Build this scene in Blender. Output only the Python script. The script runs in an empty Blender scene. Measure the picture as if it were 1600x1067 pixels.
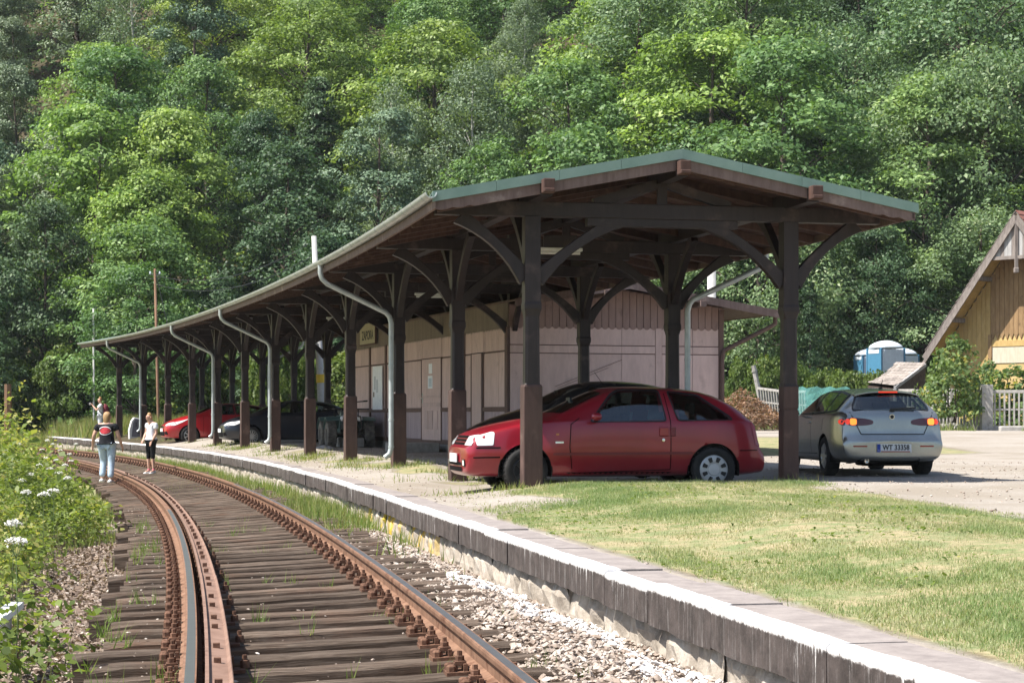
import bpy, bmesh, math, random
import numpy as np
from mathutils import Vector, Matrix, noise as mnoise
from mathutils.bvhtree import BVHTree
from mathutils.geometry import delaunay_2d_cdt

R = math.radians
SC = bpy.context.scene
COL = SC.collection
# ---------------------------------------------------------------- camera (eye at the origin; ground lies below z = 0)
FPX, HX, HY = 2900.0, 800.0, 648.0
cam_d = bpy.data.cameras.new('camera')
cam = bpy.data.objects.new('camera', cam_d); COL.objects.link(cam)
cam.location = (0, 0, 0); cam.rotation_euler = (R(90), 0, 0)
cam_d.sensor_width = 36; cam_d.lens = 36 * FPX / 1600.0
cam_d.shift_y = (HY - 533.5) / 1600.0
cam_d.clip_start = 0.1; cam_d.clip_end = 1500
SC.camera = cam
# ---------------------------------------------------------------- sky and sun
SUN = Vector((-0.60, -0.20, 1.0)).normalized()          # direction towards the sun
w = bpy.data.worlds.new('World'); SC.world = w; w.use_nodes = True
nt = w.node_tree; bg = nt.nodes['Background']
sk = nt.nodes.new('ShaderNodeTexSky'); sk.sky_type = 'NISHITA'; sk.sun_disc = False
sk.sun_elevation = math.asin(SUN.z); sk.sun_rotation = math.atan2(SUN.x, SUN.y)
sk.dust_density = 1.5; sk.air_density = 1.0
nt.links.new(sk.outputs['Color'], bg.inputs['Color']); bg.inputs['Strength'].default_value = 0.095
ld = bpy.data.lights.new('sun', 'SUN'); ld.energy = 5.0; ld.angle = R(0.5); ld.color = (1.0, 0.95, 0.88)
sun = bpy.data.objects.new('sun', ld); COL.objects.link(sun)
sun.rotation_euler = SUN.to_track_quat('Z', 'Y').to_euler(); sun.location = SUN * 60
SC.view_settings.view_transform = 'Standard'; SC.view_settings.look = 'None'
SC.view_settings.exposure = 1.05; SC.view_settings.gamma = 1.0
try: SC.view_settings.use_curve_mapping = False
except Exception: pass
SC.cycles.max_bounces = 6; SC.cycles.diffuse_bounces = 3; SC.cycles.glossy_bounces = 3
SC.cycles.transmission_bounces = 4; SC.cycles.transparent_max_bounces = 6
SC.cycles.caustics_reflective = False; SC.cycles.caustics_refractive = False

# ---------------------------------------------------------------- helpers
def P(x, y, Y):
    """the point at depth Y seen at pixel (x, y) of the 1600 px photograph"""
    return Vector(((x - HX) * Y / FPX, Y, (HY - y) * Y / FPX))
MW = {}
def thing(name, label, cat, loc=(0, 0, 0), rz=0.0, group=None, scale=1.0):
    o = bpy.data.objects.new(name, None); COL.objects.link(o); o.empty_display_size = 0.2
    o.location = loc; o.rotation_euler = (0, 0, rz); o.scale = (scale,) * 3
    o['label'] = label; o['category'] = cat
    if group: o['group'] = group
    MW[o.name] = Matrix.Translation(Vector(loc)) @ Matrix.Rotation(rz, 4, 'Z') @ Matrix.Scale(scale, 4)
    return o
def tag(o, label=None, cat=None, group=None, kind=None):
    if label: o['label'] = label
    if cat: o['category'] = cat
    if group: o['group'] = group
    if kind: o['kind'] = kind
    return o
def link(name, me, parent=None):
    o = bpy.data.objects.new(name, me); COL.objects.link(o)
    if parent is not None: o.parent = parent
    return o
def copy_tree(o, parent=None):
    c = o.copy(); COL.objects.link(c)
    if parent is not None: c.parent = parent
    for ch in list(o.children): copy_tree(ch, c)
    return c

def worldM(o):
    m = MW.get(o.name)
    if m is None:
        m = o.matrix_basis.copy()
        if o.parent: m = worldM(o.parent) @ m
    return m
class MB:
    def __init__(s): s.v = []; s.f = []; s.m = []
    def add(s, vs, fs, m=0):
        b = len(s.v); s.v += [tuple(p) for p in vs]
        for q in fs: s.f.append(tuple(b + i for i in q)); s.m.append(m)
        return s
    def box(s, c, d, M=None, m=0):
        h = [x / 2 for x in d]; c = Vector(c)
        vs = [Vector((i * h[0], j * h[1], k * h[2])) for i in (-1, 1) for j in (-1, 1) for k in (-1, 1)]
        vs = [((M @ p) if M is not None else p) + c for p in vs]
        return s.add(vs, [(0, 1, 3, 2), (4, 6, 7, 5), (0, 4, 5, 1), (2, 3, 7, 6), (0, 2, 6, 4), (1, 5, 7, 3)], m)
    def beam(s, a, b, w, h, up=(0, 0, 1), m=0, ext=0.0):
        a = Vector(a); b = Vector(b); d = (b - a); L = d.length; d.normalize()
        up = Vector(up)
        if abs(d.dot(up)) > .98: up = Vector((1, 0, 0)) if abs(d.x) < .9 else Vector((0, 1, 0))
        sx = d.cross(up).normalized(); uz = sx.cross(d).normalized()
        M = Matrix((d, sx, uz)).transposed()
        return s.box((a + b) / 2, (L + 2 * ext, w, h), M, m)
    def tube(s, pts, r, n=8, m=0, cap=True):
        pts = [Vector(p) for p in pts]; k = len(pts)
        rs = r if isinstance(r, (list, tuple)) else [r] * k
        vs = []; prev = None
        for i, p in enumerate(pts):
            d = (pts[min(i + 1, k - 1)] - pts[max(i - 1, 0)]).normalized()
            if prev is None:
                a = Vector((0, 0, 1)) if abs(d.z) < .9 else Vector((1, 0, 0))
                u = d.cross(a).normalized()
            else:
                u = (prev - d * prev.dot(d)).normalized()
            prev = u; v = d.cross(u)
            for j in range(n):
                t = 2 * math.pi * j / n
                vs.append(p + (u * math.cos(t) + v * math.sin(t)) * rs[i])
        fs = [(i * n + j, i * n + (j + 1) % n, (i + 1) * n + (j + 1) % n, (i + 1) * n + j) for i in range(k - 1) for j in range(n)]
        if cap: fs += [tuple(range(n - 1, -1, -1)), tuple((k - 1) * n + j for j in range(n))]
        return s.add(vs, fs, m)
    def prism(s, poly, o, ex, ey, ez, m=0):
        """polygon (a,b) in the plane o + a ex + b ey, extruded by the vector ez"""
        o, ex, ey, ez = map(Vector, (o, ex, ey, ez)); n = len(poly)
        A = [o + ex * a + ey * b for a, b in poly]; B = [p + ez for p in A]
        fs = [tuple(range(n - 1, -1, -1)), tuple(range(n, 2 * n))]
        fs += [(i, (i + 1) % n, n + (i + 1) % n, n + i) for i in range(n)]
        return s.add(A + B, fs, m)
    def lathe(s, prof, M=None, n=20, m=0):
        """profile (r, h) turned about local z, placed by the matrix M"""
        vs = []; k = len(prof)
        for r_, h_ in prof:
            for j in range(n):
                t = 2 * math.pi * j / n; p = Vector((r_ * math.cos(t), r_ * math.sin(t), h_))
                vs.append(M @ p if M is not None else p)
        fs = [(i * n + j, i * n + (j + 1) % n, (i + 1) * n + (j + 1) % n, (i + 1) * n + j) for i in range(k - 1) for j in range(n)]
        return s.add(vs, fs, m)
    def sweep(s, rings, closed=True, cap=True, m=0):
        """rings: equal-length lists of points"""
        n = len(rings[0]); k = len(rings)
        vs = [p for r_ in rings for p in r_]; e = n if closed else n - 1
        fs = [(i * n + j, i * n + (j + 1) % n, (i + 1) * n + (j + 1) % n, (i + 1) * n + j) for i in range(k - 1) for j in range(e)]
        if cap and closed: fs += [tuple(range(n - 1, -1, -1)), tuple((k - 1) * n + j for j in range(n))]
        return s.add(vs, fs, m)
    def mesh(s, name, mats, smooth=False, inv=None):
        me = bpy.data.meshes.new(name)
        vs = s.v if inv is None else [tuple(inv @ Vector(p)) for p in s.v]
        me.from_pydata(vs, [], s.f); me.update()
        if not isinstance(mats, (list, tuple)): mats = [mats]
        for mm in mats: me.materials.append(mm)
        if len(mats) > 1: me.polygons.foreach_set('material_index', s.m)
        if smooth: me.shade_smooth()
        return me
    def build(s, name, mats, parent=None, smooth=False, bevel=0.0, local=False, angle=None):
        inv = None
        if parent is not None and not local: inv = worldM(parent).inverted()
        me = s.mesh(name, mats, smooth, inv)
        o = link(name, me, parent)
        if angle is not None:
            me.shade_smooth()
            try: me.set_sharp_from_angle(angle=R(angle))
            except Exception: pass
        if bevel:
            b = o.modifiers.new('bevel', 'BEVEL'); b.width = bevel; b.segments = 2; b.limit_method = 'ANGLE'; b.angle_limit = R(40)
        return o
def np_mesh(name, verts, nper, rnd=None, mat=None, mats=None, mi=None, smooth=False):
    """separate polygons of nper corners each from an (N*nper, 3) array"""
    verts = np.asarray(verts, dtype=np.float32).reshape(-1, 3); n = len(verts) // nper
    me = bpy.data.meshes.new(name)
    me.vertices.add(n * nper); me.vertices.foreach_set('co', verts.ravel())
    me.loops.add(n * nper); me.loops.foreach_set('vertex_index', np.arange(n * nper, dtype=np.int32))
    me.polygons.add(n); me.polygons.foreach_set('loop_start', np.arange(0, n * nper, nper, dtype=np.int32))
    try: me.polygons.foreach_set('loop_total', np.full(n, nper, dtype=np.int32))
    except Exception: pass
    for mm in (mats or [mat]):
        if mm: me.materials.append(mm)
    if mi is not None: me.polygons.foreach_set('material_index', np.asarray(mi, dtype=np.int32))
    me.update(calc_edges=True)
    if rnd is not None:
        a = me.attributes.new('rnd', 'FLOAT', 'FACE'); a.data.foreach_set('value', np.asarray(rnd, dtype=np.float32))
    return me

# ---------------------------------------------------------------- materials
def new_mat(name):
    m = bpy.data.materials.new(name); m.use_nodes = True
    return m, m.node_tree, m.node_tree.nodes['Principled BSDF']
def c4(c): return (c[0], c[1], c[2], 1)
def node(nt, t, **kw):
    n = nt.nodes.new(t)
    for k, v in kw.items(): setattr(n, k, v)
    return n
def mixc(nt, fac, a, b, blend='MIX'):
    n = nt.nodes.new('ShaderNodeMix'); n.data_type = 'RGBA'; n.blend_type = blend
    for sock, v in ((n.inputs[0], fac), (n.inputs[6], a), (n.inputs[7], b)):
        if hasattr(v, 'links') or hasattr(v, 'is_linked'): nt.links.new(v, sock)
        else: sock.default_value = v if not isinstance(v, tuple) else (c4(v) if len(v) == 3 else v)
    return n.outputs[2]
def math_(nt, op, a, b=0.0, clamp=False):
    n = nt.nodes.new('ShaderNodeMath'); n.operation = op; n.use_clamp = clamp
    for sock, v in ((n.inputs[0], a), (n.inputs[1], b)):
        if hasattr(v, 'is_linked'): nt.links.new(v, sock)
        else: sock.default_value = v
    return n.outputs[0]
def ramp(nt, fac, stops):
    n = nt.nodes.new('ShaderNodeValToRGB'); nt.links.new(fac, n.inputs[0])
    el = n.color_ramp.elements
    while len(el) < len(stops): el.new(0.5)
    for e, (p, c) in zip(el, stops):
        e.position = p; e.color = c4(c) if isinstance(c, tuple) else (c, c, c, 1)
    return n.outputs[0]
def sstep(nt, v, a, b):
    n = nt.nodes.new('ShaderNodeMapRange'); n.interpolation_type = 'SMOOTHSTEP'; n.clamp = True
    nt.links.new(v, n.inputs[0])
    if a < b: n.inputs[1].default_value, n.inputs[2].default_value, n.inputs[3].default_value, n.inputs[4].default_value = a, b, 0, 1
    else: n.inputs[1].default_value, n.inputs[2].default_value, n.inputs[3].default_value, n.inputs[4].default_value = b, a, 1, 0
    return n.outputs[0]
def noise(nt, vec, scale, detail=4, rough=.55, dist=0.0):
    n = nt.nodes.new('ShaderNodeTexNoise'); n.inputs['Scale'].default_value = scale
    n.inputs['Detail'].default_value = detail; n.inputs['Roughness'].default_value = rough
    n.inputs['Distortion'].default_value = dist
    if vec is not None: nt.links.new(vec, n.inputs['Vector'])
    return n.outputs['Fac']
def coords(nt, stretch=(1, 1, 1), which='Object', rand=True):
    tc = nt.nodes.new('ShaderNodeTexCoord'); mp = nt.nodes.new('ShaderNodeMapping')
    nt.links.new(tc.outputs[which], mp.inputs['Vector']); mp.inputs['Scale'].default_value = stretch
    if rand:
        oi = nt.nodes.new('ShaderNodeObjectInfo'); vm = nt.nodes.new('ShaderNodeVectorMath'); vm.operation = 'ADD'
        sc = nt.nodes.new('ShaderNodeVectorMath'); sc.operation = 'SCALE'
        cb = nt.nodes.new('ShaderNodeCombineXYZ')
        for i in range(3): nt.links.new(oi.outputs['Random'], cb.inputs[i])
        nt.links.new(cb.outputs[0], sc.inputs[0]); sc.inputs['Scale'].default_value = 57.0
        nt.links.new(mp.outputs[0], vm.inputs[0]); nt.links.new(sc.outputs[0], vm.inputs[1])
        return vm.outputs[0]
    return mp.outputs[0]
def bump(nt, bs, h, strength=.3, dist=.02):
    b = nt.nodes.new('ShaderNodeBump'); b.inputs['Strength'].default_value = strength; b.inputs['Distance'].default_value = dist
    nt.links.new(h, b.inputs['Height']); nt.links.new(b.outputs[0], bs.inputs['Normal'])
def surf(name, c1, c2, scale=6, stretch=(1, 1, 1), rough=.75, c3=None, t3=.62, s3=1.5, bmp=.3, bdist=.01, spec=.3, metal=0.0, vary=.0, fine=None):
    """two-colour noise surface with optional patches c3 (wear, dirt) and a per-object brightness change"""
    m, nt, bs = new_mat(name)
    v = coords(nt, stretch)
    n1 = noise(nt, v, scale, 6, .62)
    col = ramp(nt, n1, [(.32, c1), (.68, c2)])
    if c3:
        v2 = coords(nt, (1, 1, 1)); n3 = noise(nt, v2, s3, 6, .65)
        k = ramp(nt, n3, [(t3, 0.0), (min(t3 + .12, 1), 1.0)])
        col = mixc(nt, k, col, c3)
    if vary:
        oi = node(nt, 'ShaderNodeObjectInfo')
        f = math_(nt, 'MULTIPLY_ADD', oi.outputs['Random'], vary); f.node.inputs[2].default_value = 1 - vary / 2
        hs = node(nt, 'ShaderNodeHueSaturation'); nt.links.new(col, hs.inputs['Color']); nt.links.new(f, hs.inputs['Value'])
        col = hs.outputs[0]
    nt.links.new(col, bs.inputs['Base Color'])
    bs.inputs['Roughness'].default_value = rough; bs.inputs['Specular IOR Level'].default_value = spec
    bs.inputs['Metallic'].default_value = metal
    if bmp: bump(nt, bs, noise(nt, v, fine or scale * 2.5, 5, .6), bmp, bdist)
    return m
def plain(name, c, rough=.5, metal=0.0, spec=.5, emit=None, es=1.0, coat=0.0):
    m, nt, bs = new_mat(name)
    n = noise(nt, coords(nt), 9, 3)
    col = mixc(nt, ramp(nt, n, [(.3, 0.0), (.75, 1.0)]), tuple(x * .92 for x in c), tuple(min(x * 1.06, 1) for x in c))
    nt.links.new(col, bs.inputs['Base Color'])
    bs.inputs['Roughness'].default_value = rough; bs.inputs['Metallic'].default_value = metal
    bs.inputs['Specular IOR Level'].default_value = spec; bs.inputs['Coat Weight'].default_value = coat
    bs.inputs['Coat Roughness'].default_value = .04
    if emit: bs.inputs['Emission Color'].default_value = c4(emit); bs.inputs['Emission Strength'].default_value = es
    return m
def leaf_mat(name, c1, c2, c3=None, trans=.35, vary=.35, spec=.25, rough=.5, hue=.03):
    m, nt, bs = new_mat(name)
    at = node(nt, 'ShaderNodeAttribute', attribute_name='rnd')
    st = [(0.0, c1), (.8, c2)] + ([(1.0, c3)] if c3 else [])
    col = ramp(nt, at.outputs['Fac'], st)
    oi = node(nt, 'ShaderNodeObjectInfo')
    f = math_(nt, 'MULTIPLY_ADD', oi.outputs['Random'], vary); f.node.inputs[2].default_value = 1 - vary / 2
    hs = node(nt, 'ShaderNodeHueSaturation'); nt.links.new(col, hs.inputs['Color']); nt.links.new(f, hs.inputs['Value'])
    g = math_(nt, 'MULTIPLY_ADD', oi.outputs['Random'], -hue); g.node.inputs[2].default_value = .5 + hue / 2
    nt.links.new(g, hs.inputs['Hue'])
    nt.links.new(hs.outputs[0], bs.inputs['Base Color'])
    bs.inputs['Roughness'].default_value = rough; bs.inputs['Specular IOR Level'].default_value = spec
    tr = node(nt, 'ShaderNodeBsdfTranslucent'); mx = node(nt, 'ShaderNodeMixShader')
    tc = mixc(nt, 1.0, hs.outputs[0], (1.15, 1.2, .55), 'MULTIPLY')
    nt.links.new(tc, tr.inputs['Color'])
    mx.inputs[0].default_value = trans
    nt.links.new(bs.outputs[0], mx.inputs[1]); nt.links.new(tr.outputs[0], mx.inputs[2])
    nt.links.new(mx.outputs[0], nt.nodes['Material Output'].inputs['Surface'])
    return m
# ================================================================ track and platform curves (plan view)
CL = [-2.02700928e-07, 1.46347098e-05, -1.83231816e-03, -1.35740149e-01, -2.03330977e-01]
def railx(Y):
    if Y > 72: return np.polyval(CL, 72.0) + np.polyval(np.polyder(CL), 72.0) * (Y - 72)
    return np.polyval(CL, Y)
def raild(Y): return np.polyval(np.polyder(CL), min(Y, 72.0))
EP = np.array([(1.73, 7.16), (1.03, 9.94), (.8, 11.54), (.14, 14.79), (-1.63, 23.63), (-5.75, 41.69), (-12.55, 63.86), (-20.85, 85.76)])
CE = np.polyfit(EP[:, 1], EP[:, 0], 4)
def edgex(Y):
    Y = np.asarray(Y, dtype=float); c = np.clip(Y, 7, 88)
    return np.polyval(CE, c) + np.polyval(np.polyder(CE), c) * (Y - c)
def edged(Y): return float(np.polyval(np.polyder(CE), min(max(Y, 7), 88)))
def sm(x, a, b):
    t = np.clip((np.asarray(x, dtype=float) - a) / (b - a), 0, 1); return t * t * (3 - 2 * t)
def zl(Y): return -1.24 - .16 * np.clip((Y - 8.5) / 30, -.3, 1.2)
def zr(Y): return -1.19 - .09 * np.clip((Y - 8.5) / 30, -.3, 1.2)
def trackframe(Y):
    d = raild(Y); n = math.sqrt(1 + d * d)
    return Vector((railx(Y), Y, 0)), Vector((d / n, 1 / n, 0)), Vector((1 / n, -d / n, 0))
GAUGE = 1.505          # between head centres
_ys = np.linspace(3.0, 92.0, 1800); _xs = np.array([railx(y) for y in _ys])
_s = np.concatenate([[0], np.cumsum(np.hypot(np.diff(_xs), np.diff(_ys)))])
def Y_at(s): return float(np.interp(s, _s, _ys))
# canopy posts on the track side, from the near gable to the far end
FP = [(.24, 24.6), (-.87, 29.6), (-2.05, 34.6), (-3.47, 39.6), (-4.88, 44.6), (-6.38, 49.6), (-7.87, 54.6), (-9.38, 59.6), (-11.1, 64.6), (-12.9, 69.6), (-14.9, 74.6), (-16.8, 79.6)]
def postx(Y): return np.interp(Y, [p[1] for p in FP], [p[0] for p in FP])

def zground(X, Y):
    X = np.asarray(X, float); Y = np.asarray(Y, float)
    d = X - edgex(Y)
    # platform and yard
    up = -1.05 + .15 * sm(d, .6, 2.9)
    up = up - .06 * sm(Y - .2 * X, 24.2, 25.6) * sm(d, 2.2, 3.2)
    up = up - .11 * sm(Y - .2 * X, 24.3, 25.2) * sm(-Y, -36, -32) * sm(X, -1.6, -.6) * sm(-X, -5.2, -3.6)
    up = up - .05 * sm(X, 3.6, 5.2) * sm(-Y, -24, -20)
    up = up + .30 * sm(Y, 34, 66) * sm(d, 9, 16)
    up = up + .13 * sm(Y, 25, 80) * sm(d, 1, 3)
    # track bed and the left side
    xr = np.vectorize(railx)(Y); dr = np.vectorize(raild)(Y)
    lat = (X - xr) / np.sqrt(1 + dr * dr)
    zs = zl(Y) + (zr(Y) - zl(Y)) * np.clip(lat / GAUGE, -.2, 1.3) - .17
    bed = zs - .165 + .105 * sm(lat, 1.6, 1.85) * sm(-lat, -2.75, -2.25) - .03 * sm(-lat, .3, .7)
    bed = bed - .10 * sm(-lat, .6, 1.6) - .25 * sm(-lat, 1.6, 6) + .5 * sm(-lat, 9, 30)
    z = np.where(d >= .275, up, bed)
    far = np.maximum(0, Y - 83)
    z = z + .20 * sm(X, 2, 14) * np.minimum(far, 14)
    y0 = 93 + .35 * np.maximum(0, -X - 15) - .12 * np.maximum(0, X)
    h = np.maximum(0, Y - y0)
    z = z + .66 * (np.sqrt(h * h + 16) - 4)
    return z
def zg(x, y): return float(zground(x, y))

# ================================================================ materials of the ground
def ground_material():
    m, nt, bs = new_mat('ground_mix')
    at = node(nt, 'ShaderNodeAttribute', attribute_name='zone'); sp = node(nt, 'ShaderNodeSeparateColor')
    nt.links.new(at.outputs['Color'], sp.inputs[0])
    v = coords(nt, rand=False)
    big = noise(nt, v, .42, 7, .68); mid = noise(nt, v, 3.2, 6, .65); fine = noise(nt, v, 26, 6, .7); vf = noise(nt, v, 70, 4, .7)
    soil = ramp(nt, fine, [(.3, (.045, .036, .022)), (.6, (.09, .07, .045)), (.8, (.15, .115, .075))])
    soil = mixc(nt, ramp(nt, mid, [(.5, 0.0), (.62, .7)]), soil, (.05, .062, .022))
    straw = ramp(nt, fine, [(.3, (.24, .20, .11)), (.7, (.42, .36, .22))])
    green = ramp(nt, fine, [(.3, (.13, .16, .065)), (.7, (.24, .27, .13))])
    lawn = mixc(nt, ramp(nt, mid, [(.42, 0.0), (.6, 1.0)]), straw, green)
    dust = ramp(nt, fine, [(.28, (.26, .23, .195)), (.55, (.36, .325, .285)), (.8, (.44, .405, .36))])
    dust = mixc(nt, ramp(nt, big, [(.38, .75), (.60, 0.0)]), dust, (.25, .215, .17))
    dust = mixc(nt, ramp(nt, vf, [(.62, 0.0), (.72, .6)]), dust, (.16, .14, .12))
    ball = ramp(nt, fine, [(.25, (.10, .075, .058)), (.5, (.25, .20, .16)), (.78, (.40, .335, .28))])
    def msk(s_, w_=.5):
        k = math_(nt, 'ADD', s_, math_(nt, 'MULTIPLY', math_(nt, 'SUBTRACT', mid, .5), w_))
        return ramp(nt, k, [(.36, 0.0), (.64, 1.0)])
    col = mixc(nt, msk(sp.outputs[0]), soil, lawn)
    col = mixc(nt, msk(sp.outputs[1]), col, dust)
    col = mixc(nt, msk(sp.outputs[2]), col, ball)
    nt.links.new(col, bs.inputs['Base Color']); bs.inputs['Roughness'].default_value = .95; bs.inputs['Specular IOR Level'].default_value = .1
    h = math_(nt, 'ADD', fine, math_(nt, 'MULTIPLY', vf, .4))
    bump(nt, bs, h, .6, .03)
    return m
M_GROUND = ground_material()

def lawn_mask(X, Y):
    """1 where lawn grows on the platform and in front of the shelter"""
    d = X - edgex(Y)
    nz = np.array([mnoise.noise(Vector((a * .9, b * .45, 3.1))) for a, b in zip(np.ravel(X), np.ravel(Y))]).reshape(np.shape(X))
    near = sm(d, .40, .62) * sm(-(Y - .2 * X), -25.0, -24.3)
    path = sm(Y + 1.2 * nz, 18.2, 21.5) * (1 - sm(d + .5 * nz, 1.5, 2.2))
    yard = sm(X + .5 * nz + .10 * (Y - 16), 4.35, 4.9) * sm(Y, 10, 13)
    L = near * (1 - .94 * path) * (1 - yard)
    strip = sm(-(np.abs(X - postx(Y) - .05 + .3 * nz) - .55), -.25, .1) * sm(Y, 24, 25) * (.45 + .55 * sm(nz, -.1, .25)) * (1 - .55 * sm(Y, 40, 60))
    back = sm(d, 8.2, 9.0) * sm(Y, 40, 43) * sm(-X, -11.8, -10.2) * sm(-Y, -60, -52) * .8
    return np.maximum(np.maximum(L, strip * .7), back)
def build_ground():
    ds = np.concatenate([np.linspace(-200, -30, 16), np.linspace(-26, -8, 19), np.arange(-7.5, .1, .25), [.265, .285], np.arange(.5, 12, .25), np.linspace(12.5, 30, 22), np.linspace(34, 200, 18)])
    Ys = np.concatenate([np.linspace(-60, 2, 10), np.arange(3, 34, .3), np.arange(34.5, 70, .7), np.arange(71, 125, 1.8), np.linspace(128, 420, 26)])
    D, YY = np.meshgrid(ds, Ys); XX = edgex(np.clip(YY, 3, 92)) + D
    Z = zground(XX, YY)
    bumpz = np.array([mnoise.noise(Vector((a * .7, b * .7, 0))) for a, b in zip(XX.ravel(), YY.ravel())]).reshape(XX.shape)
    Z = Z + bumpz * np.where(D > .6, .025, .0) + bumpz * np.where(YY > 96, .5, 0)
    n, k = XX.shape
    vs = np.stack([XX, YY, Z], -1).reshape(-1, 3)
    idx = np.arange(n * k).reshape(n, k)
    fs = np.stack([idx[:-1, :-1], idx[:-1, 1:], idx[1:, 1:], idx[1:, :-1]], -1).reshape(-1, 4)
    me = bpy.data.meshes.new('ground'); me.from_pydata(vs.tolist(), [], fs.tolist()); me.update(); me.shade_smooth()
    me.materials.append(M_GROUND)
    lat = XX - np.vectorize(railx)(YY)
    lawn = lawn_mask(XX, YY)
    lawn = np.maximum(lawn, sm(-D, 16, 18) * sm(-YY, -96, -90) * .8)
    lawn = np.maximum(lawn, (D < 0) * sm(YY, 32, 38) * sm(-YY, -100, -92) * .9)
    lawn = np.maximum(lawn, (D < 0) * sm(-lat, 1.2, 1.8) * sm(YY, 22, 26) * .7)
    gravel = (D >= 0) * sm(-YY, -70, -64) * (1 - lawn) * 1.0
    ballast = (D < .27) * sm(-YY, -36, -30) * sm(lat, -2.2, -1.6)
    ballast = np.maximum(ballast, (D < 0) * sm(-YY, -23, -19) * sm(lat, -3.2, -2.6) * .9)
    colr = np.stack([lawn, gravel, ballast, np.ones_like(lawn)], -1).astype(np.float32).reshape(-1, 4)
    a = me.color_attributes.new('zone', 'FLOAT_COLOR', 'POINT'); a.data.foreach_set('color', colr.ravel())
    o = link('ground', me); tag(o, kind='structure')
    return o
build_ground()

# ================================================================ track
M_RUST = surf('rusty_steel', (.135, .075, .048), (.25, .145, .094), 9, rough=.85, c3=(.11, .05, .03), t3=.55, s3=6, bmp=.35, spec=.2)
M_RUST2 = surf('rusty_guard_steel', (.175, .105, .075), (.255, .16, .12), 7, rough=.75, c3=(.12, .065, .045), t3=.6, s3=8, bmp=.25, spec=.3)
M_CHAIR = surf('rusty_iron', (.085, .045, .031), (.18, .10, .066), 14, rough=.9, bmp=.4, spec=.15, vary=.3)
M_RAILTOP = plain('worn_rail_steel', (.36, .37, .39), rough=.32, metal=.85)
def sleeper_mat():
    m, nt, bs = new_mat('weathered_sleeper_wood')
    v = coords(nt, (.9, 13, 13)); v2 = coords(nt)
    g = noise(nt, v, 2.2, 8, .68, .4); q = noise(nt, v2, 1.6, 5, .6)
    col = ramp(nt, g, [(.28, (.030, .022, .017)), (.46, (.090, .066, .050)), (.62, (.165, .128, .100)), (.8, (.27, .225, .185))])
    col = mixc(nt, ramp(nt, q, [(.52, 0.0), (.7, .6)]), col, (.13, .075, .05))
    oi = node(nt, 'ShaderNodeObjectInfo'); f = math_(nt, 'MULTIPLY_ADD', oi.outputs['Random'], .55); f.node.inputs[2].default_value = .72
    hs = node(nt, 'ShaderNodeHueSaturation'); nt.links.new(col, hs.inputs['Color']); nt.links.new(f, hs.inputs['Value'])
    nt.links.new(hs.outputs[0], bs.inputs['Base Color']); bs.inputs['Roughness'].default_value = .92; bs.inputs['Specular IOR Level'].default_value = .15
    bump(nt, bs, g, .9, .03)
    return m
M_SLEEPER = sleeper_mat()
track = thing('railway_track', 'rusty single railway track with timber sleepers and an inner guard rail, curving beside the platform', 'railway track', (0, 0, 0))
def rail_rings(off, zf, prof, y0, y1, step=.45, dz=0.0):
    rings = []; s0 = float(np.interp(y0, _ys, _s)); s1 = float(np.interp(y1, _ys, _s)); n = max(2, int((s1 - s0) / step))
    for i in range(n + 1):
        Y = Y_at(s0 + (s1 - s0) * i / n); p, t, nn = trackframe(Y); z = zf(Y) + dz
        rings.append([p + nn * (off + a) + Vector((0, 0, z + b)) for a, b in prof])
    return rings
RPT = .5
RP = [(-.034, 0), (-.036, -.012), (-.033, -.035), (-.010, -.048), (-.008, -.115), (-.062, -.135), (-.062, -.148), (.062, -.148), (.062, -.135), (.008, -.115), (.010, -.048), (.033, -.035), (.036, -.012), (.034, 0), (.026, .001), (-.022, .001)]
def build_rail(off, zf, shine):
    b = MB(); rings = rail_rings(off, zf, RP, 4, 88)
    b.sweep(rings)
    n = len(RP)
    for i, q in enumerate(b.f[:(len(rings) - 1) * n]):
        if i % n == n - 2 and b.v[q[0]][1] < shine: b.m[i] = 1
    # a 22 mm polished strip is all that traffic keeps bright
    return b.build('rail', [M_RUST, M_RAILTOP], track)
build_rail(0, zl, 26); build_rail(GAUGE, zr, 34)
# guard rail: raised flat check rail beside the left rail, in bolted lengths
GP = [(.075, .02), (.075, .052), (.093, .052), (.095, .03), (.185, .018), (.200, .034), (.205, .03), (.202, -.135), (.184, -.135), (.184, .004), (.09, .012)]
for a, b_ in ((4, 14.35), (14.4, 27), (27.05, 39.5), (39.6, 70)):
    b = MB(); dz = 0.0 if a < 10 else -.012
    b.sweep(rail_rings(0, zl, GP, a, b_, .45, dz)); b.build('guard_rail', M_RUST2, track)
b = MB()
s0, s1 = float(np.interp(5, _ys, _s)), float(np.interp(45, _ys, _s)); k = 0; s = s0
while s < s1:
    Y = Y_at(s); p, t, nn = trackframe(Y); z = zl(Y)
    c = p + nn * .135 + Vector((0, 0, z + .035)); Mx = Matrix((nn, t, Vector((0, 0, 1)))).transposed()
    b.box(c, (.036, .036, .03), Mx); s += [.52, .78, .62, .95][k % 4]; k += 1
tag(b.build('guard_bolt', M_CHAIR, track), kind='stuff')

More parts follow.
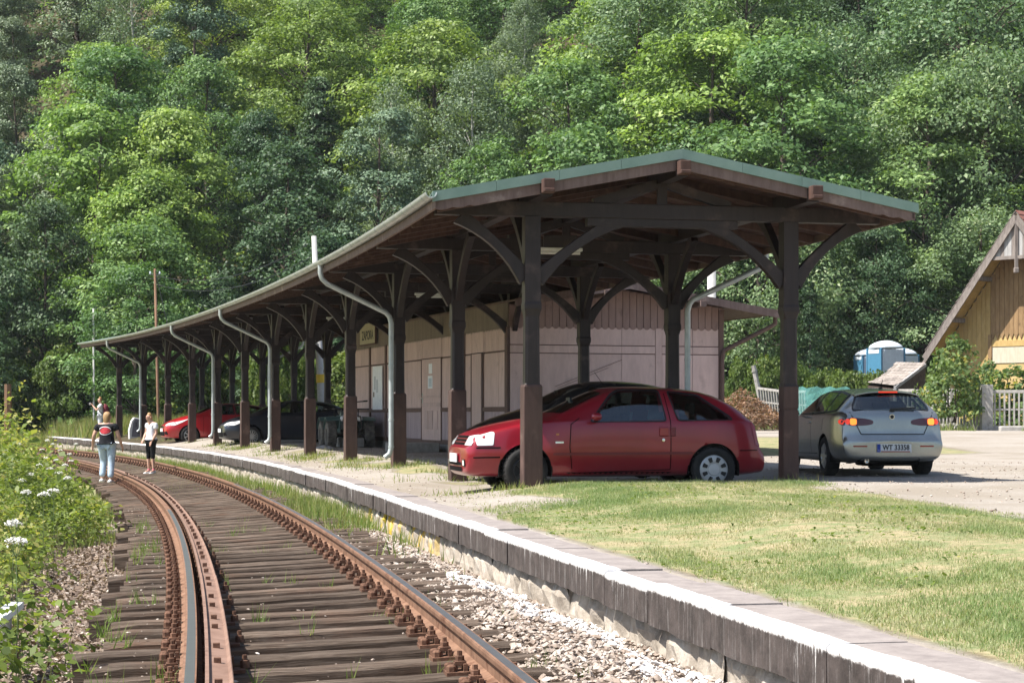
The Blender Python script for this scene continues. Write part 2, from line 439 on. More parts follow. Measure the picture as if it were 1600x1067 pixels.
def sleeper_mesh(seed):
    rng = random.Random(seed); b = MB(); L0, L1 = -.62 - rng.uniform(-.1, .12), GAUGE + .60 + rng.uniform(-.08, .1)
    nx = 14; rings = []
    for i in range(nx + 1):
        x = L0 + (L1 - L0) * i / nx; w = .106 + rng.uniform(-.006, .006); h = rng.uniform(-.006, .004)
        e = .012 if 0 < i < nx else .022
        rings.append([(x, -w, -.17), (x, -w + .004, -e * 1.4 + h), (x, -w + e * 1.6, h), (x, -.02, h - rng.uniform(0, .01)), (x, w - e * 1.6, h), (x, w - .004, -e * 1.4 + h), (x, w, -.17)])
    b.sweep(rings); return b.mesh('sleeper', M_SLEEPER)
SLP = [sleeper_mesh(i) for i in range(5)]
def chair_mesh():
    b = MB(); b.box((0, 0, .011), (.36, .17, .022))
    for s in (-1, 1):
        b.box((s * .077, 0, .04), (.022, .12, .04)); b.box((s * .10, 0, .062), (.06, .075, .022)); b.box((s * .125, 0, .04), (.02, .07, .05))
        b.lathe([(.0, .07), (.024, .07), (.024, .098), (.014, .1), (.014, .125), (0, .127)], Matrix.Translation((s * .1, 0, 0)), 6)
        for q in (-1, 1):
            b.lathe([(0.026, .02), (.026, .05), (.018, .058), (0, .06)], Matrix.Translation((s * .153, q * .045, 0)), 6)
    return b.mesh('rail_chair', M_CHAIR)
CHM = chair_mesh()
bb = MB(); bb.box((-.01, 0, .01), (.10, .12, .02)); bb.box((-.035, 0, .05), (.03, .05, .08)); bb.lathe([(0.026, .02), (.026, .06), (.014, .062), (.014, .09), (0, .09)], Matrix.Translation((.04, .03, 0)), 6)
GBM = bb.mesh('guard_bracket', M_CHAIR)
rng = random.Random(5)
s = float(np.interp(6.6, _ys, _s)); i = 0
while True:
    Y = Y_at(s)
    if Y > 78: break
    p, t, nn = trackframe(Y); zL, zR = zl(Y) - .17, zr(Y) - .17
    ex = (nn * GAUGE + Vector((0, 0, zR - zL))).normalized(); ez = ex.cross(t).normalized()
    yaw = rng.uniform(-.02, .02); Mx = Matrix((ex, t, ez)).transposed().to_4x4() @ Matrix.Rotation(yaw, 4, 'Z')
    Mx.translation = p + Vector((0, 0, zL))
    o = link('sleeper', SLP[rng.randrange(5)], track); o.matrix_basis = Mx; MW[o.name] = Mx
    c = link('rail_chair', CHM, o); c.location = (0, 0, 0)
    c = link('rail_chair', CHM, o); c.location = (GAUGE, 0, 0)
    if Y < 46 and i % 2 == 0:
        c = link('guard_bracket', GBM, o); c.location = (.255, rng.uniform(-.03, .03), 0)
    s += .60 + rng.uniform(-.03, .03); i += 1

# ================================================================ platform edge
def coping_mat():
    m, nt, bs = new_mat('coping_concrete')
    v = coords(nt); tcx = node(nt, 'ShaderNodeTexCoord'); sp = node(nt, 'ShaderNodeSeparateXYZ'); nt.links.new(tcx.outputs['Object'], sp.inputs[0])
    x, y, z = sp.outputs
    n1 = noise(nt, v, 7, 6, .65); st = noise(nt, coords(nt, (19, 1, .7)), 1.7, 9, .8); nn = noise(nt, v, 24, 5, .6)
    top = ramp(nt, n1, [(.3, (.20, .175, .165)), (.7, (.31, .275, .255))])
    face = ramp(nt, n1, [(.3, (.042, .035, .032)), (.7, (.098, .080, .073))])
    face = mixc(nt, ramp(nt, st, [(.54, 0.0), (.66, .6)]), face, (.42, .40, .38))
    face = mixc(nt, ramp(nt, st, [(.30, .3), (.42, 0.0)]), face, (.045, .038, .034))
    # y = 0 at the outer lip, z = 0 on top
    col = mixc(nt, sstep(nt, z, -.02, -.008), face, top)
    en = math_(nt, 'MULTIPLY', math_(nt, 'SUBTRACT', nn, .5), .05)
    k1 = sstep(nt, math_(nt, 'ADD', y, en), .125, .105)
    drip = math_(nt, 'MULTIPLY', sstep(nt, math_(nt, 'ADD', math_(nt, 'MULTIPLY', st, .75), math_(nt, 'MULTIPLY', noise(nt, v, 2.1, 2), .25)), .55, .68), .24)
    k2 = sstep(nt, math_(nt, 'ADD', math_(nt, 'ADD', z, drip), en), -.045, -.025)
    wear = sstep(nt, nn, .25, .45)
    wear = math_(nt, 'MULTIPLY', wear, math_(nt, 'ADD', math_(nt, 'MULTIPLY', sstep(nt, z, -.06, -.02), .4), .6))
    col = mixc(nt, math_(nt, 'MULTIPLY', math_(nt, 'MULTIPLY', k1, k2), wear), col, (.78, .76, .74))
    nt.links.new(col, bs.inputs['Base Color']); bs.inputs['Roughness'].default_value = .9; bs.inputs['Specular IOR Level'].default_value = .15
    bump(nt, bs, math_(nt, 'ADD', nn, math_(nt, 'MULTIPLY', st, .5)), .45, .012)
    return m
M_COPE = coping_mat()
def wall_mat():
    m, nt, bs = new_mat('platform_wall_stone')
    v = coords(nt, rand=True); n1 = noise(nt, v, 4, 7, .68); st = noise(nt, coords(nt, (9, 9, 1.2)), 1.3, 5, .65); n2 = noise(nt, v, 1.7, 3, .5)
    col = ramp(nt, n1, [(.26, (.15, .125, .10)), (.5, (.36, .315, .26)), (.75, (.52, .475, .41))])
    col = mixc(nt, ramp(nt, st, [(.58, 0.0), (.7, .55)]), col, (.52, .50, .46))
    tcx = node(nt, 'ShaderNodeNewGeometry'); sp = node(nt, 'ShaderNodeSeparateXYZ'); nt.links.new(tcx.outputs['Position'], sp.inputs[0])
    k = ramp(nt, math_(nt, 'MULTIPLY', sp.outputs[1], .02), [(.38, 0.0), (.41, 1.0), (.50, 1.0), (.53, 0.0)])
    yl = math_(nt, 'MULTIPLY', k, ramp(nt, math_(nt, 'ADD', math_(nt, 'MULTIPLY', st, .5), math_(nt, 'MULTIPLY', n2, .5)), [(.49, 0.0), (.55, .95)]))
    col = mixc(nt, yl, col, (.55, .37, .03))
    col = mixc(nt, ramp(nt, n2, [(.66, 0.0), (.74, .5)]), col, (.05, .055, .025))
    nt.links.new(col, bs.inputs['Base Color']); bs.inputs['Roughness'].default_value = .95; bs.inputs['Specular IOR Level'].default_value = .1
    bump(nt, bs, n1, .8, .04)
    return m
M_WALL = wall_mat()
plat = thing('platform_edge', 'low platform edge of dark concrete slabs with whitewashed lip on rough stone', 'platform edge', (0, 0, 0))
rng = random.Random(11)
_ye = np.linspace(2.5, 92, 1200); _xe = np.array([float(edgex(y)) for y in _ye]); _se = np.concatenate([[0], np.cumsum(np.hypot(np.diff(_xe), np.diff(_ye)))])
def edge_at(s):
    Y = float(np.interp(s, _se, _ye)); d = edged(Y); n = math.sqrt(1 + d * d)
    return Vector((float(edgex(Y)), Y, 0)), Vector((d / n, 1 / n, 0)), Vector((1 / n, -d / n, 0))
ZE = -1.035
s = 0.2
while s < _se[-1] - 2.2:
    L = rng.choice((1.05, 1.25, 1.25, 1.45, 1.7))
    p, t, n = edge_at(s); q, t2, n2 = edge_at(s + L); e = (q - p).normalized(); nn = Vector((e.y, -e.x, 0)); Lr = (q - p).length - .008
    b = MB(); ch = .012; dep = .40 + rng.uniform(-.012, .012); hh = .225 + rng.uniform(-.01, .025); rings = []
    nx = 6
    for i in range(nx + 1):
        x = Lr * i / nx; j = rng.uniform(-.005, .005); jz = rng.uniform(-.004, .004)
        c = ch if 0 < i < nx else ch * 1.5
        rings.append([(x, j, -hh + rng.uniform(-.008, .01)), (x, j, -c), (x, j + c, jz * .3), (x, .14, jz), (x, dep, jz), (x, dep, -hh)])
    b.sweep(rings)
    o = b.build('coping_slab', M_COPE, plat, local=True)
    zj = ZE + rng.uniform(-.008, .008); off = rng.uniform(-.012, .012)
    Mx = Matrix((e, nn, Vector((0, 0, 1)))).transposed().to_4x4()
    if Mx.determinant() < 0: Mx = Matrix((e, nn, Vector((0, 0, 1)))).transposed().to_4x4()
    Mx.translation = p + nn * off + Vector((0, 0, zj)); o.matrix_basis = Mx
    s += L
s = 0.2
while s < _se[-1] - 2.2:
    L = rng.uniform(.45, 1.0); p, t, n = edge_at(s); q, _, _ = edge_at(s + L); e = (q - p).normalized(); nn = Vector((e.y, -e.x, 0)); Lr = (q - p).length - rng.uniform(.004, .03)
    b = MB(); nx, nz = 7, 4; zb = -.62; zt = -.215; grid = []
    for i in range(nx + 1):
        for k in range(nz + 1):
            ed = 1 if (i in (0, nx) or k == nz) else 0
            grid.append((Lr * i / nx, .05 + rng.uniform(-.022, .022) + ed * .035, zb + (zt - zb) * k / nz + (rng.uniform(-.022, .0) if k == nz else 0)))
    fs = [(i * (nz + 1) + k, (i + 1) * (nz + 1) + k, (i + 1) * (nz + 1) + k + 1, i * (nz + 1) + k + 1) for i in range(nx) for k in range(nz)]
    b.add(grid, fs)
    b.box((Lr / 2, .22, (zb + zt) / 2 - .01), (Lr, .26, zt - zb - .03))
    o = b.build('wall_stone', M_WALL, plat, local=True)
    Mx = Matrix((e, nn, Vector((0, 0, 1)))).transposed().to_4x4(); Mx.translation = p + nn * rng.uniform(-.01, .02) + Vector((0, 0, ZE)); o.matrix_basis = Mx
    s += L
# ================================================================ platform shelter
CP = np.polyfit([p[1] for p in FP], [p[0] for p in FP], 4)
def axis(Y):
    c = min(max(Y, 23), 82); x = np.polyval(CP, c) + np.polyval(np.polyder(CP), c) * (Y - c)
    d = float(np.polyval(np.polyder(CP), c)); n = math.sqrt(1 + d * d)
    return Vector((float(x), Y, 0)), Vector((d / n, 1 / n, 0)), Vector((1 / n, -d / n, 0))
SW = 3.6                                                     # between the two post rows
def lift(Y): return .28 * max(0.0, (Y - 25) / 55) ** 2
def fl(Y): return -.90 + .13 * float(sm(Y, 25, 80))
def SP(Y, u, z): p, t, n = axis(Y); return p + n * u + Vector((0, 0, z + lift(Y)))
EAVE, APEX, UL, UR = 2.74, 3.36, -1.42, 5.02
def roofz(u): return EAVE + (APEX - EAVE) * (1 - abs(u - SW / 2) / (SW / 2 - UL))
def timber(name, c1, c2, c3, rough=.8):
    m, nt, bs = new_mat(name)
    v = coords(nt, (1, 1, .16)); n1 = noise(nt, v, 14, 6, .65); n2 = noise(nt, coords(nt), 2.3, 6, .62)
    col = ramp(nt, n1, [(.3, c1), (.7, c2)])
    col = mixc(nt, sstep(nt, n2, .55, .72), col, c3)
    nt.links.new(col, bs.inputs['Base Color']); bs.inputs['Roughness'].default_value = rough; bs.inputs['Specular IOR Level'].default_value = .35
    bump(nt, bs, n1, .35, .008)
    return m
M_TIM = timber('dark_brown_timber', (.016, .0112, .0112), (.032, .0215, .021), (.075, .050, .047), .5)
M_CASE = timber('red_brown_timber', (.046, .025, .021), (.080, .046, .038), (.13, .082, .068), .65)
M_DECK = timber('brown_roof_boards', (.05, .026, .02), (.095, .052, .04), (.14, .085, .065), .8)
M_FASC = timber('weathered_fascia', (.115, .078, .068), (.19, .135, .118), (.28, .215, .19), .8)
M_ZINC = surf('grey_zinc', (.36, .40, .40), (.50, .54, .53), 5, rough=.42, metal=.35, bmp=.04, c3=(.30, .33, .33), t3=.6, spec=.5)
M_GREEN = surf('green_roof_metal', (.13, .21, .175), (.18, .265, .225), 3, rough=.42, bmp=.05, c3=(.13, .18, .15), t3=.68, spec=.5)
shel = thing('platform_shelter', 'long open timber platform shelter with dark curved braces and a green metal roof edge', 'platform shelter', (.24, 24.6, -.9))
def frame(Y): p, t, n = axis(Y); return p, t, n, Matrix((n, t, Vector((0, 0, 1)))).transposed()
def post(Y, u, front):
    p, t, n, Mx = frame(Y); c = p + n * u; z0 = fl(Y) - .35; zc = .40 if not front else .40; top = 2.62 + lift(Y)
    b = MB()
    def ring(z, h, ch): return [c + n * a + t * e + Vector((0, 0, z)) for a, e in ((-h, -h + ch), (-h + ch, -h), (h - ch, -h), (h, -h + ch), (h, h - ch), (h - ch, h), (-h + ch, h), (-h, h - ch))]
    b.sweep([ring(zc - .02, .108, .004), ring(zc + .02, .100, .03), ring(1.30, .096, .034), ring(1.36, .104, .01), ring(1.40, .115, .005), ring(1.46, .115, .005), ring(1.5, .106, .003), ring(top, .105, .003)])
    o = b.build('post', M_TIM, shel)
    b = MB()
    if front: b.sweep([ring(z0, .128, .006), ring(zc - .03, .124, .006), ring(zc, .112, .006)])
    else: b.sweep([ring(z0, .112, .012), ring(zc - .34, .108, .012), ring(zc - .335, .099, .012), ring(zc - .315, .099, .012), ring(zc - .31, .108, .012), ring(zc - .02, .108, .012), ring(zc - .015, .098, .012), ring(zc + .01, .102, .012)])
    b.build('post_casing', M_CASE, o)
def brace(a, b_, w, depth, side, nn, name='brace', sag=.16):
    """curved knee brace from the post point a up to the beam point b_; nn = horizontal normal of its plane"""
    a, b_, nn = Vector(a), Vector(b_), Vector(nn).normalized(); d = (b_ - a); ax = d.normalized(); up = nn.cross(ax)
    if up.z < 0: up = -up
    rings = []; k = 9
    for i in range(k + 1):
        f = i / k; bow = 4 * f * (1 - f) * sag
        dd = depth * (1.0 + .25 * (1 - 4 * f * (1 - f)))
        lo = a + d * f + up * bow - up * dd * .5; hi = a + d * f + up * bow * .55 + up * dd * .5
        rings.append([lo - nn * w / 2, lo + nn * w / 2, hi + nn * w / 2, hi - nn * w / 2])
    MB().sweep(rings).build(name, M_TIM, shel, bevel=.008)
ydeep = [p[1] for p in FP]
def downpoint(Y, u, z): return SP(Y, u, z)
for i, Y in enumerate(ydeep):
    p, t, n, Mx = frame(Y); L = lift(Y)
    post(Y, 0, True)
    post(Y, SW, i != 0)
    # tie beam and straining beam
    b = MB(); b.beam(SP(Y, UL + .12, 2.72), SP(Y, UR - .12, 2.72), .16, .20); b.build('tie_beam', M_TIM, shel, bevel=.01)
    b = MB(); b.beam(SP(Y, .75, 2.565), SP(Y, SW - .75, 2.565), .13, .11); b.build('straining_beam', M_TIM, shel, bevel=.008)
    for u0, sg in ((0, -1), (0, 1), (SW, -1), (SW, 1)):
        out = (u0 == 0 and sg < 0) or (u0 == SW and sg > 0)
        reach = .98 if out else 1.22
        brace(SP(Y, u0 + sg * .09, 1.80), SP(Y, u0 + sg * reach, 2.60), .12, .17, 1, t, sag=.10)
    # longitudinal braces to the purlin plates
    for u0 in (0, SW):
        for sg in (-1, 1):
            if (i == 0 and sg < 0) or (i == 11 and sg > 0): continue
            brace(SP(Y + sg * .09, u0, 1.86), SP(Y + sg * 1.05, u0, 2.80), .11, .14, 1, n, sag=.08)
    # roof truss over the tie beam
    b = MB(); b.beam(SP(Y, SW / 2, 2.8), SP(Y, SW / 2, 3.14), .13, .13, up=(0, 1, 0)); b.build('king_post', M_TIM, shel)
    for sg in (-1, 1):
        b = MB(); b.beam(SP(Y, SW / 2 + sg * .95, 2.82), SP(Y, SW / 2 + sg * .06, 3.10), .10, .12); b.build('strut', M_TIM, shel)
Y0, Y1 = 23.72, 80.6
Yst = list(np.arange(Y0, Y1 + .01, (Y1 - Y0) / 44))
def strip(u0, u1, dz0, dz1, ya=Y0, yb=Y1, flat=None):
    """a board of the roof that follows its curve, between offsets u0..u1, dz0..dz1 from the roof plane"""
    k = 44; rings = []
    for i in range(k + 1):
        Y = ya + (yb - ya) * i / k
        za, zb = (roofz(u0), roofz(u1)) if flat is None else (flat, flat)
        rings.append([SP(Y, u0, za + dz0), SP(Y, u1, zb + dz0), SP(Y, u1, zb + dz1), SP(Y, u0, za + dz1)])
    return rings
for u in (0.0, SW / 2, SW):
    b = MB(); b.sweep(strip(u - .08, u + .08, -.01, .19, Y0 - .0, Y1, flat=(2.81 if u != SW / 2 else 3.10))); b.build('purlin', M_TIM, shel)
    # shaped purlin end in front of the verge
    p, t, n, Mx = frame(Y0 - .12); z = 2.92 if u != SW / 2 else 3.20
    b = MB(); b.box(SP(Y0 - .1, u, z - .01), (.15, .16, .18), Mx); b.box(SP(Y0 - .17, u, z - .07), (.14, .05, .05), Mx); b.build('purlin_end', M_DECK, shel, bevel=.012)
# rafters
ny = 0; Y = Y0 + .3
while Y < Y1:
    for sg in (-1, 1):
        ue = SW / 2 + sg * (SW / 2 - UL - .05)
        a, c = SP(Y, SW / 2 + sg * .05, roofz(SW / 2) - .10), SP(Y, ue, roofz(ue) - .10)
        MB().beam(a, c, .09, .12).build('rafter', M_DECK, shel)
    Y += 1.02; ny += 1
# sheathing boards, seen from below
for sg in (-1, 1):
    k = 15; span = SW / 2 - UL
    for i in range(k):
        ua = SW / 2 + sg * (span * i / k + .006); ub = SW / 2 + sg * (span * (i + 1) / k - .006)
        b = MB(); b.sweep(strip(ua, ub, -.035, -.012)); b.build('roof_board', M_DECK, shel)
# metal sheeting with standing seams
for sg in (-1, 1):
    b = MB(); ue = SW / 2 + sg * (SW / 2 - UL + .06)
    b.sweep(strip(SW / 2, ue, 0.0, .028, Y0 + .02, Y1 - .02))
    for Y in np.arange(Y0 + .3, Y1, .62):
        b.beam(SP(Y, SW / 2, roofz(SW / 2) + .034), SP(Y, ue, roofz(ue) + .034), .025, .03)
    b.build('roof_sheet', M_ZINC, shel)
# verge: green flashing, barge board with a shaped end
def verge(Y, sgn):
    p, t, n = axis(Y)
    for sg in (-1, 1):
        ue = SW / 2 + sg * (SW / 2 - UL + .06)
        for uu in range(4):
            ua = SW / 2 + (ue - SW / 2) * uu / 4; ub = SW / 2 + (ue - SW / 2) * (uu + 1) / 4 - sg * .004
            b = MB(); o = -t * .03 * sgn
            q = [SP(Y, ua, roofz(ua) + .085), SP(Y, ub, roofz(ub) + .085), SP(Y, ub, roofz(ub) - .045), SP(Y, ua, roofz(ua) - .045)]
            b.add([x + o for x in q] + [x + o + t * .035 * sgn for x in q], [(0, 1, 2, 3), (7, 6, 5, 4), (0, 4, 5, 1), (1, 5, 6, 2), (2, 6, 7, 3), (3, 7, 4, 0)])
            q = [SP(Y, ua, roofz(ua) + .088), SP(Y, ub, roofz(ub) + .088), SP(Y + .22 * sgn, ub, roofz(ub) + .05), SP(Y + .22 * sgn, ua, roofz(ua) + .05)]
            b.add(q + [x - Vector((0, 0, .01)) for x in q], [(0, 1, 2, 3), (7, 6, 5, 4), (0, 4, 5, 1), (1, 5, 6, 2), (2, 6, 7, 3), (3, 7, 4, 0)])
            b.build('verge_flashing', M_GREEN, shel)
        # barge board, wavy on its lower edge near the eave
        xs = np.linspace(0, 1, 46); up, lo = [], []
        for f in xs:
            u = SW / 2 + (ue - sg * .05 - SW / 2) * f; zt = roofz(u) - .046; h = .135
            if f > .80: h = .125 + .022 * abs(math.sin((f - .80) / .2 * math.pi * 3)) - .028 * (f - .8) / .2
            up.append((u, zt)); lo.append((u, zt - h))
        b = MB(); k = len(xs)
        A = [SP(Y, u, z) for u, z in up] + [SP(Y, u, z) for u, z in lo]; Bk = [x + t * .035 * sgn for x in A]
        fs = []
        for i in range(k - 1):
            fs += [(i, i + 1, k + i + 1, k + i), (2 * k + i + 1, 2 * k + i, 3 * k + i, 3 * k + i + 1), (k + i, k + i + 1, 3 * k + i + 1, 3 * k + i), (i + 1, i, 2 * k + i, 2 * k + i + 1)]
        b.add(A + Bk, fs); b.build('barge_board', M_FASC, shel)
verge(Y0, 1); verge(Y1, -1)
# eaves boards, gutters and downpipes
for sg in (-1, 1):
    ue = SW / 2 + sg * (SW / 2 - UL)
    b = MB(); b.sweep(strip(ue - .02, ue + .02, -.13, -.015, flat=EAVE)); b.build('eaves_board', M_FASC, shel)
    ug = SW / 2 + sg * (SW / 2 - UL + .085); rings = []; ro, ri = .075, .068
    for i in range(60):
        ys_ = Y0 - .1 if sg < 0 else Y0 + .25; Y = ys_ + (Y1 + .1 - ys_) * i / 59; r_ = []
        for a in np.linspace(math.pi, 2 * math.pi, 9): r_.append(SP(Y, ug + ro * math.cos(a), EAVE + .055 + ro * math.sin(a)))
        for a in np.linspace(2 * math.pi, math.pi, 9): r_.append(SP(Y, ug + ri * math.cos(a), EAVE + .058 + ri * math.sin(a)))
        rings.append(r_)
    g = MB().sweep(rings).build('gutter', M_ZINC, shel, angle=35)
    for Y in np.arange(Y0 + .3, Y1, .82):
        b = MB(); pts = [SP(Y, ug + (ro + .006) * math.cos(a), EAVE + .055 + (ro + .006) * math.sin(a)) for a in np.linspace(math.pi, 2 * math.pi, 8)]
        p, t, n = axis(Y)
        b.sweep([[q - t * .014 for q in pts] + [q - t * .014 + Vector((0, 0, .004)) for q in reversed(pts)], [q + t * .014 for q in pts] + [q + t * .014 + Vector((0, 0, .004)) for q in reversed(pts)]])
        b.build('gutter_bracket', M_ZINC, g)
def downpipe(Y, sg, du):
    """swan-neck from the gutter to the post, then straight down to a shoe"""
    ug = SW / 2 + sg * (SW / 2 - UL + .085); up = (0 if sg < 0 else SW) + sg * .19; b = MB()
    y2 = Y + du
    pts = [SP(Y, ug, EAVE), SP(Y, ug, EAVE - .16), SP(Y, ug - sg * .03, EAVE - .26), SP(Y, ug - sg * .12, EAVE - .35)]
    e = SP(y2, up + sg * .10, 1.88); pts += [e, SP(y2, up + sg * .03, 1.80), SP(y2, up, 1.68)]
    zb = fl(Y) - lift(Y)
    pts += [SP(y2, up, .4), SP(y2, up, zb + .28), SP(y2, up + sg * .03, zb + .17), SP(y2, up + sg * .12, zb + .10)]
    b.tube(pts, .048, 10)
    for z in (.9, -.1, .3 + zb): b.tube([SP(y2, up, z - .02), SP(y2, up, z + .02)], .055, 10)
    b.build('downpipe', M_ZINC, shel, angle=50)
for k in (2, 5, 7, 10): downpipe(FP[k][1] - .25, -1, .0)
for k in (1, 5, 9): downpipe(FP[k][1] - .30, 1, .1)
# strip lights under the roof
M_LAMP = plain('lamp_housing', (.62, .64, .62), .5)
for Y, u, wh_ in ((27.0, 1.0, 'just inside the front gable'), (37.2, 1.2, 'before the corner of the waiting room'), (47, 1.2, 'in front of the name board')):
    p, t, n, Mx = frame(Y)
    o = thing('strip_light', 'white batten lamp under the shelter roof ' + wh_, 'lamp', SP(Y, u, 2.42), math.atan2(n.y, n.x), 'strip lights under the shelter roof')
    MB().box((0, 0, 0), (.66, .11, .05)).build('housing', M_LAMP, o, local=True, bevel=.01)
    MB().lathe([(.0, -.3), (.022, -.3), (.022, .3), (0, .3)], Matrix.Translation((0, 0, -.05)) @ Matrix.Rotation(R(90), 4, 'Y'), 10).build('tube', M_LAMP, o, local=True)
    MB().box((0, 0, .11), (.5, .02, .2)).build('hanger', M_TIM, o, local=True)

# ================================================================ waiting room
BA = Vector((-.07, 40.4, 0)); BH = R(17.5); BT = Vector((-math.sin(BH), math.cos(BH), 0)); BN = Vector((math.cos(BH), math.sin(BH), 0)); BL, BW = 16.0, 5.05
def BP(t, u, z): return BA + BT * t + BN * u + Vector((0, 0, z))
def wallpt(x, y):
    """pixel -> (t, z) on the platform side wall"""
    k = (x - HX) / FPX; t = (BA.x - k * BA.y) / (k * BT.y - BT.x); Y = BA.y + BT.y * t
    return t, (HY - y) * Y / FPX
def endpt(x, y):
    k = (x - HX) / FPX; u = (k * BA.y - BA.x) / (BN.x - k * BN.y); Y = BA.y + BN.y * u
    return u, (HY - y) * Y / FPX
def board(name, c1, c2, c3): return surf(name, c1, c2, 9, (1, 1, .25), .78, c3, .6, 2.2, .2, .006, .25, vary=.14)
M_PALE = board('faded_pink_boards', (.52, .385, .355), (.63, .475, .435), (.42, .31, .28))
M_MAUVE = board('mauve_boards', (.36, .285, .30), (.44, .355, .37), (.29, .225, .22))
M_CLAD = board('brown_gable_boards', (.245, .165, .148), (.31, .215, .19), (.19, .13, .115))
M_DIRT = board('drab_frieze_boards', (.19, .155, .125), (.235, .195, .155), (.14, .11, .085))
M_TRIM = board('brown_trim', (.12, .078, .066), (.16, .105, .09), (.09, .055, .045))
M_BROOF = surf('brown_felt_roof', (.13, .085, .075), (.21, .15, .135), 5, rough=.9, c3=(.28, .21, .19), t3=.6, bmp=.3)
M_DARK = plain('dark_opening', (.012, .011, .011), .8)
M_CONC = surf('grey_concrete', (.24, .23, .21), (.36, .345, .32), 8, rough=.95, c3=(.15, .145, .13), t3=.6, bmp=.4)
wait = thing('waiting_room', 'faded pink boarded station waiting room with scalloped gable boards beneath the shelter', 'station building', BP(0, 0, -.9), BH)
ZF = -.66
def panel(name, mat, t0, t1, z0, z1, off=.0, th=.03, end=False, bev=.004):
    """a board on the wall face: along t on the platform side, along u on the end wall; off = how far proud"""
    b = MB()
    f = (lambda a, o, z: BP(a, -o, z)) if not end else (lambda a, o, z: BP(-o, a, z))
    vs = [f(a, o, z) for a in (t0, t1) for o in (off, off + th) for z in (z0, z1)]
    b.add(vs, [(0, 1, 3, 2), (4, 6, 7, 5), (0, 4, 5, 1), (2, 3, 7, 6), (0, 2, 6, 4), (1, 5, 7, 3)])
    return b.build(name, mat, wait, bevel=bev)
core = MB()
core.prism([(0.0, -.9), (BW, -.9), (BW, 2.42), (BW / 2, 2.80), (0, 2.42)], BP(.0, 0, 0), BN, (0, 0, 1), BT * BL); core.build('wall_core', M_TRIM, wait)
MB().box((0, 0, 0), (.1, .1, .1))
# --- platform side: dado of narrow boards, pale panels, frieze with fringe
bounds = [wallpt(x, 600)[0] for x in (793, 742, 727, 692, 657, 640, 604, 592, 560)]
doors = [wallpt(x, 600)[0] for x in (757, 739)] + [wallpt(x, 600)[0] for x in (691, 661)]
tops = 1.90; dado = .125
def in_door(a, b_):
    for d0, d1 in ((doors[0], doors[1]), (doors[2], doors[3])):
        if b_ > d0 + .02 and a < d1 - .02: return True
    return False
t = .20; rngb = random.Random(3)
while t < BL - .1:
    if not in_door(t, t + .135): panel('dado_board', M_MAUVE, t + .004, t + .131, ZF + .05, dado - .05, .0, .022)
    t += .135
t = .20
while t < BL - .3:
    wdt = .50
    e = min(t + wdt, BL)
    for d0, d1 in ((doors[0], doors[1]), (doors[2], doors[3])):
        if t < d0 - .05 < e: e = d0 - .03
        if t < d1 and t >= d0 - .06: t = d1 + .03; e = t + wdt
    panel('wall_panel', M_PALE, t + .008, e - .008, dado + .05, 1.38, .0, .022)
    panel('frieze_panel', M_PALE, t + .008, e - .008, 1.42, tops, .0, .022)
    t = e
panel('dado_rail', M_TRIM, .05, doors[0] - .02, dado - .05, dado + .05, 0, .055)
panel('dado_rail', M_TRIM, doors[1] + .02, doors[2] - .02, dado - .05, dado + .05, 0, .055)
panel('dado_rail', M_TRIM, doors[3] + .02, BL, dado - .05, dado + .05, 0, .055)
for tt in (0.07, bounds[2], bounds[6] - .05, BL - .1, BL * .82):
    panel('wall_post', M_TRIM, tt - .09, tt + .09, ZF, tops + .02, 0, .05)
# frieze of vertical boards with pointed fringe
t = 0.0
while t < BL:
    b = MB(); w_ = .118
    b.prism([(0.003, 0.05), (w_ / 2, -.02), (w_ - .003, .05), (w_ - .003, .62), (.003, .62)], BP(t, 0, tops - .02), BT, (0, 0, 1), -BN * .024)
    b.build('fringe_board', M_DIRT, wait); t += .120
panel('base_rail', M_TRIM, 0, BL, ZF - .06, ZF + .05, 0, .03)
panel('plinth', M_CONC, 0, BL, -1.1, ZF - .06, 0, .0101)
# doors
def door(t0, t1, ajar, plain_):
    d = MB()
    f = lambda a, o, z: BP(a, -o, z)
    panel('door_frame', M_TRIM, t0 - .05, t0, ZF, 1.42, 0, .045); panel('door_frame', M_TRIM, t1, t1 + .05, ZF, 1.42, 0, .045)
    panel('lintel_board', M_PALE, t0 + .001, t1 - .001, 1.425, tops, 0, .024)
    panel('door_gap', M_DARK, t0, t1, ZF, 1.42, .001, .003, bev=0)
    L = t1 - t0
    root = panel('door', M_PALE, t0 + (.0 if not ajar else .17), t1 - .01, ZF + .03, 1.40, .006, .03)
    def on(name, mat, a0, a1, z0, z1, o=.037, th=.012):
        b = MB(); vs = [f(a, q, z) for a in (a0, a1) for q in (o, o + th) for z in (z0, z1)]
        b.add(vs, [(0, 1, 3, 2), (4, 6, 7, 5), (0, 4, 5, 1), (2, 3, 7, 6), (0, 2, 6, 4), (1, 5, 7, 3)]); return b.build(name, mat, root, bevel=.003)
    if not plain_:
        for a in (.12, .36, .60): on('door_slat', M_PALE, t0 + L * (a + .05), t0 + L * (a + .25), ZF + .3, dado - .02)
        on('rail', M_PALE, t0 + .03, t1 - .04, .20, .30); on('rail', M_PALE, t0 + .03, t1 - .04, .42, .48)
        on('notice', M_WHITE, t0 + L * .42, t0 + L * .66, .66, .98, .037, .004); on('notice', M_WHITE, t0 + L * .44, t0 + L * .62, 1.03, 1.28, .037, .004)
        on('notice_print', M_PRINT, t0 + L * .46, t0 + L * .62, .70, .92, .0415, .002)
        on('lock_plate', M_ZINC, t1 - .14, t1 - .07, .30, .55, .037, .01)
        b = MB(); b.beam(f(t1 - .105, .05, .42), f(t1 - .105, .09, .42), .02, .02); b.beam(f(t1 - .105, .09, .42), f(t1 - .24, .09, .42), .02, .02); b.build('handle', M_ZINC, root)
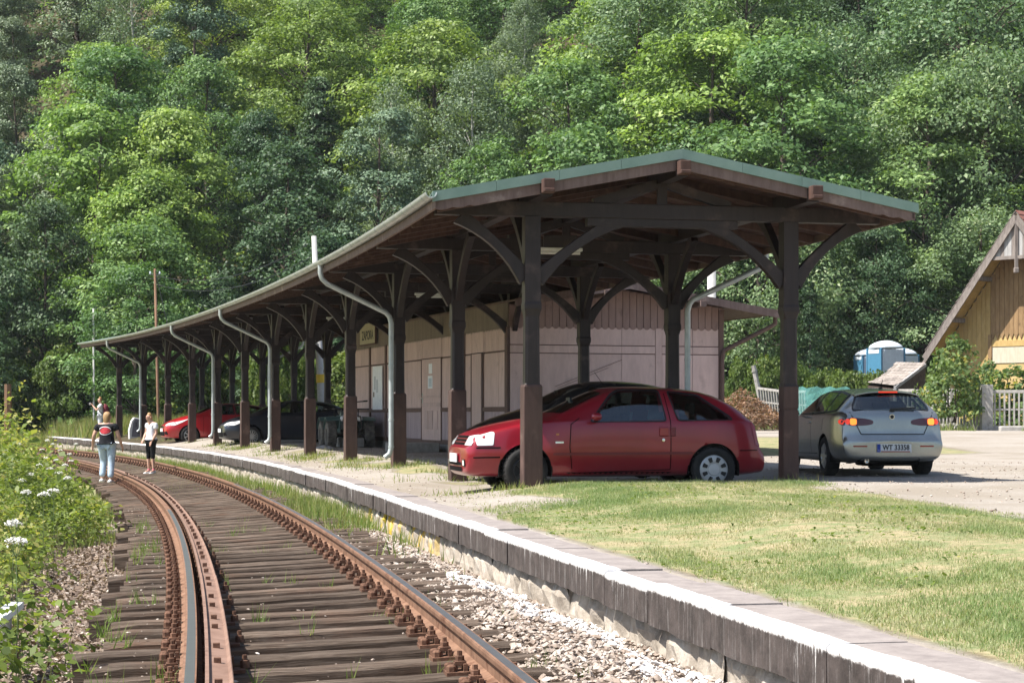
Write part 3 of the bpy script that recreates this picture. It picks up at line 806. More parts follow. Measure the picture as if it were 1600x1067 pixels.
M_WHITE = plain('white_paper', (.82, .85, .88), .6)
M_PRINT = surf('printed_notice', (.36, .47, .55), (.62, .68, .72), 30, rough=.6, bmp=0)
door(doors[0], doors[1], True, True); door(doors[2], doors[3], False, False)
# timetable poster
ta, za = wallpt(601, 560); tb, zb = wallpt(586, 631)
po = thing('timetable_board', 'tall white timetable board on the pink wall beside the downpipe', 'notice board', BP(ta, -.06, zb))
def flat(name, mat, t0, t1, z0, z1, o, th, parent):
    b = MB(); vs = [BP(a, -q, z) for a in (t0, t1) for q in (o, o + th) for z in (z0, z1)]
    b.add(vs, [(0, 1, 3, 2), (4, 6, 7, 5), (0, 4, 5, 1), (2, 3, 7, 6), (0, 2, 6, 4), (1, 5, 7, 3)]); return b.build(name, mat, parent)
flat('panel', M_WHITE, ta, tb, .145, 1.36, .056, .018, po)
M_TINY = surf('tiny_grey_print', (.40, .45, .50), (.68, .71, .74), 60, (1, 1, 3), rough=.6, bmp=0)
flat('printed_column', M_TINY, ta + .42 * (tb - ta), ta + .60 * (tb - ta), .62, .98, .0741, .002, po)
flat('printed_column', M_TINY, ta + .66 * (tb - ta), ta + .84 * (tb - ta), .70, 1.08, .0741, .002, po)
flat('picture', M_DIRT, ta + .80 * (tb - ta), ta + .93 * (tb - ta), .50, .64, .0741, .002, po)
# station sign with its name
ts, zs = wallpt(592, 512); te, ze = wallpt(568, 516)
M_SIGN = surf('cream_sign_paint', (.40, .36, .24), (.47, .43, .29), 5, rough=.7, c3=(.30, .27, .18), t3=.66, bmp=.1)
M_INK = plain('black_lettering', (.015, .014, .012), .6)
sg_ = thing('station_sign', 'cream station name board lettered ZAPORA above the poster', 'sign', BP((ts + te) / 2, -.1, 2.15), BH)
z0, z1 = 2.02, 2.60
flat('board', M_SIGN, ts, te, z0, z1, .075, .03, sg_)
flat('sign_frame', M_TRIM, ts - .04, te + .04, z0 - .035, z0 - .001, .07, .05, sg_); flat('sign_frame', M_TRIM, ts - .04, ts - .001, z0, z1, .07, .05, sg_)
def text(name, body, mat, size, M, parent, align='CENTER', depth=.002, xs=1.0, bold=0.0):
    c = bpy.data.curves.new(name, 'FONT'); c.body = body; c.size = size; c.align_x = align; c.align_y = 'CENTER'; c.extrude = depth; c.offset = bold; c.space_character = 1.0
    o = bpy.data.objects.new(name, c); COL.objects.link(o); c.materials.append(mat)
    if parent is not None:
        M = worldM(parent).inverted() @ M
    dg = bpy.context.evaluated_depsgraph_get(); dg.update(); me = bpy.data.meshes.new_from_object(o.evaluated_get(dg)); bpy.data.objects.remove(o)
    o = link(name, me, parent); o.matrix_basis = M @ Matrix.Diagonal((xs, 1, 1, 1)); return o
# the board's outward normal is -BN; reading direction seen from the platform runs against BT
Mt = Matrix((-BT, (0, 0, 1), -BN)).transposed().to_4x4()
def face_M(pos, ex, ey, ez):
    m = Matrix((ex, ey, ez)).transposed().to_4x4(); m.translation = pos; return m
text('lettering', 'ZAPORA', M_INK, .36, face_M(BP((ts + te) / 2, -.1065, 2.25), -BT, Vector((0, 0, 1)), -BN), sg_, xs=1.0, bold=.008)
# --- end wall
u0 = .0; n_ = 0; ww = .165
while u0 < BW - .02:
    b = MB(); e = min(u0 + ww, BW); c = (e - u0) / 2; zt = 2.42 + .38 * (1 - abs((u0 + c) / (BW / 2) - 1)) - .03; poly = []
    for a in np.linspace(math.pi, 2 * math.pi, 9): poly.append((c + (c - .006) * math.cos(a), 1.97 + .085 * math.sin(a)))
    poly += [(e - u0 - .006, zt), (.006, zt)]
    b.prism(poly, BP(0, u0, 0), BN, (0, 0, 1), -BT * .03); b.build('scalloped_board', M_CLAD, wait); u0 = e; n_ += 1
us = [0.02, .62, 1.62, 1.80, 2.62, 3.42, 3.58, 4.32, BW - .02]
for i in range(len(us) - 1):
    a, e = us[i], us[i + 1]
    if e - a < .25: panel('batten', M_PALE, a + .004, e - .004, ZF, 1.93, 0, .03, True); continue
    panel('wall_panel', M_PALE, a + .004, e - .004, ZF, 1.34, 0, .02, True); panel('wall_panel', M_PALE, a + .004, e - .004, 1.36, 1.52, 0, .022, True); panel('wall_panel', M_PALE, a + .004, e - .004, 1.54, 1.93, 0, .02, True)
panel('corner_post', M_TRIM, BW - .10, BW + .02, ZF - .3, 2.36, 0, .05, True)
panel('plinth', M_CONC, 0, BW, -1.2, ZF - .02, 0, .03, True)
# roof with overhang
ov = 1.05; oe = .75
def BR(t, u, z): return BP(t, u, z)
def brz(u): return 2.86 - .41 * abs(u - BW / 2) / (BW / 2) * 1.0
for sg in (-1, 1):
    ue = BW / 2 + sg * (BW / 2 + (ov if sg > 0 else .1))
    q = [BP(-oe, BW / 2, brz(BW / 2)), BP(-oe, ue, brz(ue)), BP(BL + oe, ue, brz(ue)), BP(BL + oe, BW / 2, brz(BW / 2))]
    dz = Vector((0, 0, .035)); b = MB(); b.add([x + dz for x in q] + q, [(0, 1, 2, 3), (7, 6, 5, 4), (0, 4, 5, 1), (1, 5, 6, 2), (2, 6, 7, 3), (3, 7, 4, 0)])
    b.build('roof', M_BROOF, wait)
    for k in range(3):
        a = BW / 2 + (ue - BW / 2) * k / 3; e = BW / 2 + (ue - BW / 2) * (k + 1) / 3 - sg * .003
        b = MB(); b.add([BP(-oe - o, x, brz(x) + z) for o in (0.002, .03) for x, z in ((a, .05), (e, .05), (e, -.12), (a, -.12))], [(3, 2, 1, 0), (4, 5, 6, 7), (0, 1, 5, 4), (1, 2, 6, 5), (2, 3, 7, 6), (3, 0, 4, 7)])
        b.build('barge_board', board('verge_board_%d' % k, (.20, .145, .13), (.27, .205, .19), (.15, .10, .09)) if sg < 0 and k == 0 else M_FASC, wait)
for u in (2.0, 4.25, .3):
    b = MB(); z = brz(u) - .13; b.beam(BP(-oe - .06, u, z), BP(.3, u, z), .15, .14); b.build('purlin_end', M_FASC, wait, bevel=.01)
# wavy soffit boards under the eave
for k in range(6):
    ua = BW + .05 + k * .16; b = MB(); b.add([BP(t_, x, brz(x) - .012 - .02 * q) for t_ in (-oe + .03, BL) for x, q in ((ua, 0), (ua + .15, 0), (ua + .15, 1), (ua, 1))], [(3, 2, 1, 0), (4, 5, 6, 7), (0, 1, 5, 4), (1, 2, 6, 5), (2, 3, 7, 6), (3, 0, 4, 7)])
    b.build('soffit_board', M_FASC, wait)
b = MB(); ug = BW + ov + .05
b.tube([BP(-oe + .3, ug, 2.18 + .1), BP(-oe + .3, ug, 2.05), BP(-oe + .3, ug - .12, 1.98), BP(-.09, BW + .03, 1.46), BP(-.09, BW - .02, 1.40), BP(-.09, BW - .04, 1.2), BP(-.09, BW - .04, -.8)], .05, 8); b.build('downpipe', M_TRIM, wait, angle=50)
b = MB(); b.tube([BP(-oe, ug, 2.30), BP(BL, ug, 2.30)], .06, 8); b.build('gutter', M_TRIM, wait, angle=50)
b = MB(); b.tube([BP(-.04, 1.05, .62), BP(-.04, 2.62, 1.22)], .005, 5); b.tube([BP(-.04, 1.10, .585), BP(-.04, 2.3, 1.04)], .004, 5); b.build('cable', M_TRIM, wait)
# step at the door
st = MB(); tt = wallpt(690, 700)[0]; st.box(BP(tt, -.75, -.80), (1.05, 1.25, .24), Matrix((BN, BT, Vector((0, 0, 1)))).transposed())
o = st.build('door_step', M_CONC, bevel=.02); tag(o, 'grey concrete step in front of the waiting room door', 'step')
tt = wallpt(596, 690)[0]; st = MB(); st.box(BP(tt, -.9, -.76), (.55, 1.2, .25), Matrix((BN, BT, Vector((0, 0, 1)))).transposed())
o = st.build('concrete_block', M_CONC, bevel=.02); tag(o, 'long grey concrete block lying against the wall below the poster', 'concrete block')
# ================================================================ trees
def leaves(centers, normals, size, rng, aspect=.55, curl=0.0):
    """rhombic leaves (or small sprays) as quads; size may be an array"""
    n = len(centers); size = np.broadcast_to(np.asarray(size, float), (n,))[:, None]
    nr = normals / (np.linalg.norm(normals, axis=1, keepdims=True) + 1e-9)
    r = rng.normal(size=(n, 3)); a = np.cross(nr, r); a /= (np.linalg.norm(a, axis=1, keepdims=True) + 1e-9); b = np.cross(nr, a)
    v = np.stack([centers - a * size * .5, centers + b * size * aspect * .5 + nr * size * curl, centers + a * size * .5, centers - b * size * aspect * .5 + nr * size * curl], 1)
    return v.reshape(-1, 3)
def crown_mesh(name, mat, seed, H, Rad, z0, ncl, nlf, leaf, kind='broad', cl=1.0, flat=.45, droop=.0, up=.8):
    rng = np.random.default_rng(seed)
    zz = rng.uniform(0, 1, ncl); ang = rng.uniform(0, 2 * math.pi, ncl)
    ph = rng.uniform(0, 6.28, 4)
    if kind == 'broad': prof = np.sin(np.pi * np.clip(zz * .86 + .12, 0, 1)) ** .62
    elif kind == 'cone': prof = (1 - zz) ** .9 * .95 + .05; zz = zz ** .9
    elif kind == 'pine': prof = np.clip(.35 + .75 * np.sin(np.pi * (zz * .8 + .15)), 0, 1) * (.80 + .20 * np.sin(zz * 21 + 2 * ang))
    elif kind == 'bush': prof = np.sqrt(np.clip(1 - zz ** 2.2, 0, 1))
    lob = 1 + .20 * np.sin(3 * ang + ph[0] + 4 * zz) + .13 * np.sin(5 * ang + ph[1] - 7 * zz) + .10 * np.sin(2 * ang + ph[2])
    rad = rng.uniform(.30, 1.0, ncl) ** .55 * prof * Rad * lob
    C = np.stack([rad * np.cos(ang), rad * np.sin(ang), z0 + zz * (H - z0)], 1)
    C[:, 2] -= droop * rad
    csz = cl * rng.uniform(.6, 1.3, ncl)
    off = rng.normal(size=(ncl, nlf, 3)); off /= np.linalg.norm(off, axis=2, keepdims=True) + 1e-9
    off *= rng.uniform(0, 1, (ncl, nlf, 1)) ** .45
    off *= csz[:, None, None] * np.array([1, 1, flat])
    hd = np.hypot(off[..., 0], off[..., 1]); off[..., 2] -= hd * hd * .28 / cl + droop * hd * .8
    pos = (C[:, None, :] + off).reshape(-1, 3)
    outw = (C / (np.linalg.norm(C[:, :2], axis=1, keepdims=True) + 1e-6)) * np.array([1, 1, 0])
    nr = np.repeat(outw, nlf, 0) * .45 + off.reshape(-1, 3) / cl * .7 + np.array([0, 0, up]) + rng.normal(0, .55, (ncl * nlf, 3))
    sz = leaf * rng.uniform(.65, 1.35, len(pos))
    rnd = np.clip(np.repeat(rng.uniform(.15, .75, ncl), nlf) + rng.normal(0, .22, len(pos)), 0, 1)
    return np_mesh(name, leaves(pos, nr, sz, rng, .55, .08), 4, rnd, mat), C
M_BARK = surf('grey_brown_bark', (.05, .038, .03), (.12, .095, .075), 8, (1, 1, .3), .95, bmp=.6)
M_BIRCH = surf('pale_bark', (.30, .29, .26), (.45, .44, .40), 4, (1, 1, 2.5), .9, (.06, .05, .045), .6, 3, .3)
def trunk_mesh(name, seed, H, r, C, mat=None, nl=9):
    rng = random.Random(seed); b = MB(); pts = []; x = y = 0
    k = 8
    for i in range(k + 1):
        f = i / k; pts.append((x, y, -.6 + (H * .93 + .6) * f)); x += rng.uniform(-.12, .12) * H / 12; y += rng.uniform(-.12, .12) * H / 12
    b.tube(pts, [r * (1.25 if i == 0 else 1) * (1 - .9 * i / k) + .012 for i in range(k + 1)], 7)
    idx = sorted(range(len(C)), key=lambda i: rng.random())[:nl * 3]
    for j in idx:
        c = Vector(C[j]); zb = max(.15 * H, c.z - .55 * math.hypot(c.x, c.y) - .4)
        if zb > H * .88: continue
        f = min(max((zb + .6) / (H * .93 + .6) * k, 0), k - .001); i = int(f); p = Vector(pts[i]).lerp(Vector(pts[i + 1]), f - i)
        rr = max(.02, r * (1 - .85 * zb / H) * .42); mid = p.lerp(c, .5) + Vector((0, 0, .12 * (c - p).length))
        b.tube([p, mid, c], [rr, rr * .6, .012], 5, cap=False)
    return b.mesh(name, mat or M_BARK, True)
LM = {
    'bright': leaf_mat('bright_leaves', (0.118, 0.193, 0.049), (0.288, 0.418, 0.109), (0.416, 0.526, 0.164), .38, .30),
    'mid': leaf_mat('mid_green_leaves', (0.077, 0.145, 0.048), (0.185, 0.300, 0.100), (0.291, 0.409, 0.150), .34, .35),
    'dark': leaf_mat('dark_green_leaves', (0.038, 0.076, 0.033), (0.089, 0.153, 0.069), (0.154, 0.224, 0.117), .26, .3, spec=.25),
    'grey': leaf_mat('grey_green_leaves', (0.109, 0.156, 0.089), (0.241, 0.316, 0.192), (0.400, 0.492, 0.334), .32, .25),
    'pine': leaf_mat('pine_needles', (0.064, 0.112, 0.069), (0.152, 0.228, 0.137), (0.236, 0.332, 0.206), .15, .25, spec=.2),
    'olive': leaf_mat('olive_green_leaves', (0.106, 0.164, 0.043), (0.249, 0.345, 0.092), (0.380, 0.470, 0.148), .36, .3),
    'brownish': leaf_mat('dull_olive_needles', (0.094, 0.128, 0.073), (0.187, 0.244, 0.140), (0.276, 0.342, 0.210), .15, .2),
    'apple': leaf_mat('pale_underside_leaves', (0.081, 0.139, 0.061), (0.173, 0.270, 0.124), (0.308, 0.375, 0.212), .32, .2, spec=.25),
}
KINDS = {
    #  kind       mat      H   R   z0  ncl nlf leaf shape   cl  flat droop up
    'maple':   ('bright', 13, 4.2, 1.2, 150, 142, .25, 'broad', 1.15, .42, .0, .9),
    'lime':    ('mid', 14, 4.0, 1.0, 150, 142, .23, 'broad', 1.10, .5, .0, .8),
    'alder':   ('dark', 13, 3.6, .8, 150, 142, .22, 'broad', 1.0, .55, .0, .6),
    'birch':   ('grey', 14, 2.8, 2.0, 150, 142, .16, 'broad', .85, 1.0, .25, .3),
    'pine':    ('pine', 15, 3.1, 3.0, 120, 165, .20, 'pine', .85, .5, .05, .8),
    'scots':   ('brownish', 15, 2.9, 3.0, 120, 165, .20, 'pine', .85, .55, .05, .7),
    'hornbeam': ('olive', 14, 4.4, 1.2, 165, 142, .22, 'broad', 1.25, .30, .18, .8),
    'apple':   ('apple', 10, 4.2, .6, 190, 142, .16, 'broad', 1.0, .6, .05, .5),
    'spruce':  ('dark', 12, 2.3, .6, 120, 135, .21, 'cone', .8, .3, .35, .6),
}
LABELS = {
    'maple': ('broadleaf_tree', 'bright yellow-green broadleaf tree', 'tree'), 'lime': ('broadleaf_tree', 'mid green broadleaf tree', 'tree'),
    'alder': ('broadleaf_tree', 'dark green broadleaf tree', 'tree'), 'birch': ('birch_tree', 'drooping grey-green birch', 'tree'),
    'pine': ('pine_tree', 'layered blue-green pine', 'tree'), 'scots': ('pine_tree', 'dull olive pine', 'tree'),
    'hornbeam': ('broadleaf_tree', 'yellowish layered broadleaf tree', 'tree'), 'apple': ('broadleaf_tree', 'silvery green leafy tree', 'tree'), 'spruce': ('spruce_tree', 'dark young spruce', 'tree'),
}
PROTO = {}
for i, (k, a) in enumerate(KINDS.items()):
    PROTO[k] = []
    for v in range(2):
        crown, C = crown_mesh(k + '_crown', LM[a[0]], 100 + i * 7 + v, a[1] * (1 if v == 0 else .9), a[2] * (1 if v == 0 else 1.08), a[3], a[4], a[5], a[6], a[7], a[8], a[9], a[10], a[11])
        tm = trunk_mesh(k + '_trunk', 200 + i * 7 + v, a[1] * (1 if v == 0 else .9), .17 if k in ('birch', 'spruce') else .22, C, M_BIRCH if k == 'birch' else M_BARK)
        PROTO[k].append((crown, tm))
rt = random.Random(21)
NT = 0
def tree(kind, x, y, h, place, v=None, wide=1.0, sink=.3):
    """h = wished height"""
    global NT
    nm, lb, ct = LABELS[kind]; a = KINDS[kind]; v = rt.randrange(2) if v is None else v
    H = a[1] * (1 if v == 0 else .9); sc = h / H
    z = zg(x, y) - sink
    e = thing(nm, lb + ' ' + place, ct, (x, y, z), rt.uniform(0, 6.28), 'trees on the wooded hillside')
    e.scale = (sc * wide, sc * wide, sc)
    cr, tm = PROTO[kind][v]
    o = link('trunk', tm, e); o = link('crown', cr, e); NT += 1
    return e
def region(px, py):
    """kind of tree seen at a place of the hillside"""
    r_ = rt.random()
    if px < 130:
        if py < 420: return 'scots' if r_ < .62 else ('pine' if r_ < .8 else 'birch')
        return 'alder' if r_ < .7 else 'lime'
    if px < 330:
        if py < 130: return 'pine' if r_ < .55 else ('apple' if r_ < .8 else 'birch')
        if py < 400: return 'maple' if r_ < .85 else 'lime'
        return 'maple' if r_ < .4 else ('hornbeam' if r_ < .7 else 'lime')
    if px < 560:
        if py < 190: return 'hornbeam' if r_ < .8 else 'maple'
        return 'alder' if r_ < .72 else ('lime' if r_ < .85 else 'spruce')
    if px < 730:
        if py < 170: return 'lime' if r_ < .6 else 'hornbeam'
        return 'birch' if r_ < .6 else ('alder' if r_ < .75 else 'pine')
    if px < 930:
        if py < 60: return 'lime' if r_ < .6 else 'pine'
        return 'pine' if r_ < .5 else ('birch' if r_ < .8 else 'lime')
    if px < 1200: return 'lime' if r_ < .45 else ('maple' if r_ < .7 else 'apple')
    if py > 330: return 'apple' if r_ < .6 else 'alder'
    return 'apple' if r_ < .5 else ('lime' if r_ < .85 else 'alder')
PLACES = ['low down', 'halfway up the slope', 'high up']
def hill_y0(x): return 93 + .35 * max(0, -x - 15) - .12 * max(0, x)
rows = [(-2.5, 6.5), (1.5, 5.2), (7, 5.6), (13, 6.0), (19.5, 6.5), (26, 7), (33, 7.5), (41, 8), (49, 8.5), (58, 9), (68, 10), (79, 11)]
ri = 0
for dy, stp in rows:
    x = -58 + (ri % 2) * 2.5
    while x < 54:
        X = x + rt.uniform(-1.5, 1.5); Y = hill_y0(X) + dy + rt.uniform(-2.2, 2.2)
        if abs(X) < .32 * Y and not (ri == 0 and X > 6):
            z = zg(X, Y); h = rt.uniform(9.5, 15.5) * (.55 if ri == 0 else .8 if ri == 1 else 1)
            px = HX + FPX * X / Y; py = HY - FPX * (z + h * .6) / Y
            if py > -330 and not (1185 < px < 1262 and 40 < py < 230 and rt.random() < .75):
                k = region(px, py)
                pos = next(t for lim, t in ((110, 'behind the wooden stump'), (230, 'behind the far shelter end'), (330, 'above the thin brown pole'), (430, 'above the middle downpipe'), (540, 'above the leaning pale pole'), (660, 'above the nearest downpipe'), (800, 'above the left eave'), (930, 'above the left front post'), (1060, 'left of the gable peak'), (1185, 'right of the gable peak'), (1300, 'above the right front post'), (1420, 'above the silver car'), (1500, 'above the portable toilets'), (9999, 'above the timber house')) if px < lim)
                tree(k, X, Y, h, PLACES[0 if ri < 2 else 1 if ri < 5 else 2] + ' ' + pos, wide=rt.uniform(.9, 1.25))
        x += stp
    ri += 1

def unique_labels(objs):
    """same label on several: tell them apart by their order along the hillside"""
    by = {}
    for o in objs: by.setdefault(o['label'], []).append(o)
    for lb, os_ in by.items():
        if len(os_) < 2: continue
        os_.sort(key=lambda o: o.location.x / o.location.y); nm = 'first second third fourth fifth sixth seventh eighth ninth tenth eleventh twelfth thirteenth fourteenth fifteenth sixteenth'.split()
        for i, o in enumerate(os_):
            o['label'] = lb + (', leftmost' if i == 0 else ', rightmost' if i == len(os_) - 1 else ', %s from left' % nm[min(i, 15)])
unique_labels([o for o in COL.objects if o.get('group') == 'trees on the wooded hillside'])

# low growth on the slope between the trunks
def undergrowth():
    rng = np.random.default_rng(41); n = 90000; X = rng.uniform(-62, 58, n); Y = rng.uniform(88, 190, n); k = np.abs(X) < .31 * Y
    p = np.array([mnoise.fractal(Vector((a * .12, b * .12, 4)), 1.0, 2.0, 3) for a, b in zip(X, Y)]); px = HX + FPX * X / Y
    k &= (Y > np.array([hill_y0(x) for x in X]) - 3) & ~((px > 1180) & (px < 1268) & (Y > 104)) & (rng.uniform(0, 1, n) < .8 + p); X, Y = X[k], Y[k]
    Z = zground(X, Y) + rng.uniform(-.1, .9, len(X)) ** 1.0; c = np.stack([X, Y, Z], 1)
    o = link('undergrowth', np_mesh('undergrowth', leaves(c, np.array([0, -.4, 1.0]) + rng.normal(0, .5, c.shape), rng.uniform(.25, .7, len(X)), rng, .6, .1), 4, np.clip(rng.normal(.35, .2, len(X)), 0, 1), LM['mid'])); tag(o, kind='stuff')
undergrowth()
# ================================================================ grass, weeds, ballast
def latpos(lat, Y):
    xr = np.vectorize(railx)(Y); dr = np.vectorize(raild)(Y); n = np.sqrt(1 + dr * dr)
    return xr + lat / n, Y - lat * dr / n
def blades(name, X, Y, Z, h, wdt, rng, mat, lean=.45):
    n = len(X); a = rng.uniform(0, 2 * math.pi, n); d = np.stack([np.cos(a), np.sin(a), np.zeros(n)], 1)
    b = rng.uniform(0, 2 * math.pi, n); l = np.abs(rng.normal(0, lean, n)) * h
    base = np.stack([X, Y, Z], 1); tip = base + np.stack([np.cos(b) * l, np.sin(b) * l, np.sqrt(np.maximum(h * h - l * l * .7, h * h * .12))], 1)
    v = np.stack([base - d * wdt[:, None] * .5, base + d * wdt[:, None] * .5, tip], 1).reshape(-1, 3)
    return v
M_GRASS = leaf_mat('lawn_grass', (.43, .385, .25), (.32, .37, .175), (.20, .28, .11), .35, .0, hue=0, spec=.3, rough=.45)
M_TALL = leaf_mat('verge_grass', (.36, .32, .16), (.18, .26, .07), (.12, .205, .045), .4, .0, hue=0)
def patch(X, Y, s, o): return np.array([mnoise.fractal(Vector((a * s + o, b * s * .55, o)), 1.0, 2.0, 4) for a, b in zip(X, Y)])
def build_lawn():
    rng = np.random.default_rng(4); out = []; rn = []
    N = 1500000
    Y = 6.2 + 19.6 * rng.uniform(0, 1, N) ** 1.25; X = rng.uniform(-2.6, 9.2, N)
    keep = (X > -.29 * Y) & (X < .285 * Y); X, Y = X[keep], Y[keep]
    # coarse mask lookup
    gx = np.arange(-3, 9.5, .15); gy = np.arange(6, 26.2, .15); GX, GY = np.meshgrid(gx, gy); G = lawn_mask(GX, GY)
    PA = patch(GX.ravel(), GY.ravel(), .55, 2.0).reshape(GX.shape); PB = patch(GX.ravel(), GY.ravel(), 2.3, 9.0).reshape(GX.shape)
    ix = np.clip(((X - gx[0]) / .15).astype(int), 0, len(gx) - 1); iy = np.clip(((Y - gy[0]) / .15).astype(int), 0, len(gy) - 1)
    m = G[iy, ix]; pa = PA[iy, ix]; pb = PB[iy, ix]
    dens = m * np.clip(.62 + .9 * pa + .5 * pb, .10, 1)
    k = rng.uniform(0, 1, len(X)) < dens; X, Y, pa, pb = X[k], Y[k], pa[k], pb[k]
    Z = zground(X, Y) - .005
    h = rng.uniform(.014, .034, len(X)) * (1 + .3 * np.clip(pa + pb, -.6, .9)); h *= np.where(Y > 23.2, 1.5, 1) * np.where(rng.uniform(0, 1, len(X)) < .012, 2.0, 1)
    v = blades('g', X, Y, Z, h, rng.uniform(.0035, .0075, len(X)) * (1 + Y / 30), rng, None, .5)
    rnd = np.clip(.54 + .65 * pa + .35 * pb + rng.normal(0, .2, len(X)), 0, 1)
    o = link('lawn_grass', np_mesh('lawn_grass', v, 3, rnd, M_GRASS)); tag(o, kind='stuff'); return len(X)
build_lawn()
def build_verges():
    rng = np.random.default_rng(8); V = []; RN = []
    def addg(X, Y, h0, h1, w0, w1, lean=.4, c=.6, cs=.25):
        Z = zground(X, Y) - .01; h = rng.uniform(h0, h1, len(X)); V.append(blades('', X, Y, Z, h, rng.uniform(w0, w1, len(X)), rng, None, lean)); RN.append(np.clip(rng.normal(c, cs, len(X)), 0, 1))
    # between the rails further on
    n = 60000; Y = rng.uniform(28, 76, n); lat = rng.uniform(.32, 1.4, n); X, Y2 = latpos(lat, Y); p = patch(X, Y2, .8, 1)
    k = rng.uniform(0, 1, n) < np.clip(.45 + p * 1.4, 0, 1) * sm(Y, 30, 42); addg(X[k], Y2[k], .05, .22, .012, .022)
    # sleeper ends beside the wall
    n = 60000; Y = rng.uniform(14, 80, n); lat = rng.uniform(1.75, 2.9, n); X, Y2 = latpos(lat, Y); p = patch(X, Y2, .9, 4)
    k = (X < edgex(Y2) + .02) & (rng.uniform(0, 1, n) < np.clip(.28 + p * 1.6, 0, 1) * sm(Y, 15, 27)); addg(X[k], Y2[k], .06, .30, .012, .022)
    # left verge
    n = 60000; Y = rng.uniform(15, 70, n); lat = -.7 - 2.0 * rng.uniform(0, 1, n); X, Y2 = latpos(lat, Y); p = patch(X, Y2, .9, 7)
    k = rng.uniform(0, 1, n) < np.clip(.25 + p * 1.7, .0, 1) * sm(Y, 18, 30); addg(X[k], Y2[k], .05, .22, .012, .022)
    # single tufts among the near sleepers
    for _ in range(70):
        Y0_ = rng.uniform(8.8, 26); lt = rng.choice([rng.uniform(.3, 1.4), rng.uniform(-.6, -.1), rng.uniform(1.6, 2.2)]); n = int(rng.integers(6, 22)); X, Y2 = latpos(np.full(n, lt) + rng.normal(0, .03, n), np.full(n, Y0_) + rng.normal(0, .03, n))
        Z = np.full(n, zl(Y0_) - .20); h = rng.uniform(.08, .20, n); V.append(blades('', X, Y2, Z, h, np.full(n, .009), rng, None, .5)); RN.append(np.clip(rng.normal(.8, .15, n), 0, 1))
    # round the shelter posts and the downpipe feet
    for (fx, fy) in FP:
        for u in (0, SW):
            p_, t_, n_ = axis(fy); c = p_ + n_ * u; n = 90; X = c.x + rng.normal(0, .22, n); Y2 = c.y + rng.normal(0, .3, n); addg(X, Y2, .04, .16, .010, .02, .5, .5)
    n = 14000; Y = rng.uniform(23.8, 60, n); X = postx(Y) + rng.normal(-.15, .45, n); p = patch(X, Y, .7, 12)
    k = rng.uniform(0, 1, n) < np.clip(.05 + p * 1.8, 0, 1); addg(X[k], Y[k], .03, .15, .012, .02, .5, .5)
    # meadow at the far end of the platform
    n = 60000; Y = rng.uniform(66, 104, n); X = -.29 * Y + rng.uniform(0, 1, n) * (.29 * Y - 10.5); d = X - edgex(Y)
    k = ((d > 1.6 + .8 * rng.normal(0, 1, n)) & (Y > 81)) | ((d < -5.2)) | (Y > 88); X, Y = X[k], Y[k]
    addg(X, Y, .3, 1.0, .03, .07, .35, .35, .3)
    # weeds by the fence and the foot of the hedge
    n = 30000; X = rng.uniform(8.5, 24, n); Y = rng.uniform(58, 92, n); p = patch(X, Y, .35, 3)
    k = ((Y - 64 + .25 * (X - 17) > 0) & (p > -.1)); addg(X[k], Y[k], .08, .4, .02, .05, .4, .6)
    o = link('verge_grass', np_mesh('verge_grass', np.concatenate(V), 3, np.concatenate(RN), M_TALL)); tag(o, kind='stuff')
build_verges()
M_WEED = leaf_mat('weed_leaves', (.065, .105, .022), (.22, .285, .065), (.40, .39, .13), .45, .0, hue=0, spec=.3)
M_STALK = leaf_mat('weed_stalks', (.10, .12, .04), (.20, .21, .09), (.30, .25, .15), .2, .0, hue=0)
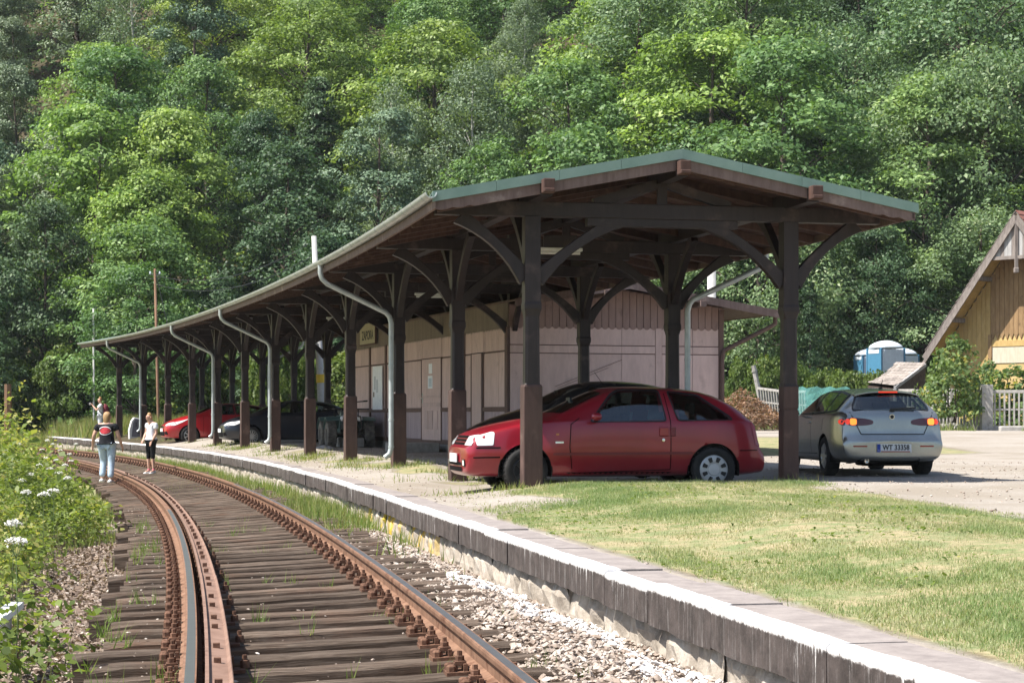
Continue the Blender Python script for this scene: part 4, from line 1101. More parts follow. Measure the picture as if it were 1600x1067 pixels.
def build_weeds():
    rng = np.random.default_rng(17); V = []; RN = []; S = []; SR = []
    def plants(n, Y, e, hf, leaf, nl, c):
        lat = -(1.28 + .30 * np.sin(Y * .9) + .25 * np.sin(Y * .37 + 1) - .10 * sm(-Y, -14, -10)) - e; X, Y2 = latpos(lat, Y); Z = zground(X, Y2)
        vis = X > -.30 * Y2; X, Y2, Z, e = X[vis], Y2[vis], Z[vis], e[vis]
        p = patch(X, Y2, .5, 5)
        for x, y, z, ee, pp in zip(X, Y2, Z, e, p):
            h = hf * (.22 + min(1.0, .60 * ee + .06)) * rng.uniform(.65, 1.2) * (1 + .5 * pp); k = int(nl * rng.uniform(.6, 1.3))
            f = rng.uniform(.12, 1, k) ** .8; a = rng.uniform(0, 6.28, k); sp = (.10 + .20 * (1 - f) + .05) * rng.uniform(.5, 1.4, k) * (leaf / .1) ** .5
            tx, ty = rng.normal(0, .14, 2) * h
            c_ = np.stack([x + tx * f + np.cos(a) * sp, y + ty * f + np.sin(a) * sp, z + h * f], 1)
            nr = np.stack([np.cos(a) * .5, np.sin(a) * .5, np.full(k, .8)], 1) + rng.normal(0, .35, (k, 3))
            V.append(leaves(c_, nr, leaf * rng.uniform(.5, 1.4, k), rng, .62, .1)); RN.append(np.clip(rng.normal(c + pp * .5, .22, k), 0, 1))
            q = np.array([[x - .005, y, z], [x + .005, y, z], [x + tx, y + ty, z + h]]); S.append(q); SR.append(rng.uniform(0, .8))
    n = 2100; plants(n, rng.uniform(8.5, 32, n), rng.uniform(0, 1, n) ** .8 * 5, 1.4, .070, 54, .56)
    n = 1500; plants(n, rng.uniform(26, 72, n), rng.uniform(0, 1, n) ** .8 * 7, 1.4, .12, 34, .58)
    n = 170; plants(n, rng.uniform(8, 20, n), rng.uniform(.2, 3, n), 1.1, .11, 26, .40)
    # dry stalks and grasses standing above the leaves
    n = 1600; Y = rng.uniform(9, 55, n); e = rng.uniform(.2, 5, n); X, Y2 = latpos(-1.3 - e, Y); Z = zground(X, Y2); h = .5 + np.minimum(e * .4, 1.0) * rng.uniform(.8, 1.35, n)
    o = link('weed_stalks', np_mesh('weed_stalks', np.concatenate([np.concatenate(S), blades('', X, Y2, Z, h, np.full(n, .012), rng, None, .2)]), 3, np.concatenate([SR, rng.uniform(0, 1, n)]), M_STALK)); tag(o, kind='stuff')
    o = link('weeds', np_mesh('weeds', np.concatenate(V), 4, np.concatenate(RN), M_WEED)); tag(o, kind='stuff')
build_weeds()
# ballast and litter
def stone_mat():
    m, nt, bs = new_mat('ballast_stone')
    at = node(nt, 'ShaderNodeAttribute', attribute_name='rnd')
    col = ramp(nt, at.outputs['Fac'], [(0, (.14, .105, .082)), (.25, (.29, .23, .185)), (.5, (.42, .355, .30)), (.72, (.52, .465, .41)), (.8, (.50, .45, .40)), (.86, (.62, .60, .58)), (1, (.80, .78, .77))])
    n = noise(nt, coords(nt, rand=False), 45, 4); col = mixc(nt, sstep(nt, n, .5, .75), col, (.13, .10, .08))
    nt.links.new(col, bs.inputs['Base Color']); bs.inputs['Roughness'].default_value = .95; bs.inputs['Specular IOR Level'].default_value = .1
    return m
M_STONE = stone_mat()
OCT = np.array([[1, 0, 0], [0, 1, 0], [-1, 0, 0], [0, -1, 0], [0, 0, 1], [0, 0, -1], [.6, .6, .55], [-.6, .55, .5], [.5, -.6, .45]], float)
OF = [(0, 6, 4), (6, 1, 4), (1, 7, 4), (7, 2, 4), (2, 3, 4), (3, 8, 4), (8, 0, 4), (0, 1, 6), (1, 2, 7), (3, 0, 8), (1, 0, 5), (2, 1, 5), (3, 2, 5), (0, 3, 5)]
def stones(name, X, Y, Z, s, rng, rnd):
    n = len(X); a = rng.uniform(0, 6.28, n); sc = np.stack([rng.uniform(.6, 1.4, n), rng.uniform(.5, 1.1, n), rng.uniform(.35, .8, n)], 1) * s[:, None] * .5
    v = OCT[None] * (1 + rng.normal(0, .16, (n, len(OCT), 3))); v = v * sc[:, None, :]
    tl = rng.normal(0, .35, n); x, z = v[..., 0].copy(), v[..., 2].copy(); v[..., 0] = x * np.cos(tl)[:, None] - z * np.sin(tl)[:, None]; v[..., 2] = x * np.sin(tl)[:, None] + z * np.cos(tl)[:, None]
    x, y = v[..., 0].copy(), v[..., 1].copy(); ca, sa = np.cos(a)[:, None], np.sin(a)[:, None]; v[..., 0] = x * ca - y * sa; v[..., 1] = x * sa + y * ca
    v += np.stack([X, Y, Z], 1)[:, None, :]
    t = v[:, np.array(OF).ravel(), :].reshape(-1, 3)
    o = link(name, np_mesh(name, t, 3, np.repeat(rnd, len(OF)), M_STONE)); tag(o, kind='stuff'); return o
def build_ballast():
    rng = np.random.default_rng(31)
    n = 40000; Y = rng.uniform(6, 30, n) ** 1.0; lat = rng.uniform(1.62, 3.1, n); X, Y2 = latpos(lat, Y); d = X - edgex(Y2)
    k = (d < .06) & (rng.uniform(0, 1, n) < 1 - sm(Y2, 17, 26) * .85); X, Y2, d, lat = X[k], Y2[k], d[k], lat[k]
    cover = sm(-Y2, -17, -11)                               # near the camera the sleeper ends are buried
    Z = zground(X, Y2) + rng.uniform(0, .03, len(X)) + cover * .045 * sm(lat, 1.75, 2.0)
    s = rng.uniform(.015, .046, len(X)) * rng.choice([1, 1, 1, 1.7], len(X))
    white = (np.abs(d + .16) < .20 + .14 * np.sin(Y2 * 2.1)) & (Y2 < 16.5) & (rng.uniform(0, 1, len(X)) < .7)
    rnd = np.where(white, rng.uniform(.86, 1, len(X)), np.clip(rng.beta(2.2, 2.0, len(X)) * .82, 0, .82))
    stones('ballast', X, Y2, Z, s, rng, rnd)
    n = 7000; Y = rng.uniform(7, 30, n); lat = -.62 - rng.uniform(0, 1, n) ** 1.2 * 2.2; X, Y2 = latpos(lat, Y); Z = zground(X, Y2) + rng.uniform(-.005, .02, n)
    stones('ballast', X, Y2, Z, rng.uniform(.015, .055, n), rng, np.clip(rng.beta(2, 2.4, n) * .8, 0, .8))
    n = 1800; Y = rng.uniform(7, 32, n); lat = rng.uniform(-.5, 1.9, n); X, Y2 = latpos(lat, Y); Z = zl(Y) - .165 + rng.uniform(-.08, .01, n)
    stones('ballast', X, Y2, Z, rng.uniform(.012, .03, n), rng, np.clip(rng.beta(2, 1.6, n) * .9, 0, 1))
    # loose pebbles on the yard and the platform walk
    n = 9000; Y = rng.uniform(13, 62, n); X = edgex(Y) + .45 + rng.uniform(0, 1, n) * np.where(Y > 24, 14, 13); k = lawn_mask(X, Y) < .3; X, Y2 = X[k], Y[k]
    stones('pebbles', X, Y2, zground(X, Y2) + .004, rng.uniform(.012, .045, len(X)), rng, np.clip(rng.beta(2, 1.6, len(X)) * .8, 0, .8))
    # clover and plantain leaves in the turf
    n = 13000; Y = 6.4 + 19 * rng.uniform(0, 1, n) ** 1.2; X = rng.uniform(-2.5, 5.2, n); p = patch(X, Y, .8, 21); k = (lawn_mask(X, Y) > .5) & (rng.uniform(0, 1, n) < np.clip(.15 + 2.2 * p, 0, 1)); X, Y2 = X[k], Y[k]
    c = np.stack([X, Y2, zground(X, Y2) + rng.uniform(.01, .03, len(X))], 1); o = link('clover', np_mesh('clover', leaves(c, np.array([0, 0, 1.0]) + rng.normal(0, .35, c.shape), rng.uniform(.018, .05, len(X)), rng, .8, .1), 4, np.clip(rng.normal(.35, .25, len(X)), 0, 1), M_WEED)); tag(o, kind='stuff')
    # dead leaves and bark on the left shoulder
    n = 16000; Y = rng.uniform(7, 27, n); lat = -.60 - rng.uniform(0, 1, n) * 2.4; X, Y2 = latpos(lat, Y); Z = zground(X, Y2) + rng.uniform(.0, .03, n)
    c = np.stack([X, Y2, Z], 1); nr = np.array([0, 0, 1.0]) + rng.normal(0, .5, (n, 3))
    M_LIT = leaf_mat('dead_leaves', (.09, .06, .045), (.25, .185, .14), (.44, .36, .28), .1, .0, hue=0)
    o = link('leaf_litter', np_mesh('leaf_litter', leaves(c, nr, rng.uniform(.03, .08, n), rng, .6, .15), 4, rng.beta(2, 2.2, n), M_LIT)); tag(o, kind='stuff')
build_ballast()

# ================================================================ shrubs and single plants
def bush_proto(name, mat, seed, H, Rd, ncl, nlf, leaf, cl=.45):
    cr, C = crown_mesh(name, mat, seed, H, Rd, .15, ncl, nlf, leaf, 'bush', cl, .6, .05, .6)
    rng_ = random.Random(seed); b = MB()
    for c in C[::max(1, len(C) // 9)]:
        c = Vector(c); b.tube([(rng_.uniform(-.15, .15), rng_.uniform(-.15, .15), -.3), Vector((c.x * .5, c.y * .5, c.z * .6)), c], [.025, .016, .006], 5, cap=False)
    return cr, b.mesh('stems', M_BARK, True)
LM['shrub'] = leaf_mat('shrub_leaves', (.055, .095, .018), (.145, .205, .045), (.26, .29, .09), .4, .3)
LM['sapling'] = leaf_mat('sapling_leaves', (.075, .13, .045), (.20, .28, .10), (.42, .37, .09), .45, .15, hue=.01)
BUSH = {'light': bush_proto('foliage', LM['shrub'], 301, 3.0, 1.9, 120, 85, .16), 'dark': bush_proto('foliage', LM['mid'], 302, 3.2, 2.0, 120, 85, .17), 'low': bush_proto('foliage', LM['shrub'], 303, 1.6, 1.5, 90, 80, .12, .35), 'sapling': bush_proto('foliage', LM['sapling'], 304, 3.0, 1.35, 62, 46, .20, .48)}
def bush(kind, x, y, h, wd, label, group=None, sink=.1, z=None):
    cr, st = BUSH[kind]; H = {'light': 3.0, 'dark': 3.2, 'low': 1.6, 'sapling': 3.0}[kind]; W = {'light': 1.9, 'dark': 2.0, 'low': 1.5, 'sapling': 1.35}[kind]
    e = thing('shrub', label, 'shrub', (x, y, (zg(x, y) if z is None else z) - sink), rt.uniform(0, 6.28), group); e.scale = (wd / W, wd / W, h / H)
    link('stems', st, e); link('foliage', cr, e); return e
for i in range(15):
    x = -27 + i * 1.75 + rt.uniform(-.4, .4); y = 91 + .30 * max(0, -x - 12) + rt.uniform(-2.2, 1.5)
    bush('light' if rt.random() < .85 else 'dark', x, y, rt.uniform(3.2, 5.6), rt.uniform(1.6, 2.4), 'leafy shrub in the bright thicket behind the shelter posts', 'shrubs behind the shelter')
for i in range(8):
    x = -36 + i * 1.6; y = 101 + rt.uniform(-2, 4)
    bush('light' if rt.random() < .5 else 'dark', x, y, rt.uniform(1.6, 3.4), rt.uniform(1.5, 2.2), 'rounded shrub at the edge of the meadow beyond the track', 'shrubs beyond the track')
for i in range(11):
    x = 10.6 + i * 1.25 + rt.uniform(-.3, .3); y = 86 + rt.uniform(-1.2, 1.5) - .15 * i
    bush('low', x, y, rt.uniform(2.0, 2.8), rt.uniform(1.1, 1.5), 'pale green low shrub in the overgrown hedge behind the fence', 'shrubs behind the fence')
p_ = P(1490, 650, 66.2); bush('sapling', p_.x, p_.y, 2.75, 1.15, 'tall young maple shrub with yellowing leaves hanging over the fence', sink=-.55)
p_ = P(1586, 650, 69.5); bush('sapling', p_.x, p_.y, 2.4, 1.5, 'lower yellow-green shrub between the fence and the timber house')
p_ = P(1545, 650, 71); bush('sapling', p_.x, p_.y, 2.6, 1.0, 'yellowing shrub under the house wall just behind the fence pillar')
for i, px in enumerate((1322, 1345, 1372, 1400, 1425)):
    q = P(px, 648, 82.5); bush('low', q.x, q.y, 2.55 - .1 * (i % 2), 1.25, 'pale green shrub in front of the portable toilets, %s from left' % ('first', 'second', 'third', 'fourth', 'fifth')[i], 'shrubs before the portable toilets')
x_, y_ = 14.2, 88.5; e = tree('spruce', x_, y_, 6.2, 'standing alone behind the yard, seen beside the shelter post', 0, .8); e['label'] = 'small young spruce with a pale leader behind the yard beside the shelter post'
for gname in ('shrubs behind the shelter', 'shrubs beyond the track', 'shrubs behind the fence'): unique_labels([o for o in COL.objects if o.get('group') == gname])
# cow parsley along the left bank
M_UMB = plain('white_flower', (.78, .78, .72), .8)
def umbel(seed):
    rg = np.random.default_rng(seed); b = MB(); H = 1.0
    b.tube([(0, 0, 0), (.03, .01, .5), (.02, .03, .86)], [.008, .006, .004], 5)
    me_s = b.mesh('stem', M_STALK2, True)
    k = 150; a = rg.uniform(0, 6.28, k); r_ = .13 * np.sqrt(rg.uniform(0, 1, k)); c = np.stack([.02 + r_ * np.cos(a), .03 + r_ * np.sin(a), .97 - r_ * r_ * 1.6 + rg.normal(0, .006, k)], 1)
    me_f = np_mesh('umbel', leaves(c, np.array([0, 0, 1.0]) + rg.normal(0, .3, (k, 3)), .030, rg, .9, 0), 4, None, M_UMB)
    b = MB()
    for j in range(14):
        a = j * 2.4; r_ = .11; b.beam((.02, .03, .85), (.02 + r_ * math.cos(a), .03 + r_ * math.sin(a), .955), .003, .003)
    return me_s, me_f, b.mesh('ray', M_STALK2)
M_STALK2 = plain('green_stalk', (.10, .15, .05), .7)
UM = [umbel(i) for i in range(3)]
ru = random.Random(77)
for (px, py) in [(100, 678), (84, 690), (66, 699), (95, 700), (108, 706), (72, 712), (88, 715), (100, 722), (60, 722), (78, 728), (93, 733), (30, 690), (38, 706), (104, 741), (50, 736), (84, 759), (66, 764), (14, 716), (22, 806), (40, 762), (118, 690), (75, 684), (48, 672), (24, 832), (110, 716), (32, 745)]:
    best = None
    for zz in np.arange(-1.0, -.25, .03):
        Y = -FPX * zz / (py - HY); X = (px - HX) * Y / FPX; g = zg(X, Y); hh = zz - g
        if 8 < Y < 48 and .5 < hh < 1.35 and (best is None or abs(hh - 1.0) < abs(best[3] - 1.0)): best = (X, Y, g, hh)
    if not best: continue
    X, Y, g, hh = best; s_, f_, r_ = UM[ru.randrange(3)]
    e = thing('cow_parsley', 'white flat-topped cow parsley flower among the green weeds beside the track', 'wildflower', (X, Y, g), ru.uniform(0, 6.28), 'white wildflowers on the track bank'); e.scale = (.48, .48, hh)
    link('stem', s_, e); u_ = link('umbel', f_, e); link('ray', r_, u_)
# ================================================================ vehicles (local axes: front at x = 0, tail at +x, left side of the car at -y)
def paint(name, c, flake=.25, rough=.32):
    m, nt, bs = new_mat(name)
    n = noise(nt, coords(nt), 2.2, 5, .6); col = mixc(nt, sstep(nt, n, .35, .7), tuple(x * .82 for x in c), c)
    # road dust gathers low on the body
    tcx = node(nt, 'ShaderNodeTexCoord'); sp = node(nt, 'ShaderNodeSeparateXYZ'); nt.links.new(tcx.outputs['Object'], sp.inputs[0])
    k = math_(nt, 'MULTIPLY', sstep(nt, sp.outputs[2], .55, .18), sstep(nt, n, .3, .8)); col = mixc(nt, math_(nt, 'MULTIPLY', k, .18), col, (.20, .17, .14))
    nt.links.new(col, bs.inputs['Base Color']); bs.inputs['Metallic'].default_value = flake; bs.inputs['Roughness'].default_value = rough
    bs.inputs['Coat Weight'].default_value = .55; bs.inputs['Coat Roughness'].default_value = .05
    return m
def glass(name, tint):
    m, nt, bs = new_mat(name); tr = node(nt, 'ShaderNodeBsdfTransparent'); gl = node(nt, 'ShaderNodeBsdfGlossy'); fr = node(nt, 'ShaderNodeFresnel'); mx = node(nt, 'ShaderNodeMixShader')
    tr.inputs[0].default_value = c4(tint); gl.inputs['Roughness'].default_value = .03; gl.inputs[0].default_value = (.9, .95, .95, 1); fr.inputs[0].default_value = 1.55
    nt.links.new(math_(nt, 'MULTIPLY_ADD', fr.outputs[0], 1.0), mx.inputs[0]); mx.inputs[0].links[0].from_node.inputs[2].default_value = .05
    nt.links.new(tr.outputs[0], mx.inputs[1]); nt.links.new(gl.outputs[0], mx.inputs[2]); nt.links.new(mx.outputs[0], nt.nodes['Material Output'].inputs['Surface']); return m
M_GLASS = glass('tinted_glass', (.50, .56, .54)); M_CABIN = plain('dark_upholstery', (.028, .028, .030), .9, spec=.1)
M_BLK = plain('black_plastic', (.016, .016, .017), .5, spec=.4)
M_SHUT = plain('shut_line', (.006, .005, .005), .9, spec=.1)
M_TYRE = surf('tyre_rubber', (.014, .014, .014), (.030, .029, .028), 12, rough=.85, bmp=.2)
M_RIM = plain('alloy_wheel', (.50, .51, .52), .32, metal=.7)
M_HUB = plain('silver_hubcap', (.46, .47, .48), .42, metal=.35)
M_LENS = plain('clear_lamp_lens', (.72, .74, .75), .08, spec=.8, coat=.5)
M_RED = plain('red_lamp_lens', (.30, .012, .012), .15, spec=.7)
M_DRED = plain('dark_red_lens', (.085, .012, .016), .12, spec=.7)
M_LIT = plain('lit_tail_lamp', (.75, .16, .03), .3, emit=(1.0, .20, .02), es=1.1)
M_LIT2 = plain('lit_brake_lamp', (.6, .05, .02), .3, emit=(1.0, .05, .02), es=.35)
M_PLATE = plain('white_plate', (.72, .73, .72), .5)
M_BLUE = plain('blue_plate_band', (.02, .06, .35), .5)
M_CHROME = plain('chrome', (.6, .6, .6), .12, metal=1.0)
def ctl(kind, x, zb, ws, wm, wh, zh, zc, wt=None, zt=None, zm=.52):
    if kind == 'h':
        return [(x, 0, zb), (x, ws * .9, zb), (x, ws, zb + .07), (x, wm, zm if zm < zh - .06 else (zb + zh) / 2), (x, wh, zh - .03), (x, wh - .05, zh), (x, wh * .64, zh + (zc - zh) * .65), (x, wh * .32, zh + (zc - zh) * .93), (x, 0, zc)]
    return [(x, 0, zb), (x, ws * .9, zb), (x, ws, zb + .07), (x, wm, zm), (x, wh, zh - .035), (x, wh - .025, zh), (x, wt + .015, zt - .05), (x, wt - .07, zt), (x, 0, zc)]
def body_mesh(name, st, mat, wheels, R_arch, cuts=()):
    """closed shell lofted through half sections, mirrored, smoothed, wheel arches opened"""
    secs = [ctl(*s[:2], *s[2:]) if isinstance(s[0], str) else s for s in st]; n = 9; b = bmesh.new(); rows = []
    for sec in secs:
        Lr = []
        for i, (x, y, z) in enumerate(sec): Lr.append((x, -y, z))
        ring = Lr + [(x, y, z) for x, y, z in reversed(sec[1:-1])]
        rows.append([b.verts.new(p) for p in ring])
    m = len(rows[0])
    for a, c in zip(rows[:-1], rows[1:]):
        for j in range(m): b.faces.new((a[j], a[(j + 1) % m], c[(j + 1) % m], c[j]))
    for ring, rev in ((rows[0], False), (rows[-1], True)):
        # fascia: strips joining the two sides, with a centre column
        left = ring[:n]; right = [ring[0]] + [ring[m - i] for i in range(1, n - 1)] + [ring[n - 1]]
        cen = [left[0]] + [b.verts.new(((l.co + r_.co) / 2) + Vector(((-.03 if not rev else .03), 0, 0))) for l, r_ in zip(left[1:-1], right[1:-1])] + [left[-1]]
        for i in range(n - 1):
            for A, B in ((left, cen), (cen, right)):
                q = [A[i], A[i + 1], B[i + 1], B[i]]; u = []
                for v in q:
                    if v not in u: u.append(v)
                if len(u) >= 3:
                    try: b.faces.new(u)
                    except ValueError: pass
    bmesh.ops.recalc_face_normals(b, faces=b.faces)
    me0 = bpy.data.meshes.new(name + '_cage'); b.to_mesh(me0); b.free()
    o = bpy.data.objects.new('tmp', me0); COL.objects.link(o); md = o.modifiers.new('s', 'SUBSURF'); md.levels = 3
    dg = bpy.context.evaluated_depsgraph_get(); dg.update(); me = bpy.data.meshes.new_from_object(o.evaluated_get(dg)); bpy.data.objects.remove(o); bpy.data.meshes.remove(me0)
    bvh = BVHTree.FromPolygons([v.co.copy() for v in me.vertices], [tuple(p.vertices) for p in me.polygons])
    bm = bmesh.new(); bm.from_mesh(me)
    for wx, wz in wheels:
        def ins(v): return math.hypot(v.co.x - wx, v.co.z - wz) < R_arch and abs(v.co.y) > .30 and v.co.z < wz + R_arch
        kill = [f for f in bm.faces if all(ins(v) for v in f.verts)]
        edge = {v for f in kill for v in f.verts}
        bmesh.ops.delete(bm, geom=kill, context='FACES')
        for v in bm.verts:
            if ins(v) and abs(v.co.y) > .5:
                d = Vector((v.co.x - wx, v.co.z - wz)); l = max(d.length, .01)
                if any(e.is_boundary for e in v.link_edges): v.co.x, v.co.z = wx + d.x / l * R_arch, wz + d.y / l * R_arch
    bm.normal_update(); kill = []
    for ax, poly in cuts:                                    # openings behind the glass
        for f in bm.faces:
            if ax == 'side': ok = abs(f.normal.y) > .45 and all(abs(v.co.y) > .3 and inpoly((v.co.x, v.co.z), poly) for v in f.verts)
            elif ax == 'top': ok = f.normal.z > .25 and all(v.co.z > .9 and inpoly((v.co.x, v.co.y), poly) for v in f.verts)
            else: ok = f.normal.x > .25 and all(inpoly((v.co.y, v.co.z), poly) for v in f.verts)
            if ok: kill.append(f)
    bmesh.ops.delete(bm, geom=list(set(kill)), context='FACES')
    bmesh.ops.delete(bm, geom=[v for v in bm.verts if not v.link_faces], context='VERTS')
    bm.to_mesh(me); bm.free(); me.name = name; me.materials.clear(); me.materials.append(mat); me.shade_smooth()
    return me, bvh
def inpoly(p, poly):
    c = False; j = len(poly) - 1
    for i in range(len(poly)):
        (xi, yi), (xj, yj) = poly[i], poly[j]
        if (yi > p[1]) != (yj > p[1]) and p[0] < (xj - xi) * (p[1] - yi) / (yj - yi) + xi: c = not c
        j = i
    return c
def smoothpoly(poly, r=.25, k=4):
    """round the corners of a polygon"""
    out = []; n = len(poly)
    for i in range(n):
        p, a, c = Vector(poly[i]), Vector(poly[i - 1]), Vector(poly[(i + 1) % n])
        d1 = min((a - p).length * .45, r); d2 = min((c - p).length * .45, r)
        p1 = p + (a - p).normalized() * d1; p2 = p + (c - p).normalized() * d2
        for t in np.linspace(0, 1, k): out.append(tuple((p1 * (1 - t) ** 2 + p * 2 * t * (1 - t) + p2 * t * t)))
    return out
def decal(bvh, poly, axis, off, name, mat, parent, step=.07, rnd=.05, both=False, side=-1, thick=.0):
    """a patch that hugs the body: polygon in side view (x,z), end view (y,z) or plan (x,y)"""
    poly = smoothpoly(poly, rnd) if rnd else list(poly)
    pts = []
    for i in range(len(poly)):
        a, c = Vector(poly[i]), Vector(poly[(i + 1) % len(poly)]); k = max(1, int((c - a).length / step))
        for t in range(k): pts.append(a.lerp(c, t / k))
    ne = len(pts); xs = [p[0] for p in poly]; ys = [p[1] for p in poly]
    x = min(xs) + step * .7
    while x < max(xs):
        y = min(ys) + step * .7
        while y < max(ys):
            if inpoly((x, y), poly) and min((Vector((x, y)) - q).length for q in pts[:ne]) > step * .45: pts.append(Vector((x, y)))
            y += step
        x += step
    res = delaunay_2d_cdt(pts, [], [list(range(ne))], 1, 1e-5); v2, fs = res[0], res[2]
    res_o = []
    for sd in ((-1, 1) if both else (side,)):
        vs = []
        for p in v2:
            if axis == 'side': o, d = Vector((p[0], sd * 3, p[1])), Vector((0, -sd, 0))
            elif axis == 'front': o, d = Vector((-3, p[0], p[1])), Vector((1, 0, 0))
            elif axis == 'rear': o, d = Vector((9, p[0], p[1])), Vector((-1, 0, 0))
            else: o, d = Vector((p[0], p[1], 4)), Vector((0, 0, -1))
            h, nr, _, dist = bvh.ray_cast(o, d)
            if h is None: h, nr, _, _ = bvh.find_nearest(o + d * 2.2)
            if nr.dot(d) > 0: nr = -nr
            vs.append(h + nr * off)
        me = bpy.data.meshes.new(name); me.from_pydata([tuple(v) for v in vs], [], fs); me.update(); me.materials.append(mat); me.shade_smooth()
        res_o.append(link(name, me, parent))
    return res_o if both else res_o[0]
def seal(bvh, poly, wd, axis, off, parent, sides=(-1,)):
    inner = smoothpoly(poly, .05); outer = smoothpoly(grow(poly, wd), .05); n = len(inner)
    for sd in sides:
        vs = []
        for p in inner + outer:
            o, d = (Vector((p[0], sd * 3, p[1])), Vector((0, -sd, 0))) if axis == 'side' else (Vector((9, p[0], p[1])), Vector((-1, 0, 0)))
            h, nr, _, _ = bvh.ray_cast(o, d)
            if h is None: h, nr, _, _ = bvh.find_nearest(o + d * 2.2)
            if nr.dot(d) > 0: nr = -nr
            vs.append(h + nr * off)
        MB().add(vs, [(i, (i + 1) % n, n + (i + 1) % n, n + i) for i in range(n)]).build('window_seal', M_BLK, parent, local=True)
def grow(poly, d):
    c = Vector((sum(p[0] for p in poly) / len(poly), sum(p[1] for p in poly) / len(poly))); out = []; n = len(poly)
    area = sum(poly[i][0] * poly[(i + 1) % n][1] - poly[(i + 1) % n][0] * poly[i][1] for i in range(n))
    for i in range(n):
        a, p, q = Vector(poly[i - 1]), Vector(poly[i]), Vector(poly[(i + 1) % n]); e1, e2 = (p - a).normalized(), (q - p).normalized()
        n1, n2 = Vector((e1.y, -e1.x)), Vector((e2.y, -e2.x)); s = 1 if area > 0 else -1
        b_ = (n1 + n2); b_ = b_ / max(b_.length, .3); out.append(tuple(p + b_ * d * s))
    return out
def panel_part(bvh, poly, axis, name, mat, parent, both=False, rnd=.06, gap=.007, off=.006):
    decal(bvh, grow(poly, gap), axis, off * .5, name + '_gap', M_SHUT, parent, both=both, rnd=rnd)
    return decal(bvh, poly, axis, off, name, mat, parent, both=both, rnd=rnd)
WHEEL = {}
def wheel_meshes(r, wd, style, n, mat):
    key = (r, wd, style, n)
    if key in WHEEL: return WHEEL[key]
    MX = Matrix.Rotation(R(90), 4, 'X'); rr = r * .66; h = wd / 2          # after the turn local z -> -y (outside on the left)
    t = MB(); t.lathe([(rr, -h * .8), (rr + .012, -h), (r * .93, -h), (r, -h * .72), (r, h * .72), (r * .93, h), (rr + .012, h), (rr, h * .8), (rr - .02, .0)], MX, 40)
    for j in range(36):
        a = 2 * math.pi * j / 36; t.box(MX @ Vector((math.cos(a) * r, math.sin(a) * r, 0)), (.02, wd * .7, .012), Matrix.Rotation(-a, 3, 'Y') if False else Matrix.Rotation(a, 3, 'Y').inverted())
    tm = t.mesh('tyre', M_TYRE, True)
    b = MB()
    b.lathe([(rr, h * .80), (rr - .018, h * .92), (rr - .03, h * .7), (rr - .035, h * .2)], MX, 32)
    if style == 'cap':
        b.lathe([(rr - .012, h * .88), (rr * .82, h * .98), (rr * .45, h * .90), (rr * .40, h * 1.02), (.0, h * 1.05)], MX, 32)
        for j in range(n):
            a = 2 * math.pi * (j + .5) / n; c = MX @ Vector((math.cos(a) * rr * .70, math.sin(a) * rr * .70, h * .975))
            u = MX @ Vector((math.cos(a), math.sin(a), 0)); v = MX @ Vector((-math.sin(a), math.cos(a), 0)); w_ = MX @ Vector((0, 0, 1))
            poly = [(-.17, -.10), (.14, -.15), (.17, 0), (.14, .15), (-.17, .10)]; b.prism([(p * rr, q * rr) for p, q in poly], c, u, v, w_ * .012, m=1)
    else:
        b.lathe([(.0, h * .35), (rr - .03, h * .35)], MX, 24, m=1)
        b.lathe([(.06, h * .3), (.06, h * .85), (.0, h * .88)], MX, 16)
        for j in range(n):
            a = 2 * math.pi * j / n; u = MX @ Vector((math.cos(a), math.sin(a), 0)); w_ = MX @ Vector((0, 0, 1))
            b.beam(u * .04 + w_ * h * .72, u * (rr - .02) + w_ * h * .82, .045 if n < 9 else .026, .03, up=w_)
    rm = b.mesh('rim', [mat, M_BLK], False)
    try: rm.set_sharp_from_angle(angle=R(35)); 
    except Exception: pass
    WHEEL[key] = (tm, rm); return tm, rm
def add_wheels(root, xs, track, r, wd, style, n, mat, steer=0.0, clear=0):
    tm, rm = wheel_meshes(r, wd, style, n, mat)
    for i, x in enumerate(xs):
        for sd in (-1, 1):
            w_ = bpy.data.objects.new('wheel', None); COL.objects.link(w_); w_.parent = root; w_.empty_display_size = .1
            w_.location = (x, sd * track, r); w_.rotation_euler = (0, 0, (R(180) if sd > 0 else 0) + (steer if i == 0 else 0))
            link('tyre', tm, w_); link('rim', rm, w_)
def arches(root, xs, r, half, R_arch):
    for x in xs:
        b = MB()
        for sd in (-1, 1):
            k = 18; rings = []
            for i in range(k + 1):
                a = math.pi * (-.08 + 1.16 * i / k); c, s_ = math.cos(a), math.sin(a)
                rings.append([(x + R_arch * c * q, sd * y, r + R_arch * s_ * q) for q, y in ((1.0, half - .03), (1.0, half - .32), (1.04, half - .32), (1.04, half - .03))])
            b.sweep(rings, cap=False)
            b.prism([(R_arch * math.cos(a), R_arch * math.sin(a)) for a in np.linspace(-.1, math.pi + .1, 16)], (x, sd * (half - .34), r), (1, 0, 0), (0, 0, 1), (0, .01, 0))
            b.build('wheel_arch', M_SHUT, root, local=True); b = MB()
def mirror_(root, x, y, z, mat):
    for sd in (-1, 1):
        b = MB(); b.lathe([(0, -.045), (.06, -.04), (.075, 0), (.068, .05), (.04, .075), (0, .08)], Matrix.Translation((x, sd * (y + .10), z)) @ Matrix.Rotation(R(-90), 4, 'Y') @ Matrix.Diagonal((.72, 1.15, 1, 1)), 12)
        b.build('door_mirror', mat, root, smooth=True, local=True)
        b = MB(); b.beam((x + .02, sd * (y - .03), z - .04), (x + .02, sd * (y + .06), z - .03), .05, .03); b.build('mirror_arm', M_BLK, root, local=True)
